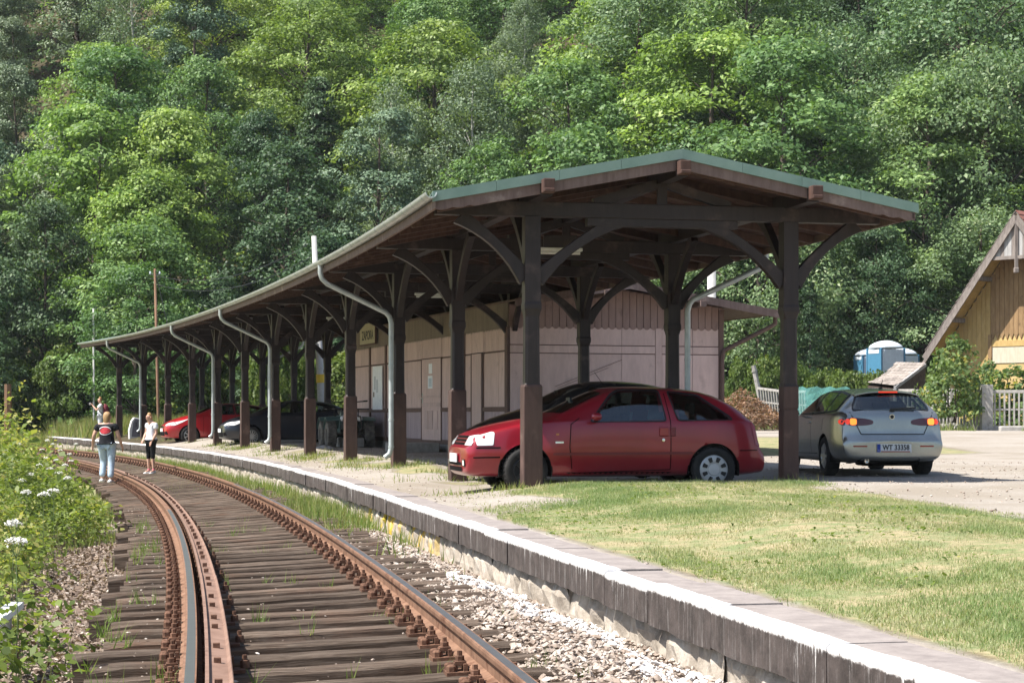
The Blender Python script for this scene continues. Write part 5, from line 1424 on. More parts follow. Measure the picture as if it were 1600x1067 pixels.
def cabin(root, x0, x1, hw, belt, dash, rows):
    b = MB(); q = [(x0, -hw), (x1, -hw), (x1, hw), (x0, hw)]; lo = [(x, y, .32) for x, y in q]; hi = [(x, y, belt) for x, y in q]
    b.add(lo + hi, [(0, 1, 2, 3), (0, 4, 5, 1), (1, 5, 6, 2), (2, 6, 7, 3), (3, 7, 4, 0)]); b.build('cabin_trim', M_CABIN, root, local=True)
    MB().box((dash, 0, belt - .06), (.40, hw * 1.96, .20)).build('dashboard', M_CABIN, root, local=True, bevel=.05)
    MB().lathe([(.165, -.012), (.19, -.012), (.19, .012), (.165, .012), (.165, -.012)], Matrix.Translation((dash + .34, -.36, belt + .02)) @ Matrix.Rotation(R(62), 4, 'Y'), 20).build('steering_wheel', M_BLK, root, local=True)
    seats(root, rows, .36, .42)
    MB().beam((dash + .16, -.04, belt + .33), (dash + .16, .18, belt + .33), .03, .06).build('rear_view_mirror', M_BLK, root, local=True)
def seats(root, xs, wy, z0=.45):
    for x in xs:
        for sd in (-1, 1):
            b = MB(); b.box((x, sd * wy, z0 + .05), (.45, .42, .14)); b.box((x + .25, sd * wy, z0 + .33), (.12, .42, .55)); b.box((x + .30, sd * wy, z0 + .68), (.08, .24, .16)); b.build('seat', M_CABIN, root, local=True, bevel=.03)

# ---------------------------------------------------------------- dark red three-door hatchback
M_REDP = paint('dark_red_paint', (.275, .008, .020), .15, .30)
M_REDT = plain('dark_red_trim', (.16, .014, .022), .45)
st_red = [
    ('h', .03, .26, .62, .70, .66, .585, .60), ('h', .07, .22, .68, .755, .70, .60, .615), ('h', .12, .215, .72, .79, .735, .70, .73), ('h', .17, .21, .74, .81, .75, .755, .79),
    ('h', .50, .20, .79, .838, .775, .86, .895), ('h', .85, .20, .80, .842, .79, .925, .965), ('h', 1.10, .20, .80, .845, .795, .955, 1.0),
    ('c', 1.24, .20, .80, .845, .825, .945, 1.045, .745, 1.02), ('c', 1.62, .20, .80, .845, .835, .945, 1.245, .665, 1.205), ('c', 1.95, .20, .80, .845, .838, .945, 1.395, .605, 1.35), ('c', 2.12, .20, .80, .845, .838, .945, 1.42, .60, 1.37),
    ('c', 2.55, .20, .80, .845, .835, .945, 1.43, .60, 1.385), ('c', 3.0, .20, .80, .845, .83, .945, 1.405, .595, 1.355), ('c', 3.30, .20, .80, .84, .825, .945, 1.375, .60, 1.33), ('c', 3.64, .20, .79, .835, .81, .95, 1.235, .62, 1.19), ('c', 3.88, .21, .78, .82, .775, .95, 1.06, .65, 1.02),
    ('h', 3.95, .22, .76, .80, .74, .91, .94), ('h', 3.99, .23, .755, .795, .735, .62, .64), ('h', 4.05, .23, .745, .785, .73, .535, .55), ('h', 4.09, .26, .70, .75, .70, .50, .51)]
def red_hatch():
    ang = R(11.5); c = Vector((-.83, 25.10, zg(1.5, 26.4)))
    # local +x runs from the nose to the tail
    root = thing('parked_car', 'dark red three-door hatchback with a scraped flank parked between the front posts of the shelter', 'car', c + Vector((.02, .92, 0)), ang, 'cars parked at the station', 1.055); root.scale.z = 1.045
    wh = [(.80, .30), (3.34, .30)]; RA = .345
    w1 = [(1.66, .93), (2.68, .945), (2.63, 1.335), (2.10, 1.335), (1.98, 1.28)]; w2 = [(2.86, .955), (3.60, .955), (3.56, .99), (3.16, 1.27), (2.76, 1.325)]
    ws = [(1.30, -.64), (1.88, -.52), (1.88, .52), (1.30, .64), (1.26, .3), (1.25, 0), (1.26, -.3)]; rw_ = [(3.42, -.37), (3.42, .37), (3.82, .43), (3.82, -.43)]
    me, bvh = body_mesh('body', st_red, M_REDP, wh, RA, [('side', w1), ('side', w2), ('top', ws), ('top', rw_)]); body = link('body', me, root)
    arches(root, (.80, 3.34), .30, .84, RA); add_wheels(root, [.80], .745, .295, .175, 'spoke', 5, M_BLK, R(8)); add_wheels(root, [3.34], .745, .295, .175, 'cap', 8, M_HUB)
    dk = lambda *a, **k: decal(bvh, *a, **k)
    # side glass with black surrounds
    w1 = [(1.66, .93), (2.68, .945), (2.63, 1.335), (2.10, 1.335), (1.98, 1.28)]; w2 = [(2.86, .955), (3.60, .955), (3.56, .99), (3.16, 1.27), (2.76, 1.325)]
    for w_ in (w1, w2):
        seal(bvh, w_, .024, 'side', .012, root, (-1, 1)); dk(w_, 'side', .011, 'side_window', M_GLASS, root, both=True, rnd=.05)
    # door
    dpoly = [(1.40, .90), (1.52, .98), (2.06, 1.37), (2.70, 1.375), (2.745, .95), (2.745, .30), (1.42, .26), (1.38, .60)]
    n = len(dpoly)
    for sd in (-1, 1):
        for i in range(n):
            a, q = dpoly[i], dpoly[(i + 1) % n]; d = (Vector(q) - Vector(a)).normalized(); nn = Vector((-d.y, d.x)) * .0055
            if i in (1, 2): continue
            decal(bvh, [tuple(Vector(a) - nn), tuple(Vector(q) - nn), tuple(Vector(q) + nn), tuple(Vector(a) + nn)], 'side', .004, 'door_gap', M_SHUT, root, rnd=0, side=sd)
        door = decal(bvh, [(1.43, .93), (2.735, .92), (2.735, .31), (1.44, .27), (1.40, .60)], 'side', .003, 'door', M_REDP, root, rnd=.03, side=sd)
        b = MB(); h_, nr, _, _ = bvh.ray_cast(Vector((2.70, sd * 3, .80)), Vector((0, -sd, 0))); b.box(h_ + Vector((-.05, sd * .012, .0)), (.13, .03, .12)); b.build('door_handle', M_REDP, root, bevel=.012, local=True)
        b = MB(); b.box(h_ + Vector((.075, sd * .010, .0)), (.075, .02, .12)); b.build('handle_flap', M_REDT, root, bevel=.01, local=True)
        b = MB(); b.lathe([(0, .0), (.022, 0), (.022, .012), (0, .014)], Matrix.Translation(h_ + Vector((-.06, sd * .008, -.11))) @ Matrix.Rotation(R(90 * -sd), 4, 'X'), 10); b.build('lock', M_CHROME, root, local=True)
        decal(bvh, [(1.16, .525), (3.02, .535), (3.06, .515), (3.02, .50), (1.16, .495)], 'side', .012, 'side_moulding', M_REDT, root, rnd=.0, side=sd)
        decal(bvh, [(1.20, .27), (2.98, .27), (2.98, .205), (1.20, .20)], 'side', .004, 'sill', M_SHUT, root, rnd=0, side=sd)
        decal(bvh, [(.155, .60), (.47, .605), (.47, .588), (.155, .583)], 'side', .004, 'bumper_gap', M_SHUT, root, rnd=0, side=sd)
        decal(bvh, [(.12, .475), (.46, .48), (.46, .462), (.12, .458)], 'side', .006, 'bumper_strip', M_SHUT, root, rnd=0, side=sd)
        decal(bvh, [(3.70, .555), (4.0, .555), (4.0, .545), (3.70, .54)], 'side', .004, 'bumper_gap', M_SHUT, root, rnd=0, side=sd)
        decal(bvh, [(3.86, .93), (3.985, .90), (3.99, .60), (3.93, .60)], 'side', .006, 'tail_lamp', M_RED, root, rnd=.02, side=sd)
        decal(bvh, [(1.19, .675), (1.30, .675), (1.30, .65), (1.19, .65)], 'side', .005, 'badge', M_CHROME, root, rnd=0, side=sd)
        decal(bvh, [(1.20, .78), (1.24, .78), (1.24, .755), (1.20, .755)], 'side', .005, 'repeater_lamp', M_LIT_OFF, root, rnd=0, side=sd)
        decal(bvh, [(.155, .735), (.37, .80), (.40, .79), (.375, .625), (.165, .62)], 'side', .010, 'headlight', M_LENS, root, rnd=.02, side=sd)
    # screens
    dk([(1.30, -.64), (1.88, -.52), (1.88, .52), (1.30, .64), (1.26, .3), (1.25, 0), (1.26, -.3)], 'top', .006, 'windscreen', M_GLASS, root, rnd=.05)
    dk([(3.42, -.37), (3.42, .37), (3.82, .43), (3.82, -.43)], 'top', .006, 'rear_window', M_GLASS, root, rnd=.05)
    # nose
    for sd in (-1, 1):
        dk([(sd * .73, .62), (sd * .42, .62), (sd * .42, .735), (sd * .70, .76)], 'front', .010, 'headlight', M_LENS, root, rnd=.02)
        dk([(sd * .62, .35), (sd * .50, .35), (sd * .50, .44), (sd * .62, .44)], 'front', .008, 'fog_lamp_recess', M_SHUT, root, rnd=.01); dk([(sd * .60, .36), (sd * .52, .36), (sd * .52, .43), (sd * .60, .43)], 'front', .014, 'fog_lamp', M_LENS, root, rnd=.02)
    for z in (.64, .685, .73): dk([(-.36, z - .014), (.36, z - .014), (.36, z + .014), (-.36, z + .014)], 'front', .008, 'grille_slot', M_SHUT, root, rnd=0)
    dk([(-.46, .28), (.46, .28), (.46, .34), (-.46, .34)], 'front', .008, 'air_intake', M_SHUT, root, rnd=.01)
    dk([(-.44, .36), (.44, .36), (.44, .40), (-.44, .40)], 'front', .008, 'air_intake', M_SHUT, root, rnd=.01)
    MB().box((-.012, 0, .455), (.012, .52, .115)).build('number_plate', M_PLATE, root, local=True)
    mirror_(root, 1.72, .86, 1.0, M_REDP)
    b = MB()
    for sd in (-.35, .25): b.beam((1.30, sd, 1.055), (1.58, sd + .45, 1.225), .012, .012)
    b.build('wiper', M_BLK, root, local=True)
    b = MB(); b.tube([(2.05, 0, 1.42), (1.92, 0, 1.60)], .004, 5); b.build('aerial', M_BLK, root, local=True)
    cabin(root, 1.25, 3.7, .70, .90, 1.42, (1.95, 2.85)); return root
M_LIT_OFF = plain('amber_lens', (.5, .16, .02), .3)
red_hatch()

# ---------------------------------------------------------------- silver estate car seen from behind
M_SILV = paint('silver_green_paint', (.40, .405, .375), .8, .27)
st_sil = [
    ('h', .03, .26, .60, .68, .64, .56, .62), ('h', .12, .22, .70, .78, .72, .64, .70), ('h', .35, .20, .78, .84, .77, .74, .80), ('h', .80, .19, .82, .868, .80, .83, .89), ('h', 1.25, .19, .83, .872, .815, .90, .96),
    ('c', 1.42, .19, .83, .872, .84, .93, 1.0, .76, .985), ('c', 1.85, .19, .83, .872, .85, .94, 1.22, .66, 1.18), ('c', 2.25, .19, .83, .872, .85, .95, 1.385, .575, 1.335), ('c', 2.5, .19, .83, .872, .85, .955, 1.41, .565, 1.36),
    ('c', 3.1, .19, .83, .872, .85, .97, 1.42, .56, 1.36), ('c', 3.6, .19, .83, .875, .85, .985, 1.395, .55, 1.335), ('c', 3.95, .20, .82, .868, .83, 1.0, 1.36, .535, 1.305), ('c', 4.08, .21, .81, .855, .81, 1.01, 1.335, .535, 1.28),
    ('c', 4.22, .22, .80, .84, .78, 1.01, 1.20, .60, 1.15), ('h', 4.32, .24, .78, .82, .755, 1.0, 1.03), ('h', 4.37, .25, .775, .81, .745, .93, .95), ('h', 4.385, .25, .77, .81, .75, .66, .675), ('h', 4.42, .25, .76, .815, .765, .60, .615), ('h', 4.45, .28, .72, .79, .74, .55, .56)]
def silver_estate():
    hd = R(90 + 5.0)            # nose direction
    tail = Vector((5.93, 28.85, 0)); fwd = Vector((math.cos(hd), math.sin(hd), 0)); nose = tail + fwd * 4.45
    nose.z = zg(tail.x, tail.y + 2) - .005
    root = thing('parked_car', 'silver-green estate car with glowing tail lamps and plate WT 33358 on the gravel yard', 'car', nose, hd + math.pi, 'cars parked at the station')
    wh = [(.87, .31), (3.47, .31)]; RA = .355
    g1, g2, g3 = [(1.72, .975), (2.62, .99), (2.60, 1.325), (2.24, 1.28)], [(2.70, .995), (3.38, 1.01), (3.30, 1.31), (2.68, 1.325)], [(3.46, 1.012), (3.95, 1.035), (3.86, 1.255), (3.38, 1.31)]
    rwc = [(-.585, 1.045), (.585, 1.045), (.47, 1.275), (-.47, 1.275)]
    me, bvh = body_mesh('body', st_sil, M_SILV, wh, RA, [('side', g1), ('side', g2), ('side', g3), ('rear', rwc), ('top', [(1.46, -.60), (2.14, -.50), (2.14, .50), (1.46, .60)])])
    cabin(root, 1.4, 4.2, .72, .92, 1.55, (2.1, 3.1)); link('body', me, root)
    arches(root, (.87, 3.47), .31, .87, RA); add_wheels(root, [.87, 3.47], .755, .308, .205, 'spoke', 8, M_RIM)
    dk = lambda *a, **k: decal(bvh, *a, **k)
    for sd in (-1, 1):
        allw = [(1.68, .965), (2.60, .985), (3.40, 1.0), (3.98, 1.03), (3.90, 1.27), (3.4, 1.325), (2.6, 1.345), (2.22, 1.30)]
        for g_ in (g1, g2, g3): seal(bvh, g_, .035, 'side', .012, root, (sd,))
        dk([(1.72, .975), (2.62, .99), (2.60, 1.325), (2.24, 1.28)], 'side', .011, 'side_window', M_GLASS, root, rnd=.03, side=sd)
        dk([(2.70, .995), (3.38, 1.01), (3.30, 1.31), (2.68, 1.325)], 'side', .011, 'side_window', M_GLASS, root, rnd=.03, side=sd)
        dk([(3.46, 1.012), (3.95, 1.035), (3.86, 1.255), (3.38, 1.31)], 'side', .011, 'side_window', M_GLASS, root, rnd=.03, side=sd)
        for pl in ([(1.46, .92), (1.47, .35)], [(2.66, .96), (2.66, .35)], [(3.42, .98), (3.36, .72)], [(1.47, .32), (3.0, .34)]):
            a, q = Vector(pl[0]), Vector(pl[1]); d = (q - a).normalized(); nn = Vector((-d.y, d.x)) * .005
            dk([tuple(a - nn), tuple(q - nn), tuple(q + nn), tuple(a + nn)], 'side', .004, 'door_gap', M_SHUT, root, rnd=0, side=sd)
        h_, nr, _, _ = bvh.ray_cast(Vector((1.9 + .62, sd * 3, .84)), Vector((0, -sd, 0))); MB().box(h_ + Vector((0, sd * .012, 0)), (.17, .03, .03)).build('door_handle', M_CHROME, root, local=True, bevel=.01)
        # slim lamps that wrap round the corner
        L = [(sd * .30, .815), (sd * .30, .875), (sd * .44, .905), (sd * .64, .915), (sd * .80, .895), (sd * .80, .80), (sd * .60, .79), (sd * .42, .795)]
        dk(L, 'rear', .007, 'tail_lamp', M_DRED, root, rnd=.04)
        dk([(sd * .565, .805), (sd * .565, .90), (sd * .67, .905), (sd * .67, .802)], 'rear', .011, 'lit_lamp', M_LIT, root, rnd=.03)
        dk([(sd * .675, .81), (sd * .675, .90), (sd * .80, .885), (sd * .80, .812)], 'rear', .010, 'lit_lamp', M_LIT2, root, rnd=.03)
        dk([(4.27, .80), (4.27, .89), (4.40, .90), (4.40, .80)], 'side', .007, 'tail_lamp', M_DRED, root, rnd=.03, side=sd)
        dk([(sd * .42, .462), (sd * .64, .462), (sd * .64, .485), (sd * .42, .485)], 'rear', .007, 'reflector', M_RED, root, rnd=.01)
        # tailgate side gap, slanting inwards
        a, q = Vector((sd * .66, 1.0)), Vector((sd * .50, .66)); d = (q - a).normalized(); nn = Vector((-d.y, d.x)) * .005
        dk([tuple(a - nn), tuple(q - nn), tuple(q + nn), tuple(a + nn)], 'rear', .008, 'tailgate_gap', M_SHUT, root, rnd=0)
    dk([(-.50, .652), (.50, .652), (.50, .664), (-.50, .664)], 'rear', .006, 'tailgate_gap', M_SHUT, root, rnd=0)
    rw = [(-.60, 1.035), (.60, 1.035), (.575, 1.10), (.47, 1.275), (.40, 1.295), (-.40, 1.295), (-.47, 1.275), (-.575, 1.10)]
    seal(bvh, rw, .022, 'rear', .011, root); dk(rw, 'rear', .010, 'rear_window', M_GLASS, root, rnd=.05)
    b = MB(); rings = []
    for i in range(15):
        y = -.52 + 1.04 * i / 14; z = 1.325 - .06 * (abs(y) / .52) ** 3; x = 4.10 - .05 * (abs(y) / .52) ** 2; rings.append([(x - .14, y, z + .025), (x + .045, y, z + .004), (x + .045, y, z - .016), (x - .1, y, z - .02)])
    b.sweep(rings); b.build('roof_spoiler', M_SILV, root, local=True, smooth=False, bevel=.006)
    MB().box((4.148, 0, 1.318), (.014, .30, .024)).build('high_brake_lamp', M_LIT2, root, local=True)
    b = MB(); b.beam((4.335, 0, 1.055), (4.335, .38, 1.07), .02, .025); b.box((4.345, .02, 1.05), (.03, .08, .03)); b.build('rear_wiper', M_BLK, root, local=True)
    dk([(-.36, .40), (.36, .40), (.33, .50), (.30, .515), (-.30, .515), (-.33, .50)], 'rear', .004, 'plate_recess', M_SILV, root, rnd=.02)
    pl = MB().box((4.487, 0, .445), (.012, .545, .125)).build('number_plate', M_PLATE, root, local=True)
    MB().box((4.4952, -.245, .445), (.003, .052, .122)).build('plate_band', M_BLUE, pl, local=True)
    MB().box((4.4952, .02, .392), (.003, .46, .015)).build('plate_strip', M_RED, pl, local=True)
    t_ = text('plate_lettering', 'WT 33358', M_INK, .112, face_M(Vector((4.4945, .028, .452)), Vector((0, 1, 0)), Vector((0, 0, 1)), Vector((1, 0, 0))), None, xs=.86, bold=.003); t_.parent = pl
    t_ = text('plate_lettering', 'PL', M_PLATE, .03, face_M(Vector((4.4974, -.245, .41)), Vector((0, 1, 0)), Vector((0, 0, 1)), Vector((1, 0, 0))), None); t_.parent = pl
    # round badge with a ring
    h_, nr, _, _ = bvh.ray_cast(Vector((9, 0, .93)), Vector((-1, 0, 0))); Mb = Matrix.Translation(h_ + Vector((.002, 0, 0))) @ Matrix.Rotation(R(90), 4, 'Y')
    bd = MB().lathe([(.0, .008), (.030, .008), (.032, .010), (.042, .010), (.044, 0)], Mb, 20).build('badge', M_CHROME, root, local=True)
    MB().lathe([(0, .0095), (.029, .0095)], Mb, 16).build('badge_face', M_BLK, bd, local=True)
    MB().lathe([(.030, -.10), (.036, -.10), (.036, .02), (.030, .02), (.028, -.05), (0, -.05)], Matrix.Translation((4.42, -.42, .245)) @ Matrix.Rotation(R(90), 4, 'Y'), 14).build('tail_pipe', M_CHROME, root, local=True)
    dk([(-.55, .235), (.45, .235), (.40, .30), (-.50, .30)], 'rear', .006, 'bumper_valance', M_SHUT, root, rnd=.03)
    MB().box((3.9, .05, .22), (.5, .9, .12)).build('silencer', M_SHUT, root, local=True, bevel=.04)
    b = MB(); b.tube([(3.75, 0, 1.38), (3.86, 0, 1.52)], [.008, .004], 6); b.box((3.74, 0, 1.385), (.08, .04, .03)); b.build('aerial', M_BLK, root, local=True)
    mirror_(root, 1.78, .87, 1.02, M_SILV)
    dk([(1.46, -.60), (2.14, -.50), (2.14, .50), (1.46, .60)], 'top', .006, 'windscreen', M_GLASS, root, rnd=.05)
    return root
silver_estate()

# ---------------------------------------------------------------- rounded hatchbacks
st_mod = [
    ('h', .04, .25, .55, .64, .60, .60, .66), ('h', .12, .22, .68, .76, .70, .68, .74), ('h', .35, .20, .78, .84, .765, .80, .86), ('h', .75, .20, .82, .875, .80, .91, .98), ('h', 1.05, .20, .83, .88, .815, .97, 1.05),
    ('c', 1.20, .20, .83, .88, .845, 1.0, 1.11, .77, 1.08), ('c', 1.70, .20, .83, .88, .855, 1.0, 1.36, .66, 1.31), ('c', 2.05, .20, .83, .88, .855, 1.01, 1.455, .61, 1.40), ('c', 2.45, .20, .83, .88, .855, 1.02, 1.485, .60, 1.425),
    ('c', 3.1, .20, .83, .88, .85, 1.04, 1.46, .585, 1.395), ('c', 3.6, .21, .82, .87, .83, 1.06, 1.37, .57, 1.31), ('c', 3.95, .22, .80, .85, .80, 1.06, 1.20, .60, 1.15), ('h', 4.12, .24, .78, .82, .75, 1.0, 1.03), ('h', 4.18, .25, .76, .80, .73, .70, .72), ('h', 4.25, .27, .72, .77, .70, .55, .56)]
def modern_hatch(name_label, loc, ang, mat, rimn, scale=1.0, light=True):
    root = thing('parked_car', name_label, 'car', loc, ang, 'cars parked at the station', scale)
    wh = [(.86, .315), (3.46, .315)]; RA = .365
    me, bvh = body_mesh('body', st_mod, mat, wh, RA, [('side', [(1.60, 1.045), (2.46, 1.07), (2.44, 1.385), (2.04, 1.35)]), ('side', [(2.54, 1.075), (3.2, 1.095), (3.70, 1.145), (3.5, 1.27), (2.98, 1.355), (2.52, 1.385)]), ('top', [(1.28, -.66), (1.98, -.52), (1.98, .52), (1.28, .66), (1.20, .3), (1.20, -.3)]), ('top', [(3.62, -.50), (3.62, .50), (3.95, .54), (3.95, -.54)])])
    cabin(root, 1.3, 3.8, .73, .96, 1.5, (2.05, 2.95)); link('body', me, root)
    arches(root, (.86, 3.46), .315, .88, RA); add_wheels(root, [.86, 3.46], .765, .318, .20, 'spoke', rimn, M_RIM)
    dk = lambda *a, **k: decal(bvh, *a, **k)
    for sd in (-1, 1):
        w_ = [(1.55, 1.03), (2.4, 1.06), (3.2, 1.085), (3.75, 1.14), (3.55, 1.28), (3.0, 1.375), (2.4, 1.405), (2.0, 1.36)]
        for g_ in ([(1.60, 1.045), (2.46, 1.07), (2.44, 1.385), (2.04, 1.35)], [(2.54, 1.075), (3.2, 1.095), (3.70, 1.145), (3.5, 1.27), (2.98, 1.355), (2.52, 1.385)]): seal(bvh, g_, .035, 'side', .011, root, (sd,))
        dk([(1.60, 1.045), (2.46, 1.07), (2.44, 1.385), (2.04, 1.35)], 'side', .010, 'side_window', M_GLASS, root, rnd=.03, side=sd)
        dk([(2.54, 1.075), (3.2, 1.095), (3.70, 1.145), (3.5, 1.27), (2.98, 1.355), (2.52, 1.385)], 'side', .010, 'side_window', M_GLASS, root, rnd=.03, side=sd)
        for pl in ([(1.36, .98), (1.34, .36)], [(2.50, 1.04), (2.50, .36)], [(3.30, 1.06), (3.18, .66)]):
            a, q = Vector(pl[0]), Vector(pl[1]); d = (q - a).normalized(); nn = Vector((-d.y, d.x)) * .005
            dk([tuple(a - nn), tuple(q - nn), tuple(q + nn), tuple(a + nn)], 'side', .004, 'door_gap', M_SHUT, root, rnd=0, side=sd)
        for hx in (2.36, 3.15):
            h_, nr, _, _ = bvh.ray_cast(Vector((hx, sd * 3, .90)), Vector((0, -sd, 0))); MB().box(h_ + Vector((0, sd * .012, 0)), (.18, .03, .035)).build('door_handle', mat, root, local=True, bevel=.01)
        dk([(.20, .66), (.30, .76), (.85, .90), (.62, .78), (.34, .66)], 'side', .008, 'headlight', M_LENS, root, rnd=.03, side=sd)
        dk([(sd * .72, .70), (sd * .70, .78), (sd * .42, .74), (sd * .40, .66), (sd * .60, .64)], 'front', .008, 'headlight', M_LENS, root, rnd=.03)
        dk([(sd * .68, .34), (sd * .50, .34), (sd * .48, .44), (sd * .66, .46)], 'front', .007, 'fog_lamp_recess', M_SHUT, root, rnd=.02)
        dk([(4.0, .98), (4.14, .95), (4.18, .74), (4.02, .74)], 'side', .006, 'tail_lamp', M_RED, root, rnd=.03, side=sd)
    dk([(-.42, .30), (.42, .30), (.46, .44), (-.46, .44)], 'front', .008, 'grille', M_SHUT, root, rnd=.03)
    dk([(-.38, .58), (.38, .58), (.36, .64), (-.36, .64)], 'front', .008, 'grille', M_SHUT, root, rnd=.02); dk([(-.40, .605), (.40, .605), (.40, .62), (-.40, .62)], 'front', .012, 'chrome_bar', M_CHROME, root, rnd=0)
    MB().box((-.005, 0, .50), (.014, .52, .115)).build('number_plate', M_PLATE, root, local=True)
    dk([(1.28, -.66), (1.98, -.52), (1.98, .52), (1.28, .66), (1.20, .3), (1.20, -.3)], 'top', .006, 'windscreen', M_GLASS, root, rnd=.06)
    dk([(3.62, -.50), (3.62, .50), (3.95, .54), (3.95, -.54)], 'top', .006, 'rear_window', M_GLASS, root, rnd=.05)
    mirror_(root, 1.66, .88, 1.07, mat); return root
M_RED2 = paint('bright_red_paint', (.42, .008, .014), .1); M_NAVY = paint('blue_black_paint', (.012, .016, .028), .2, .3); M_BLKP = paint('black_paint', (.008, .009, .010), .1, .3)
def cross(Y, u, z=None):
    p, t, n = axis(Y); q = p + n * u; q.z = zg(q.x, q.y) if z is None else z; return q, math.atan2(n.y, n.x)
q, a = cross(66.7, -.72); modern_hatch('bright red hatchback furthest along beneath the shelter, nose to the track', q, a, M_RED2, 7)
q, a = cross(58.3, -.15); modern_hatch('blue-black hatchback with many-spoked wheels beside the bright red one', q, a, M_NAVY, 14)
q, a = cross(29.4, .06); r_ = modern_hatch('black car with a dark roof half hidden behind the dark red hatchback', q, a, M_BLKP, 7, 1.09); r_.scale.x = .93

# ---------------------------------------------------------------- quad bike and the things by the wall
M_OLIVE = plain('dark_green_plastic', (.07, .13, .12), .4); M_GUN = surf('muddy_grey_metal', (.05, .05, .05), (.14, .13, .12), 8, rough=.6, metal=.3)
M_MUD = surf('muddy_tyre', (.08, .075, .068), (.22, .205, .18), 9, rough=.95, bmp=.3)
def quad():
    p = P(541, 697, 52.0); root = thing('quad_bike', 'muddy dark green quad bike with chunky tyres parked beside the waiting room wall', 'quad bike', (p.x, p.y, zg(p.x, p.y)), R(103), None, 1.14)
    # local: nose towards -x
    t = MB(); r, w_ = .31, .24; MX = Matrix.Rotation(R(90), 4, 'X')
    t.lathe([(.16, -w_ * .45), (.2, -w_ * .5), (.27, -w_ * .5), (r, -w_ * .34), (r, w_ * .34), (.27, w_ * .5), (.2, w_ * .5), (.16, w_ * .45), (.15, 0)], MX, 28)
    for j in range(22):
        a = 2 * math.pi * j / 22
        for sd in (-1, 1): t.box(MX @ Vector((math.cos(a + sd * .07) * r, math.sin(a + sd * .07) * r, sd * .055)), (.035, .10, .035), Matrix.Rotation(a, 3, 'Y').inverted())
    tm = t.mesh('tyre', M_MUD); h = MB(); h.lathe([(0, .04), (.06, .05), (.07, .02), (.15, .06), (.165, .11)], MX, 18); h.lathe([(0, -.04), (.15, -.06), (.165, -.11)], MX, 18); hm = h.mesh('rim', M_GUN, True)
    for x in (-.62, .62):
        for sd in (-1, 1):
            w2 = bpy.data.objects.new('wheel', None); COL.objects.link(w2); w2.parent = root; w2.location = (x, sd * .46, .31); w2.rotation_euler = (0, 0, R(180) if sd > 0 else 0)
            link('tyre', tm, w2); link('rim', hm, w2)
    b = MB(); b.sweep([[(x, -w, z0), (x, w, z0), (x, w * .8, z1), (x, -w * .8, z1)] for x, w, z0, z1 in ((-.85, .16, .45, .72), (-.55, .24, .38, .86), (-.15, .20, .34, .88), (.3, .20, .36, .76), (.85, .18, .45, .78))]); b.build('body', M_OLIVE, root, local=True, bevel=.04)
    for x in (-.62, .62):
        for sd in (-1, 1):
            rings = []
            for i in range(9):
                a_ = math.pi * (.10 + .60 * i / 8); rings.append([(x + .40 * math.cos(a_), sd * y, .33 + .40 * math.sin(a_) + dz) for y, dz in ((.22, .03), (.60, 0), (.60, -.02), (.22, .0))])
            MB().sweep(rings).build('mudguard', M_OLIVE, root, local=True)
    for x0, x1 in ((-.98, -.38), (.42, 1.0)):
        b = MB()
        for y in np.linspace(-.40, .40, 6): b.tube([(x0, y, .93), (x1, y, .93)], .012, 6)
        b.tube([(x0, -.42, .93), (x0, .42, .93)], .014, 6); b.tube([(x1, -.42, .93), (x1, .42, .93)], .014, 6)
        for y in (-.2, .2): b.tube([((x0 + x1) / 2, y, .75), ((x0 + x1) / 2, y, .93)], .014, 6)
        b.build('rack', M_BLK, root, local=True)
    b = MB(); b.sweep([[(x, -.15, z), (x, .15, z), (x, .12, z + .11), (x, -.12, z + .11)] for x, z in ((-.12, .84), (.15, .78), (.45, .80), (.62, .86))]); b.build('seat', M_BLK, root, local=True, bevel=.03)
    b = MB(); b.tube([(-.22, 0, .85), (-.14, 0, 1.08)], .03, 8); b.tube([(-.06, -.42, 1.12), (-.14, -.2, 1.10), (-.16, 0, 1.10), (-.14, .2, 1.10), (-.06, .42, 1.12)], .014, 8)
    for sd in (-1, 1): b.tube([(-.06, sd * .42, 1.12), (-.02, sd * .52, 1.13)], .02, 8); b.tube([(-.1, sd * .36, 1.12), (-.14, sd * .5, 1.11)], .007, 5)
    b.build('handlebar', M_BLK, root, local=True)
    for sd in (-1, 1): MB().lathe([(0, .0), (.06, 0), (.075, .05), (.06, .09), (0, .1)], Matrix.Translation((-.86, sd * .20, .70)) @ Matrix.Rotation(R(-90), 4, 'Y'), 12).build('headlight', M_LENS, root, local=True)
    b = MB(); b.tube([(-.98, -.25, .45), (-1.02, -.2, .75), (-1.02, .2, .75), (-.98, .25, .45)], .018, 6); b.tube([(-.98, -.25, .45), (-.6, -.2, .36)], .018, 6); b.tube([(-.98, .25, .45), (-.6, .2, .36)], .018, 6); b.build('bumper_bar', M_GUN, root, local=True)
    b = MB(); b.box((.1, 0, .42), (.9, .3, .26)); b.tube([(-.62, -.46, .31), (-.62, .46, .31)], .025, 6); b.tube([(.62, -.46, .31), (.62, .46, .31)], .025, 6); b.build('engine', M_GUN, root, local=True, bevel=.02)
quad()
tt = wallpt(575, 665)[0]
g0 = BP(tt, -.95, 0); g0.z = zg(g0.x, g0.y)
cr_ = thing('storage_crate', 'dark green plastic crate with rubbish on top against the wall', 'crate', g0, BH)
M_CRATE = plain('bottle_green_plastic', (.008, .055, .045), .45)
b = MB(); b.sweep([[(-.33 - e, -.22 - e, z), (.33 + e, -.22 - e, z), (.33 + e, .22 + e, z), (-.33 - e, .22 + e, z)] for z, e in ((0, 0), (.42, .03), (.42, .05), (.47, .05))]); b.build('box', M_CRATE, cr_, local=True, bevel=.01)
for i in range(4): MB().box((-.24 + i * .16, -.255, .22), (.03, .02, .34)).build('rib', M_CRATE, cr_, local=True)
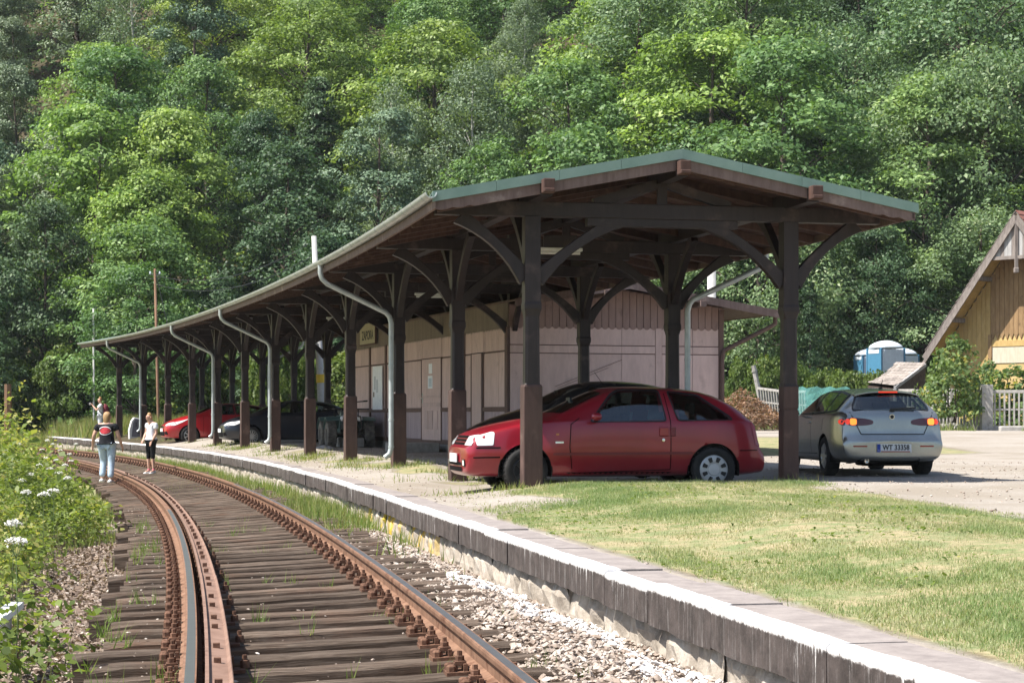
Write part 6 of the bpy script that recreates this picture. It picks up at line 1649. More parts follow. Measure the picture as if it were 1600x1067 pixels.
def rag(name, label, loc, sx, sy, h, mat, seed):
    rg = random.Random(seed); n = 12; vs = []; fs = []
    for i in range(n):
        for j in range(n):
            u, v = i / (n - 1) - .5, j / (n - 1) - .5; e = max(0, 1 - (2 * math.hypot(u, v)) ** 2)
            vs.append((u * sx + rg.uniform(-.02, .02), v * sy + rg.uniform(-.02, .02), h * e * (.6 + .6 * mnoise.noise(Vector((u * 5, v * 5, seed)))) + rg.uniform(0, .02)))
    for i in range(n - 1):
        for j in range(n - 1): fs.append((i * n + j, (i + 1) * n + j, (i + 1) * n + j + 1, i * n + j + 1))
    o = MB().add(vs, fs).build(name, mat, local=True); md = o.modifiers.new('t', 'SOLIDIFY'); md.thickness = .006; o.location = loc; tag(o, label, 'rubbish'); return o
M_BAG = plain('white_plastic_film', (.52, .54, .56), .4); M_BLUEC = plain('blue_cloth', (.04, .11, .30), .7)
c_ = g0 + Vector((0, 0, .47)); rag('plastic_bag', 'crumpled white bag with a yellow-green tear on the green crate', c_ + Vector((.1, 0, 0)), .5, .36, .14, M_BAG, 3)
rag('blue_rag', 'blue cloth hanging at the corner of the green crate', c_ + Vector((-.30, -.06, -.02)), .2, .3, .1, M_BLUEC, 5)
t1 = wallpt(615, 700)[0]; q_ = BP(t1, -1.9, 0); q_.z = zg(q_.x, q_.y) + .0; rag('plastic_sheet', 'crumpled whitish plastic sheet on the ground in front of the concrete block', q_, .5, 1.1, .10, M_BAG, 7)
q_ = BP(t1 + 2.2, -1.9, 0); q_.z = zg(q_.x, q_.y); rag('paper_scrap', 'small pale paper scrap on the ground near the quad bike', q_, .25, .35, .05, M_BAG, 9)
# ================================================================ people
M_SKIN = surf('skin', (.50, .29, .21), (.58, .36, .27), 6, rough=.5, bmp=0)
def skin_obj(name, pts, edges, mat, parent, root=0, sub=2, branch=.5):
    """pts: list of (x, y, z, rx, ry); grown with a skin modifier and smoothed, stored as a plain mesh"""
    me = bpy.data.meshes.new(name); me.from_pydata([p[:3] for p in pts], edges, []); me.update()
    o = bpy.data.objects.new(name, me); COL.objects.link(o)
    sk_ = o.modifiers.new('skin', 'SKIN'); sk_.branch_smoothing = branch; sk_.use_smooth_shade = True
    for i, p in enumerate(pts):
        d = me.skin_vertices[0].data[i]; d.radius = (p[3], p[4] if len(p) > 4 else p[3]); d.use_root = (i == root)
    s = o.modifiers.new('sub', 'SUBSURF'); s.levels = sub; s.render_levels = sub
    dg = bpy.context.evaluated_depsgraph_get(); dg.update(); m2 = bpy.data.meshes.new_from_object(o.evaluated_get(dg)); bpy.data.objects.remove(o); bpy.data.meshes.remove(me)
    m2.materials.clear(); m2.materials.append(mat); m2.shade_smooth(); m2.name = name
    return link(name, m2, parent)
def person(label, loc, rz, H, J, clothes, hair, group='people at the station', face=True):
    """J: joints for a 1.70 m figure facing -y (its own right hand at -x); scaled to the height H"""
    root = thing('person', label, 'person', loc, rz, group, H / 1.70)
    pts, ed, ix = [], [], {}
    def add(n, p, r, par=None, r2=None):
        ix[n] = len(pts); pts.append((p[0], p[1], p[2], r, r2 or r))
        if par is not None: ed.append((ix[par], ix[n]))
    V3 = Vector; g = lambda n: V3(J[n])
    add('pelvis', g('pelvis'), .125, None, .10); add('waist', g('waist'), .115, 'pelvis', .09); add('chest', g('chest'), .135, 'waist', .10); add('collar', g('collar'), .085, 'chest', .07)
    add('neck', g('neck'), .05, 'collar'); hd = g('head'); add('jaw', hd + V3((0, -.012, -.075)), .058, 'neck', .066); add('head', hd, .076, 'jaw', .088); add('crownpt', hd + V3((0, .012, .065)), .068, 'head', .078)
    for s in 'LR':
        sg = 1 if s == 'L' else -1
        add('sh' + s, g('sh' + s), .062, 'collar'); add('ua' + s, (g('sh' + s) + g('el' + s)) / 2, .048, 'sh' + s); add('el' + s, g('el' + s), .038, 'ua' + s); add('fa' + s, (g('el' + s) * .6 + g('wr' + s) * .4), .039, 'el' + s); add('wr' + s, g('wr' + s), .026, 'fa' + s)
        d = (g('wr' + s) - g('el' + s)).normalized(); side = V3(J.get('palm' + s, (0, -1, 0))); side = (side - d * side.dot(d)).normalized(); nrm = d.cross(side)
        pm = g('wr' + s) + d * .065; add('palm' + s, pm, .030, 'wr' + s, .016)
        for k, (o_, l) in enumerate(((-.030, .070), (-.010, .082), (.010, .078), (.028, .060))):
            k0 = pm + side * o_ * -1 + d * .028; a1 = k0 + d * l * .5 + nrm * .008 * sg; a2 = k0 + d * l * .92 + nrm * .028 * sg
            add('f%d%s' % (k, s), k0, .011, 'palm' + s); add('g%d%s' % (k, s), a1, .0095, 'f%d%s' % (k, s)); add('h%d%s' % (k, s), a2, .008, 'g%d%s' % (k, s))
        t0 = g('wr' + s) + d * .03 + side * .032; add('t0' + s, t0, .013, 'wr' + s); add('t1' + s, t0 + d * .035 + side * .018, .011, 't0' + s); add('t2' + s, t0 + d * .06 + side * .016, .009, 't1' + s)
        add('hip' + s, g('hip' + s), .092, 'pelvis'); add('th' + s, (g('hip' + s) * .55 + g('kn' + s) * .45), .078, 'hip' + s); add('kn' + s, g('kn' + s), .054, 'th' + s); add('ca' + s, (g('kn' + s) * .68 + g('an' + s) * .32), .052, 'kn' + s); add('an' + s, g('an' + s), .034, 'ca' + s); add('toe' + s, g('toe' + s), .034, 'an' + s, .025)
    skin_obj('body', pts, ed, M_SKIN, root)
    P_ = {n: pts[i] for n, i in ix.items()}
    def garment(name, mat, chain, grow_, ends=()):
        q, e, jx = [], [], {}
        for n, par, extra in chain:
            if isinstance(n, tuple):
                nm, a, b_, f = n; A, B = P_[a], P_[b_]; p = [A[i] + (B[i] - A[i]) * f for i in range(5)]
            else: nm, p = n, list(P_[n])
            jx[nm] = len(q); q.append((p[0], p[1], p[2], p[3] + grow_ + extra, p[4] + grow_ + extra))
            if par: e.append((jx[par], jx[nm]))
        return skin_obj(name, q, e, mat, root)
    for c in clothes: garment(*c)
    for s in 'LR':
        a, t_ = Vector(J['an' + s]), Vector(J['toe' + s]); d = (t_ - a); d.z = 0; d = d.normalized() if d.length > 1e-4 else Vector((0, -1, 0)); n_ = Vector((-d.y, d.x, 0)); zf = min(t_.z, a.z) - .035
        b = MB(); rings = []
        for f, w_, h in ((-.085, .030, .06), (-.06, .042, .085), (.0, .044, .095), (.06, .046, .065), (.12, .047, .045), (.165, .036, .032), (.185, .018, .02)):
            c = a + d * f; c.z = zf; rings.append([c + n_ * w_ * math.cos(t) * (1 if math.sin(t) > 0 else 1.05) + Vector((0, 0, max(0, math.sin(t)) * h)) for t in np.linspace(0, 2 * math.pi, 11)[:-1]])
        b.sweep(rings); b.build('shoe', J['shoe'], root, smooth=True, local=True)
    # hair and face
    hd = Vector(J['head']); hp = hair['pts']
    skin_obj('hair', [(hd.x + p[0], hd.y + p[1], hd.z + p[2], p[3], p[4] if len(p) > 4 else p[3]) for p in hp], [(i, i + 1) for i in range(len(hp) - 1)], hair['mat'], root)
    if face:
        f = lambda x, y, z: hd + Vector((x, y, z))
        MB().sweep([[f(-.008, -.088, .0), f(.008, -.088, .0), f(.004, -.08, .02), f(-.004, -.08, .02)], [f(-.014, -.103, -.03), f(.014, -.103, -.03), f(.006, -.094, -.01), f(-.006, -.094, -.01)], [f(-.012, -.085, -.04), f(.012, -.085, -.04), f(.008, -.08, -.03), f(-.008, -.08, -.03)]]).build('nose', M_SKIN, root, smooth=True, local=True)
        for sg in (-1, 1):
            MB().lathe([(0, -.006), (.011, -.004), (.013, .0), (.008, .006), (0, .008)], Matrix.Translation(f(sg * .030, -.083, .006)) @ Matrix.Rotation(R(90), 4, 'X'), 8).build('eye', M_EYE, root, local=True)
            MB().beam(f(sg * .016, -.088, .026), f(sg * .045, -.080, .026), .006, .006).build('eyebrow', hair['mat'], root, local=True)
            MB().lathe([(0, -.01), (.018, -.006), (.02, .004), (0, .01)], Matrix.Translation(f(sg * .082, .0, -.01)) @ Matrix.Rotation(R(90), 4, 'Y') @ Matrix.Diagonal((1.5, .9, 1, 1)), 8).build('ear', M_SKIN, root, smooth=True, local=True)
        MB().beam(f(-.022, -.080, -.058), f(.022, -.080, -.058), .012, .010).build('mouth', M_LIP, root, local=True, bevel=.003)
    return root
M_EYE = plain('dark_eye', (.03, .022, .018), .25); M_LIP = plain('lips', (.42, .16, .14), .5)
M_BTEE = plain('black_cotton', (.014, .014, .018), .85, spec=.2); M_JEAN = surf('pale_blue_denim', (.33, .43, .56), (.50, .60, .70), 7, rough=.85, bmp=.2); M_WTEE = surf('white_cotton', (.66, .67, .72), (.76, .77, .80), 4, rough=.85, bmp=.1)
M_LEG = plain('black_leggings', (.012, .012, .013), .8, spec=.2); M_SHOEW = plain('white_trainers', (.68, .67, .66), .6); M_PINK = plain('pink_socks', (.70, .12, .22), .8); M_LSHORT = plain('pale_grey_cotton', (.55, .57, .60), .85)
M_BLOND = surf('light_brown_hair', (.22, .125, .055), (.42, .27, .13), 26, (1, 1, .2), .5, bmp=.4); M_GINGER = surf('sandy_hair', (.26, .13, .05), (.38, .21, .09), 26, (1, 1, .3), .55, bmp=.4)
TEE = lambda name, mat, gr: (name, mat, [('waist', None, .012), ('chest', 'waist', .004), ('collar', 'chest', .0), (('hem', 'waist', 'pelvis', .85), 'waist', .034), ('shL', 'collar', .0), (('slL', 'shL', 'elL', .62), 'shL', .006), ('shR', 'collar', .0), (('slR', 'shR', 'elR', .62), 'shR', .006)], gr)
TROU = lambda name, mat, gr, f=.93: (name, mat, [('pelvis', None, -.018)] + [x for s in 'LR' for x in (('hip' + s, 'pelvis', .0), ('th' + s, 'hip' + s, .0), ('kn' + s, 'th' + s, .0), ('ca' + s, 'kn' + s, .0), (('cuff' + s, 'ca' + s, 'an' + s, f), 'ca' + s, .012))], gr)
CAPRI = lambda name, mat, gr: (name, mat, [('pelvis', None, -.014)] + [x for s in 'LR' for x in (('hip' + s, 'pelvis', .0), ('th' + s, 'hip' + s, .0), ('kn' + s, 'th' + s, .0), (('cuff' + s, 'kn' + s, 'ca' + s, .85), 'kn' + s, .004))], gr)
SHORT = lambda name, mat, gr: (name, mat, [('pelvis', None, .004)] + [x for s in 'LR' for x in (('hip' + s, 'pelvis', .0), ('th' + s, 'hip' + s, .012), (('cuff' + s, 'th' + s, 'kn' + s, .8), 'th' + s, .022))], gr)
def J0(**kw):
    j = dict(pelvis=(0, 0, .93), waist=(0, 0, 1.08), chest=(0, .01, 1.25), collar=(0, .015, 1.40), neck=(0, .005, 1.475), head=(0, -.012, 1.59),
             shL=(.17, .015, 1.385), shR=(-.17, .015, 1.385), elL=(.215, .03, 1.12), elR=(-.215, .03, 1.12), wrL=(.225, -.04, .89), wrR=(-.225, -.04, .89),
             hipL=(.085, 0, .89), hipR=(-.085, 0, .89), knL=(.095, -.01, .50), knR=(-.095, -.01, .50), anL=(.10, .02, .085), anR=(-.10, .02, .085), toeL=(.11, -.12, .04), toeR=(-.11, -.12, .04), shoe=M_SHOEW)
    j.update(kw); return j
LONG = [(0, -.035, .062, .060, .066), (0, .018, .075, .080, .084), (0, .045, .02, .082, .072), (0, .06, -.06, .070, .05), (0, .065, -.14, .055, .035), (0, .065, -.19, .03, .02)]
SHORTH = [(0, -.035, .066, .055, .06), (0, .018, .078, .078, .082), (0, .05, .02, .078, .066), (0, .05, -.05, .058, .04)]
# woman walking away along the sleeper ends
Yw = 43.4; xw = (167 - HX) * Yw / FPX; zw = zl(Yw) - .17
jw = J0(shoe=M_SHOEW, head=(0, -.03, 1.585), neck=(0, -.005, 1.475), knL=(.10, -.10, .52), anL=(.11, -.02, .12), toeL=(.115, -.13, .06), knR=(-.10, .02, .50), anR=(-.11, .10, .10), toeR=(-.12, -.04, .045),
        elL=(.25, .06, 1.13), wrL=(.30, -.02, .91), elR=(-.25, .02, 1.13), wrR=(-.28, -.08, .90), pelvis=(0, 0, .93), hipL=(.095, 0, .89), hipR=(-.095, 0, .89))
wom = person('woman in black T-shirt and pale jeans walking away along the sleeper ends', (xw, Yw, zw), R(180 - 8), 1.66, jw, [TEE('shirt', M_BTEE, .030), TROU('jeans', M_JEAN, .018)], {'pts': LONG, 'mat': M_BLOND})
# red print with a white ring on her back
M_PRINTR = surf('red_print', (.45, .02, .04), (.60, .08, .09), 16, rough=.8, bmp=0, c3=(.06, .01, .012), t3=.55, s3=9); M_PRINTW = plain('white_print', (.72, .70, .72), .8)
def back_print(root):
    body = [c for c in root.children if c.name.startswith('shirt')][0]; me = body.data
    bvh = BVHTree.FromPolygons([v.co.copy() for v in me.vertices], [tuple(p.vertices) for p in me.polygons])
    def onback(x, z, off):
        h, n_, _, _ = bvh.ray_cast(Vector((x, 2, z)), Vector((0, -1, 0))); return (h if h else Vector((x, .15, z))) + Vector((0, off, 0))
    cx, cz, a, b_ = 0, 1.255, .128, .098; k = 30
    vs = [onback(cx, cz, .006)]; fs = []
    for r_ in (.35, .7, .78):
        for i in range(k):
            t = 2 * math.pi * i / k; vs.append(onback(cx + a * r_ * math.cos(t) * (1 + .06 * math.cos(2 * t)), cz + b_ * r_ * math.sin(t), .006))
    for i in range(k): fs.append((0, 1 + i, 1 + (i + 1) % k))
    for q in range(2):
        for i in range(k): fs.append((1 + q * k + i, 1 + (q + 1) * k + i, 1 + (q + 1) * k + (i + 1) % k, 1 + q * k + (i + 1) % k))
    MB().add(vs, fs).build('shirt_print', M_PRINTR, body, local=True)
    vs = []; fs = []
    for i in range(k):
        t = 2 * math.pi * i / k
        for r_ in (.90, 1.06): vs.append(onback(cx + a * r_ * math.cos(t), cz + b_ * r_ * math.sin(t), .007))
    for i in range(k):
        if i in (0, 15): continue
        j = (i + 1) % k; fs.append((2 * i, 2 * i + 1, 2 * j + 1, 2 * j))
    MB().add(vs, fs).build('shirt_ring', M_PRINTW, body, local=True)
back_print(wom); wom.scale.x *= 1.2; wom.scale.y *= 1.15
# girl between the rails, looking down to her right
Yg = 46.5; xg = (236 - HX) * Yg / FPX; zg_ = -(740 - HY) * Yg / FPX + .0
jg = J0(head=(-.03, -.055, 1.575), neck=(-.005, -.015, 1.475), elR=(-.215, .01, 1.14), wrR=(-.17, -.13, .97), elL=(.20, .02, 1.13), wrL=(.16, -.10, .92), knR=(-.075, -.03, .50), knL=(.075, .0, .50), anR=(-.085, .0, .085), anL=(.085, .02, .085), toeR=(-.10, -.13, .04), toeL=(.10, -.12, .04), palmR=(1, 0, 0), palmL=(-1, 0, 0))
girl = person('girl in white T-shirt and black capri leggings standing between the rails', (xg, Yg, zg_), R(-38), 1.53, jg, [TEE('shirt', M_WTEE, .020), CAPRI('leggings', M_LEG, .010), ('sock', M_PINK, [('anL', None, .008), (('skL', 'anL', 'caL', .25), 'anL', .006)], .004), ('sock', M_PINK, [('anR', None, .008), (('skR', 'anR', 'caR', .25), 'anR', .006)], .004)], {'pts': [(0, -.03, .068, .06, .06), (0, .015, .078, .080, .082), (0, .05, .01, .082, .07), (0, .06, -.09, .075, .05), (0, .06, -.19, .06, .035), (0, .05, -.26, .035, .02)], 'mat': M_BLOND})
# man further off on the platform, camera raised, maroon rucksack
Ym = 79.0; xm = (157 - HX) * Ym / FPX; zm_ = zg(xm, Ym)
jm = J0(head=(0, -.03, 1.585), elR=(-.23, -.15, 1.17), wrR=(-.10, -.30, 1.36), elL=(.23, -.15, 1.17), wrL=(.10, -.30, 1.36), palmR=(1, 0, .3), palmL=(-1, 0, .3))
man = person('man in white T-shirt and pale shorts raising a camera on the platform', (xm, Ym, zm_), R(-78), 1.80, jm, [TEE('shirt', M_WTEE, .026), SHORT('shorts', M_LSHORT, .016)], {'pts': SHORTH, 'mat': M_GINGER})
M_MAR = surf('maroon_nylon', (.11, .012, .022), (.22, .03, .05), 10, rough=.6, bmp=.3); M_CAM = plain('pale_camera_body', (.5, .5, .5), .4)
rk = thing('rucksack', 'maroon rucksack on the back of the man with the camera', 'rucksack', (xm, Ym, zm_), R(-78), None, 1.80 / 1.70)
b = MB(); b.sweep([[(-.13 * w_, .12, z), (.13 * w_, .12, z), (.15 * w_, .20, z), (.11 * w_, .12 + d, z), (-.11 * w_, .12 + d, z), (-.15 * w_, .20, z)] for z, w_, d in ((.98, .85, .14), (1.05, 1.05, .20), (1.25, 1.05, .22), (1.38, .9, .16), (1.43, .6, .08))]); b.build('pack', M_MAR, rk, smooth=True, local=True)
MB().sweep([[(-.10, .30, z), (.10, .30, z), (.08, .30 + d, z), (-.08, .30 + d, z)] for z, d in ((1.01, .04), (1.08, .07), (1.2, .05))]).build('pocket', M_MAR, rk, local=True, bevel=.02)
for sg in (-1, 1): MB().tube([(sg * .11, .13, 1.42), (sg * .12, .03, 1.475), (sg * .125, -.09, 1.38), (sg * .13, -.10, 1.2), (sg * .15, .05, 1.05), (sg * .13, .13, 1.02)], .014, 6).build('strap', M_BLK, rk, local=True)
cm = thing('camera_in_hand', 'small pale camera held up by the man on the platform', 'camera', (xm, Ym, zm_), R(-78), None, 1.80 / 1.70)
MB().box((0, -.41, 1.43), (.13, .06, .09)).build('housing', M_CAM, cm, local=True, bevel=.01); MB().lathe([(.028, 0), (.03, .05), (.024, .052), (0, .03)], Matrix.Translation((0, -.44, 1.43)) @ Matrix.Rotation(R(90), 4, 'X'), 14).build('lens', M_BLK, cm, local=True)
# ================================================================ timber house, fence, sheds, poles
M_YEL = board('ochre_boards', (.40, .27, .10), (.52, .36, .15), (.30, .20, .085)); M_YEL2 = board('yellow_plaster', (.50, .36, .15), (.58, .43, .20), (.42, .30, .13)); M_GREYW = board('weathered_grey_wood', (.15, .125, .11), (.27, .235, .21), (.10, .08, .07)); M_BRNW = board('worn_brown_boards', (.22, .135, .065), (.34, .22, .11), (.16, .10, .055)); M_TILE = surf('old_roof_tiles', (.18, .075, .055), (.30, .13, .10), 8, rough=.9, c3=(.20, .17, .14), t3=.55, vary=.4); M_GREYW2 = board('silvered_boards', (.30, .29, .28), (.42, .41, .40), (.2, .18, .17)); M_CREAM = board('pale_band', (.50, .44, .33), (.60, .54, .42), (.42, .36, .27))
G_ = Vector((-.70, -.714, 0)).normalized(); RR = Vector((.714, -.70, 0)).normalized()      # gable normal, rightwards along the gable
AP = P(1588, 333, 74.5); HWID = 4.2; EZ = 2.55; OVH = 1.0
house = thing('timber_house', 'ochre timber house with a steep gable and worn boards at the edge of the yard', 'house', (AP.x, AP.y, -.6), math.atan2(RR.y, RR.x))
def HP(r_, o, z): q = AP + RR * r_ - G_ * o; q.z = z; return q
SL = (AP.z - EZ) / HWID
def rz_(r_): return AP.z - SL * abs(r_)
for sg in (-1, 1):
    q = [HP(0, 0, AP.z), HP(sg * HWID, 0, EZ), HP(sg * HWID, 9, EZ), HP(0, 9, AP.z)]; up = Vector((0, 0, .10)); b = MB(); b.add([x + up for x in q] + q, [(0, 1, 2, 3), (7, 6, 5, 4), (0, 4, 5, 1), (1, 5, 6, 2), (2, 6, 7, 3), (3, 7, 4, 0)]); rf = b.build('roof', M_GREYW, house)
    k = 26
    for i in range(k):                                       # courses of tiles, a lip for each
        f0, f1 = i / k, (i + 1) / k; a = sg * HWID * f0; e = sg * HWID * f1; b = MB()
        q = [HP(a, -.04, rz_(a) + .12), HP(e, -.04, rz_(e) + .16), HP(e, 9, rz_(e) + .16), HP(a, 9, rz_(a) + .12)]; q2 = [x - Vector((0, 0, .03)) for x in q]; b.add(q + q2, [(0, 1, 2, 3), (7, 6, 5, 4), (0, 4, 5, 1), (1, 5, 6, 2), (2, 6, 7, 3), (3, 7, 4, 0)]); b.build('tile_course', M_TILE if sg > 0 else M_GREYW, rf)
    for dz, w_, o in ((-.02, .20, .0), (-.22, .13, -.03)):
        b = MB(); b.beam(HP(sg * .02, o - .02, rz_(0) + dz - .10), HP(sg * (HWID + .05), o - .02, rz_(HWID + .05) + dz - .10), .06, w_, up=(0, 0, 1)); b.build('barge_board', M_GREYW, house)
    k = 24
    for i in range(k):
        a, e = sg * HWID * i / k, sg * (HWID * (i + 1) / k - .012); b = MB(); q = [HP(a, .04, rz_(a) - .03), HP(e, .04, rz_(e) - .03), HP(e, OVH + .05, rz_(e) - .03), HP(a, OVH + .05, rz_(a) - .03)]
        b.add(q + [x - Vector((0, 0, .03)) for x in q], [(0, 1, 2, 3), (7, 6, 5, 4), (0, 4, 5, 1), (1, 5, 6, 2), (2, 6, 7, 3), (3, 7, 4, 0)]); b.build('soffit_board', M_YEL, house)
    for r_ in (1.75, 3.0): MB().beam(HP(sg * r_, -.02, rz_(r_) - .22), HP(sg * r_, OVH + .1, rz_(r_) - .22), .16, .18).build('purlin', M_GREYW, house)
# hanging gable tip with grey boards and a cross rail
zt = AP.z - 1.75; r1 = (AP.z - zt) / SL
b = MB(); b.beam(HP(-r1, .02, zt - .02), HP(r1, .02, zt - .02), .09, .14); b.build('collar_beam', M_GREYW, house); MB().beam(HP(0, .0, zt - .5), HP(0, .0, AP.z - .1), .12, .12, up=(1, 0, 0)).build('king_post', M_GREYW, house); MB().box(HP(0, .0, zt - .55), (.2, .2, .22)).build('pendant', M_GREYW, house, bevel=.04)
i = 0; r_ = -r1 + .1
while r_ < r1 - .1:
    h = rz_(abs(r_ + .08)) - .12; MB().box((HP(r_ + .08, .06, (zt + h) / 2)), (.155, .03, max(.1, h - zt)), Matrix((RR, G_, Vector((0, 0, 1)))).transposed()).build('gable_board', M_GREYW2 if i % 3 else M_GREYW, house) if h > zt + .08 else None
    r_ += .165; i += 1

# main gable wall, set back under the overhang
core = MB(); ww_ = HWID - .55; core.prism([(-ww_, -.9), (ww_, -.9), (ww_, rz_(ww_) - .12), (0, AP.z - .12), (-ww_, rz_(ww_) - .12)], HP(0, OVH + .06, 0), RR, (0, 0, 1), -G_ * 7.8); core.build('wall', M_YEL2, house)
MXH = Matrix((RR, G_, Vector((0, 0, 1)))).transposed()
zb = 3.22; r_ = -ww_; i = 0
while r_ < ww_:
    h = rz_(abs(r_ + .11)) - .16; zb0 = zb if r_ > -1.75 else 1.2
    if h > zb0 + .1:
        b = MB(); w_ = .20
        pol = [(0, zb0 + .1), (w_ / 2, zb0 - .14), (w_, zb0 + .1), (w_, h - .12 * (1 if r_ < 0 else -1) * .0), (0, h)] if zb0 == zb else [(0, zb0), (w_, zb0), (w_, h), (0, h)]
        b.prism(pol, HP(r_, OVH + .02, 0), RR, (0, 0, 1), -G_ * .035); b.build('wall_board', (M_BRNW if r_ > -1.9 else M_YEL), house)
    r_ += .212; i += 1
MB().box(HP(1.0, OVH + .035, 2.92), (5.4, .05, .24), MXH).build('band_beam', M_YEL, house); MB().box(HP(1.0, OVH + .045, 2.45), (5.4, .03, .66), MXH).build('plaster_band', M_CREAM, house); MB().box(HP(-1.76, OVH + .01, 2.2), (.16, .06, 2.2), MXH).build('corner_board', M_BRNW, house)
def win(r_, z, w_, h):
    f = MB()
    for dx, dz, sx, sz in ((-w_ / 2, 0, .10, h + .2), (w_ / 2, 0, .10, h + .2), (0, h / 2 + .05, w_ - .11, .10), (0, -h / 2 - .05, w_ - .11, .10), (0, 0, .05, h - .005), (0, .2, w_ - .11, .05)): f.box(HP(r_ + dx, OVH - .03, z + dz), (sx, .08, sz), MXH)
    fr = f.build('window', M_GREYW2, house); MB().box(HP(r_, OVH + .0, z), (w_, .02, h), MXH).build('pane', M_GLASS, fr)
win(.55, 4.6, .8, 1.0); win(1.25, 2.0, .8, .9)
MB().box(HP(.55, OVH - .06, 3.98), (1.1, .2, .08), MXH).build('sill', M_GREYW, house)
# ---- concrete panel fence
M_FEN = surf('weathered_precast_concrete', (.30, .285, .26), (.44, .42, .39), 6, rough=.95, c3=(.20, .185, .165), t3=.58, s3=2, bmp=.35)
fen = thing('picket_fence', 'grey precast concrete picket fence with a square pillar along the far side of the yard', 'fence', (16.8, 66, -.6))
def fpanel(a, b_, za, zb_, h, n, lean=0.0):
    a, b_ = Vector((a[0], a[1], za)), Vector((b_[0], b_[1], zb_)); d = b_ - a; up = Vector((lean, 0, 1)); f0 = MB(); f0.beam(a + up * (h - .05), b_ + up * (h - .05), .07, .11); top = f0.build('top_rail', M_FEN, fen, bevel=.01)
    MB().beam(a + up * .08, b_ + up * .08, .07, .16).build('bottom_rail', M_FEN, fen)
    MB().beam(a + up * h * .52, b_ + up * h * .52, .035, .06).build('middle_rail', M_FEN, fen)
    for i in range(n):
        q = a + d * ((i + .5) / n); MB().beam(q + up * .159, q + up * (h - .104), .068, .06, up=(d.x, d.y, 0)).build('picket', M_FEN, fen)
def fpost(x, y, z, h, w_=.24, lean=0.0): MB().beam((x, y, z - .3), (x + lean * h, y, z + h), w_, w_, up=(0, 1, 0)).build('fence_post', M_FEN, fen, bevel=.015)
c0 = P(1541, 672, 66); zf_ = c0.z
e0 = P(1650, 672, 65); fpost(c0.x, c0.y, zf_ - .1, 1.72, .40); fpanel((c0.x + .22, 66), (c0.x + 2.0, 65.6), zf_, zf_, 1.42, 11); fpost(c0.x + 2.1, 65.6, zf_, 1.5, .18)
e1 = P(1441, 668, 70); fpanel((c0.x - .24, 66.1), ((c0.x + e1.x) / 2, 68), zf_, zf_ + .05, 1.42, 8); fpost((c0.x + e1.x) / 2 - .05, 68.05, zf_, 1.5, .16); fpanel(((c0.x + e1.x) / 2 - .12, 68.1), (e1.x, 70.2), zf_ + .05, zf_ + .08, 1.42, 8); fpost(e1.x - .08, 70.25, zf_, 1.5, .16)
e2 = P(1330, 664, 76); fpanel((e1.x - .2, 70.4), (e2.x, 76), zf_ + .1, zf_ + .15, 1.42, 16)
f1, f2 = P(1224, 656, 82), P(1187, 652, 84); fpanel((f1.x, f1.y), (f2.x, f2.y), f1.z + .0, f2.z + .05, 1.32, 9, -.10); f3 = P(1262, 657, 80.5); fpanel((f3.x, f3.y), (f1.x + .06, f1.y - .05), f3.z - .02, f1.z, 1.32, 9, -.06)
lp = thing('leaning_post', 'tall pale leaning concrete post at the end of the fence by the brush heap', 'post', (f2.x - .05, 84, f2.z)); MB().tube([(f2.x + .28, 84, f2.z - .4), (f2.x - .28, 84, f2.z + 2.35)], [.13, .11], 8).build('shaft', M_FEN, lp); MB().tube([(f2.x - .235, 84, f2.z + 2.12), (f2.x - .225, 84, f2.z + 2.06)], .135, 8).build('collar', M_FEN, lp)
kb = MB(); kb.box((c0.x + 1.4, 64.6, zf_ - .02), (2.6, .3, .35)); o = kb.build('kerb_stone', M_FEN, bevel=.04); tag(o, 'low mossy concrete kerb in front of the fence pillar', 'kerb')
# teal netting tied to the fence
M_NET, ntn, bsn = new_mat('teal_netting'); bsn.inputs['Base Color'].default_value = (.10, .30, .28, 1); bsn.inputs['Roughness'].default_value = .8
tr_ = node(ntn, 'ShaderNodeBsdfTransparent'); mx_ = node(ntn, 'ShaderNodeMixShader'); mx_.inputs[0].default_value = .42; ntn.links.new(tr_.outputs[0], mx_.inputs[1]); ntn.links.new(bsn.outputs[0], mx_.inputs[2]); ntn.links.new(mx_.outputs[0], ntn.nodes['Material Output'].inputs['Surface'])
vs, fs = [], []
for i in range(12):
    for j in range(6):
        q = P(1246 + i * 7.5, 655 - j * 10, 79 - .3 * i); vs.append((q.x, q.y + .12 * math.sin(i * 1.3 + j), q.z + .05 * math.sin(i * 2.1)))
for i in range(11):
    for j in range(5): fs.append((i * 6 + j, (i + 1) * 6 + j, (i + 1) * 6 + j + 1, i * 6 + j + 1))
o = MB().add(vs, fs).build('netting', M_NET); md = o.modifiers.new('s', 'SOLIDIFY'); md.thickness = .004; tag(o, 'teal green mesh netting strung along the broken fence', 'netting')
# ---- brush heap
hp = P(1158, 655, 66); rb = random.Random(9); b = MB()
for i in range(420):
    a = rb.uniform(0, 6.28); r_ = 1.25 * math.sqrt(rb.random()); q = Vector((hp.x + r_ * math.cos(a) * 1.15, hp.y + r_ * math.sin(a), 0)); q.z = zg(q.x, q.y) + (1.55 - r_ * .85) * rb.random() ** .6; d = Vector((rb.gauss(0, 1), rb.gauss(0, 1), rb.gauss(.1, .45))).normalized() * rb.uniform(.3, .8); b.tube([q - d * .5, q + Vector((0, 0, .05)), q + d * .5], [.012, .009, .004], 4, cap=False)
M_TWIG = surf('dry_twigs', (.16, .10, .065), (.33, .23, .16), 5, rough=.95, bmp=.2); bh = thing('brush_heap', 'heap of dry reddish-brown cut branches beside the end of the fence', 'brush heap', (hp.x, hp.y, zg(hp.x, hp.y))); tag(b.build('branches', M_TWIG, bh), kind='stuff')
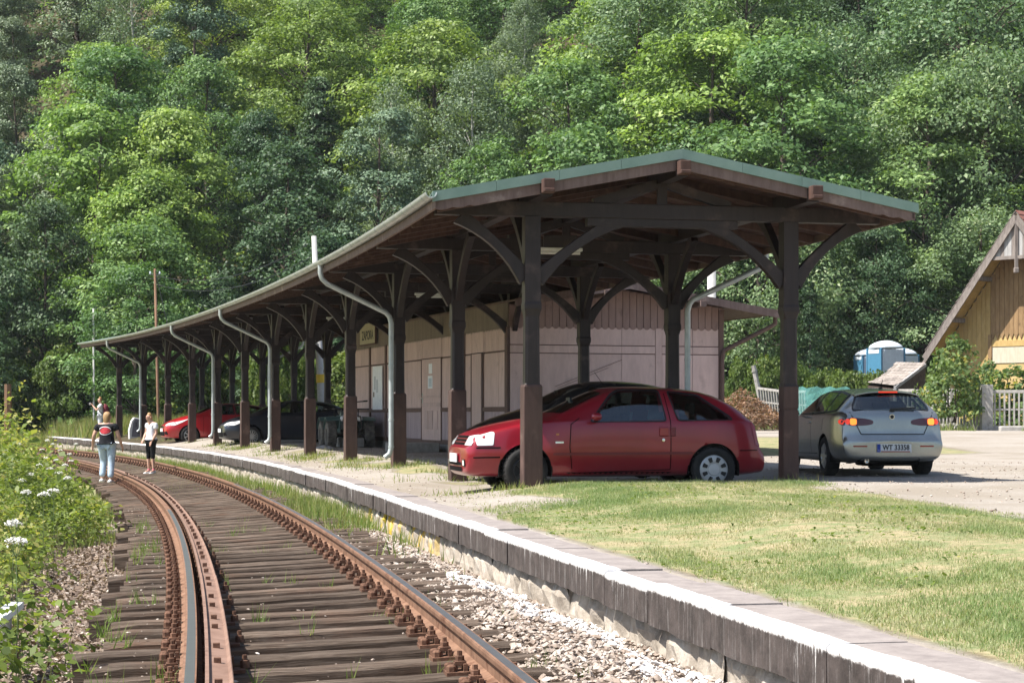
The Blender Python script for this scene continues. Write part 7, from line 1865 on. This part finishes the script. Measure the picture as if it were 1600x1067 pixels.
rg_ = np.random.default_rng(3); n = 3200; a = rg_.uniform(0, 6.28, n); r_ = 1.3 * np.sqrt(rg_.uniform(0, 1, n)); z_ = zg(hp.x, hp.y) + (1.6 - r_ * .85) * rg_.uniform(0, 1, n) ** .5
M_DRY = leaf_mat('dry_brown_leaves', (.16, .085, .045), (.33, .19, .11), (.42, .30, .20), .2, 0, hue=0); o = link('dry_leaves', np_mesh('dry_leaves', leaves(np.stack([hp.x + r_ * np.cos(a) * 1.15, hp.y + r_ * np.sin(a), z_], 1), rg_.normal(0, 1, (n, 3)), .12, rg_, .5, .1), 4, rg_.uniform(0, 1, n), M_DRY), bh); o.matrix_parent_inverse = worldM(bh).inverted(); tag(o, kind='stuff')
# ---- lean-to shed with a shingle roof
s0 = P(1398, 600, 73); M_SHIN = surf('bleached_shingles', (.20, .17, .145), (.34, .30, .27), 7, rough=.95, vary=.5, bmp=.4); sh = thing('lean_to_shed', 'small dark shed with a sagging bleached shingle roof behind the fence', 'shed', (s0.x, s0.y, -.6))
A_, B_, C_, D_ = P(1356, 598, 73.0), P(1398, 603, 71.6), P(1446, 567, 74.0), P(1400, 566, 76.0)
nr_, nc = 9, 8
for i in range(nr_):
    for j in range(nc):
        def S(u, v): 
            p0 = A_.lerp(D_, u); p1 = B_.lerp(C_, u); q = p0.lerp(p1, v); q.z -= .12 * math.sin(u * math.pi) * (1 - v * .4); return q
        u0_, u1_ = i / nr_, (i + 1.35) / nr_; v0, v1 = j / nc + .006 + (.04 if i % 2 else 0), (j + 1) / nc - .006 + (.04 if i % 2 else 0); dz = Vector((0, 0, .05)); dl = Vector((0, 0, .015))
        q = [S(u0_, v0) + dz, S(u0_, v1) + dz, S(min(u1_, 1), v1) + dl, S(min(u1_, 1), v0) + dl]; q2 = [x - Vector((0, 0, .03)) for x in q]
        MB().add(q + q2, [(0, 1, 2, 3), (7, 6, 5, 4), (0, 4, 5, 1), (1, 5, 6, 2), (2, 6, 7, 3), (3, 7, 4, 0)]).build('shingle', M_SHIN, sh)
dn = Vector((0, 0, -1)); gA, gB, gC, gD = [Vector((q.x, q.y, -.7)) for q in (A_, B_, C_, D_)]
tdn = Vector((0, 0, -.10)); MB().add([A_ + tdn, B_ + tdn, C_ + tdn, D_ + tdn, gA, gB, gC, gD], [(0, 1, 5, 4), (1, 2, 6, 5), (2, 3, 7, 6), (3, 0, 4, 7)]).build('wall', surf('dark_shed_boards', (.05, .035, .028), (.10, .075, .06), 8, rough=.95), sh)
MB().beam(B_ + Vector((0, -.05, -.1)), Vector((B_.x, B_.y - .05, -.8)), .1, .1, up=(0, 1, 0)).build('post', M_GREYW2, sh); MB().beam(B_ + tdn * .8, C_ + tdn * .8, .08, .12).build('rafter', M_GREYW2, sh)
# ---- portable toilets
M_TBLUE = plain('blue_plastic', (.07, .21, .33), .45); M_TWHITE = plain('translucent_white_roof', (.62, .68, .74), .4)
def toilet(px, py, Y, rz, label, s=1.0):
    q = P(px, py, Y); top = q.z; e = thing('portable_toilet', label, 'toilet', (q.x, q.y, top - 2.31 * s), rz, 'portable toilets behind the hedge', s)
    for sx, sy in ((-1, -1), (1, -1), (-1, 1), (1, 1)): MB().box((sx * .53, sy * .53, 1.0), (.08, .08, 2.0)).build('corner_post', M_TBLUE, e, local=True, bevel=.02)
    for k in range(4):
        a = k * math.pi / 2; Mx = Matrix.Rotation(a, 3, 'Z'); MB().box(Mx @ Vector((0, -.53, .98)), (.97, .04, 1.9), Mx).build('door' if k == 0 else 'side_wall', M_TWHITE if k == 0 else M_TBLUE, e, local=True, bevel=.01)
        MB().box(Mx @ Vector((0, -.545, 1.86)), (.80, .03, .16), Mx).build('vent_panel', M_TWHITE, e, local=True)
    b = MB(); rings = []
    for z, w_ in ((1.98, .60), (2.03, .61), (2.12, .55), (2.22, .40), (2.285, .22), (2.31, .05)):
        rings.append([(w_ * math.copysign(abs(math.cos(t)) ** .6, math.cos(t)), w_ * math.copysign(abs(math.sin(t)) ** .6, math.sin(t)), z) for t in np.linspace(0, 2 * math.pi, 25)[:-1]])
    b.sweep(rings); b.build('domed_roof', M_TWHITE, e, smooth=True, local=True)
    MB().tube([(.42, .42, 2.0), (.42, .42, 2.33)], .05, 8).build('vent_pipe', M_TWHITE, e, local=True); MB().box((.3, -.565, 1.05), (.08, .03, .05)).build('latch', M_BLK, e, local=True)
toilet(1384, 532, 86, .35, 'white-domed blue portable toilet, largest of those above the hedge', 1.15); toilet(1358, 545, 89, .2, 'blue portable toilet half hidden behind the larger white-domed one'); toilet(1410, 544, 88.5, .6, 'blue portable toilet close beside the shed roof')
# ---- poles and wires
M_POLE = surf('pale_concrete_pole', (.36, .36, .345), (.46, .455, .44), 5, rough=.9, bmp=.2); M_YMARK = plain('yellow_marking', (.62, .42, .03), .6); M_WPOLE = surf('brown_wooden_pole', (.13, .075, .045), (.22, .13, .08), 6, (1, 1, .2), .9)
def pole(label, b_, t_, r0, r1, mat, extra=None):
    e = thing('utility_pole', label, 'pole', b_); MB().tube([b_ - Vector((0, 0, .5)), b_, t_], [r0, r0, r1], 10).build('shaft', mat, e, smooth=True)
    d = (t_ - b_)
    if extra == 'mark': q = b_ + d * ((P(0, 598, b_.y).z - b_.z) / d.z); MB().tube([q, q + d.normalized() * .32], r0 * 1.0, 10, cap=False).build('yellow_band', M_YMARK, e)
    for k in ((.965, .94) if mat is M_WPOLE else ()): q = b_ + d * k; MB().beam(q + Vector((-.25, 0, 0)), q + Vector((.25, 0, 0)), .04, .04).build('insulator_arm', M_GUN, e); 
    for sg in ((-1, 1) if mat is M_WPOLE else ()): MB().lathe([(0, 0), (.035, 0), (.045, .06), (.02, .12), (0, .13)], Matrix.Translation(b_ + d * .965 + Vector((sg * .22, 0, .02))), 8).build('insulator', M_TWHITE, e)
    return e
bp = P(505, 0, 70); bp.z = -.9; tp = P(490.5, 369, 70); pole('pale leaning concrete pole with a yellow band rising behind the shelter', bp, tp, .165, .095, M_POLE, 'mark')
b2 = P(1112, 0, 60); b2.z = -.7; t2 = P(1112, 396, 60); pole('pale concrete pole behind the waiting room roof', b2, t2, .16, .14, M_POLE)
b3 = P(248, 0, 86); b3.z = zg(b3.x, 86); t3 = P(242, 420, 86); pole('thin brown wooden pole rising over the far end of the shelter roof', b3, t3, .075, .055, M_WPOLE)
b4 = P(147, 0, 90); b4.z = zg(b4.x, 90); t4 = P(146, 482, 90); pole('thin pale pole standing in the thicket past the shelter end', b4, t4, .055, .045, M_POLE)
wr = thing('overhead_wire', 'thin dark overhead wires between the poles behind the shelter', 'wire', tp)
def wire(a, b_, sag, r_=.012): MB().tube([a.lerp(b_, f) - Vector((0, 0, 4 * f * (1 - f) * sag)) for f in np.linspace(0, 1, 13)], r_, 4, cap=False).build('strand', M_BLK, wr)
wire(tp - Vector((.2, 0, .3)), t3 - Vector((0, 0, .3)), .7); wire(tp + Vector((.2, 0, -.6)), t3 - Vector((0, 0, .7)), .8); wire(t3, t4, .5); wire(t3, P(262, 508, 85), 0, .015)
# wooden stump pole by the far track
sp_ = P(13, 640, 80); o = MB().tube([(sp_.x, 80, zg(sp_.x, 80) - .3), (sp_.x - .02, 80, P(13, 600, 80).z)], [.17, .15], 8).build('wooden_stump', M_WPOLE); tag(o, 'short brown wooden stump post among the weeds beyond the track', 'post')
# ---- kilometre stone 1 / 2 near the last posts
M_KM = surf('whitewashed_stone', (.55, .54, .54), (.68, .67, .67), 6, rough=.9, c3=(.35, .34, .33), t3=.64, bmp=.2); ks = P(215, 677, 76.5); km = thing('distance_stone', 'white distance stone with shade-painted face marked 1 and 2 between the last shelter posts', 'distance stone', (ks.x, ks.y, zg(ks.x, ks.y)), R(28), None, .84)
MB().prism([(-.40, -.2), (.40, -.2), (.36, .62), (.26, .88), (-.16, .98), (-.30, .80), (-.42, .35)], (0, 0, 0), (1, 0, 0), (0, 0, 1), (0, .22, 0)).build('stone', M_KM, km, local=True, bevel=.03)
MB().prism([(-.30, .02), (.34, .02), (.31, .6), (.22, .84), (-.12, .90), (-.22, .72)], (0, -.012, 0), (1, 0, 0), (0, 0, 1), (0, .011, 0)).build('shade_face', surf('painted_shade_on_stone', (.13, .125, .15), (.19, .18, .21), 5, rough=.9), km, local=True)  # shadow side of the white stone, its shade painted on as dark grey
for s_, x, z in (('1', -.08, .62), ('1', .12, .62), ('2', .04, .27)): 
    t_ = text('number', s_, M_INK, .30, face_M(Vector((x, -.016, z)), Vector((1, 0, 0)), Vector((0, 0, 1)), Vector((0, -1, 0))), None, bold=.008); t_.parent = km
# ---- white painted bracket at the bottom left
wq = P(14, 950, 11.6); wb = thing('white_marker_rail', 'short white-painted rail on a bent post among the near weeds', 'marker', (wq.x, wq.y, zg(wq.x, wq.y)))
M_WP = surf('flaking_white_paint', (.60, .60, .58), (.72, .72, .70), 8, rough=.7, c3=(.30, .28, .25), t3=.66, bmp=.2)
MB().beam(P(-14, 975, 11.2), P(25, 945, 11.9), .10, .045).build('rail', M_WP, wb, bevel=.006); MB().beam(P(12, 955, 11.7), P(8, 1015, 11.7), .05, .05, up=(0, 1, 0)).build('post', M_FEN, wb)
# ================================================================ summer haze
m = bpy.data.materials.new('haze'); m.use_nodes = True; nt = m.node_tree; nt.nodes.clear()
o_ = nt.nodes.new('ShaderNodeOutputMaterial'); v_ = nt.nodes.new('ShaderNodeVolumePrincipled'); v_.inputs['Color'].default_value = (.86, .93, 1, 1); v_.inputs['Density'].default_value = .00014; v_.inputs['Anisotropy'].default_value = .0
nt.links.new(v_.outputs[0], o_.inputs['Volume'])
hz = MB().box((0, 180, 123), (560, 540, 254)).build('haze', m); tag(hz, kind='stuff')
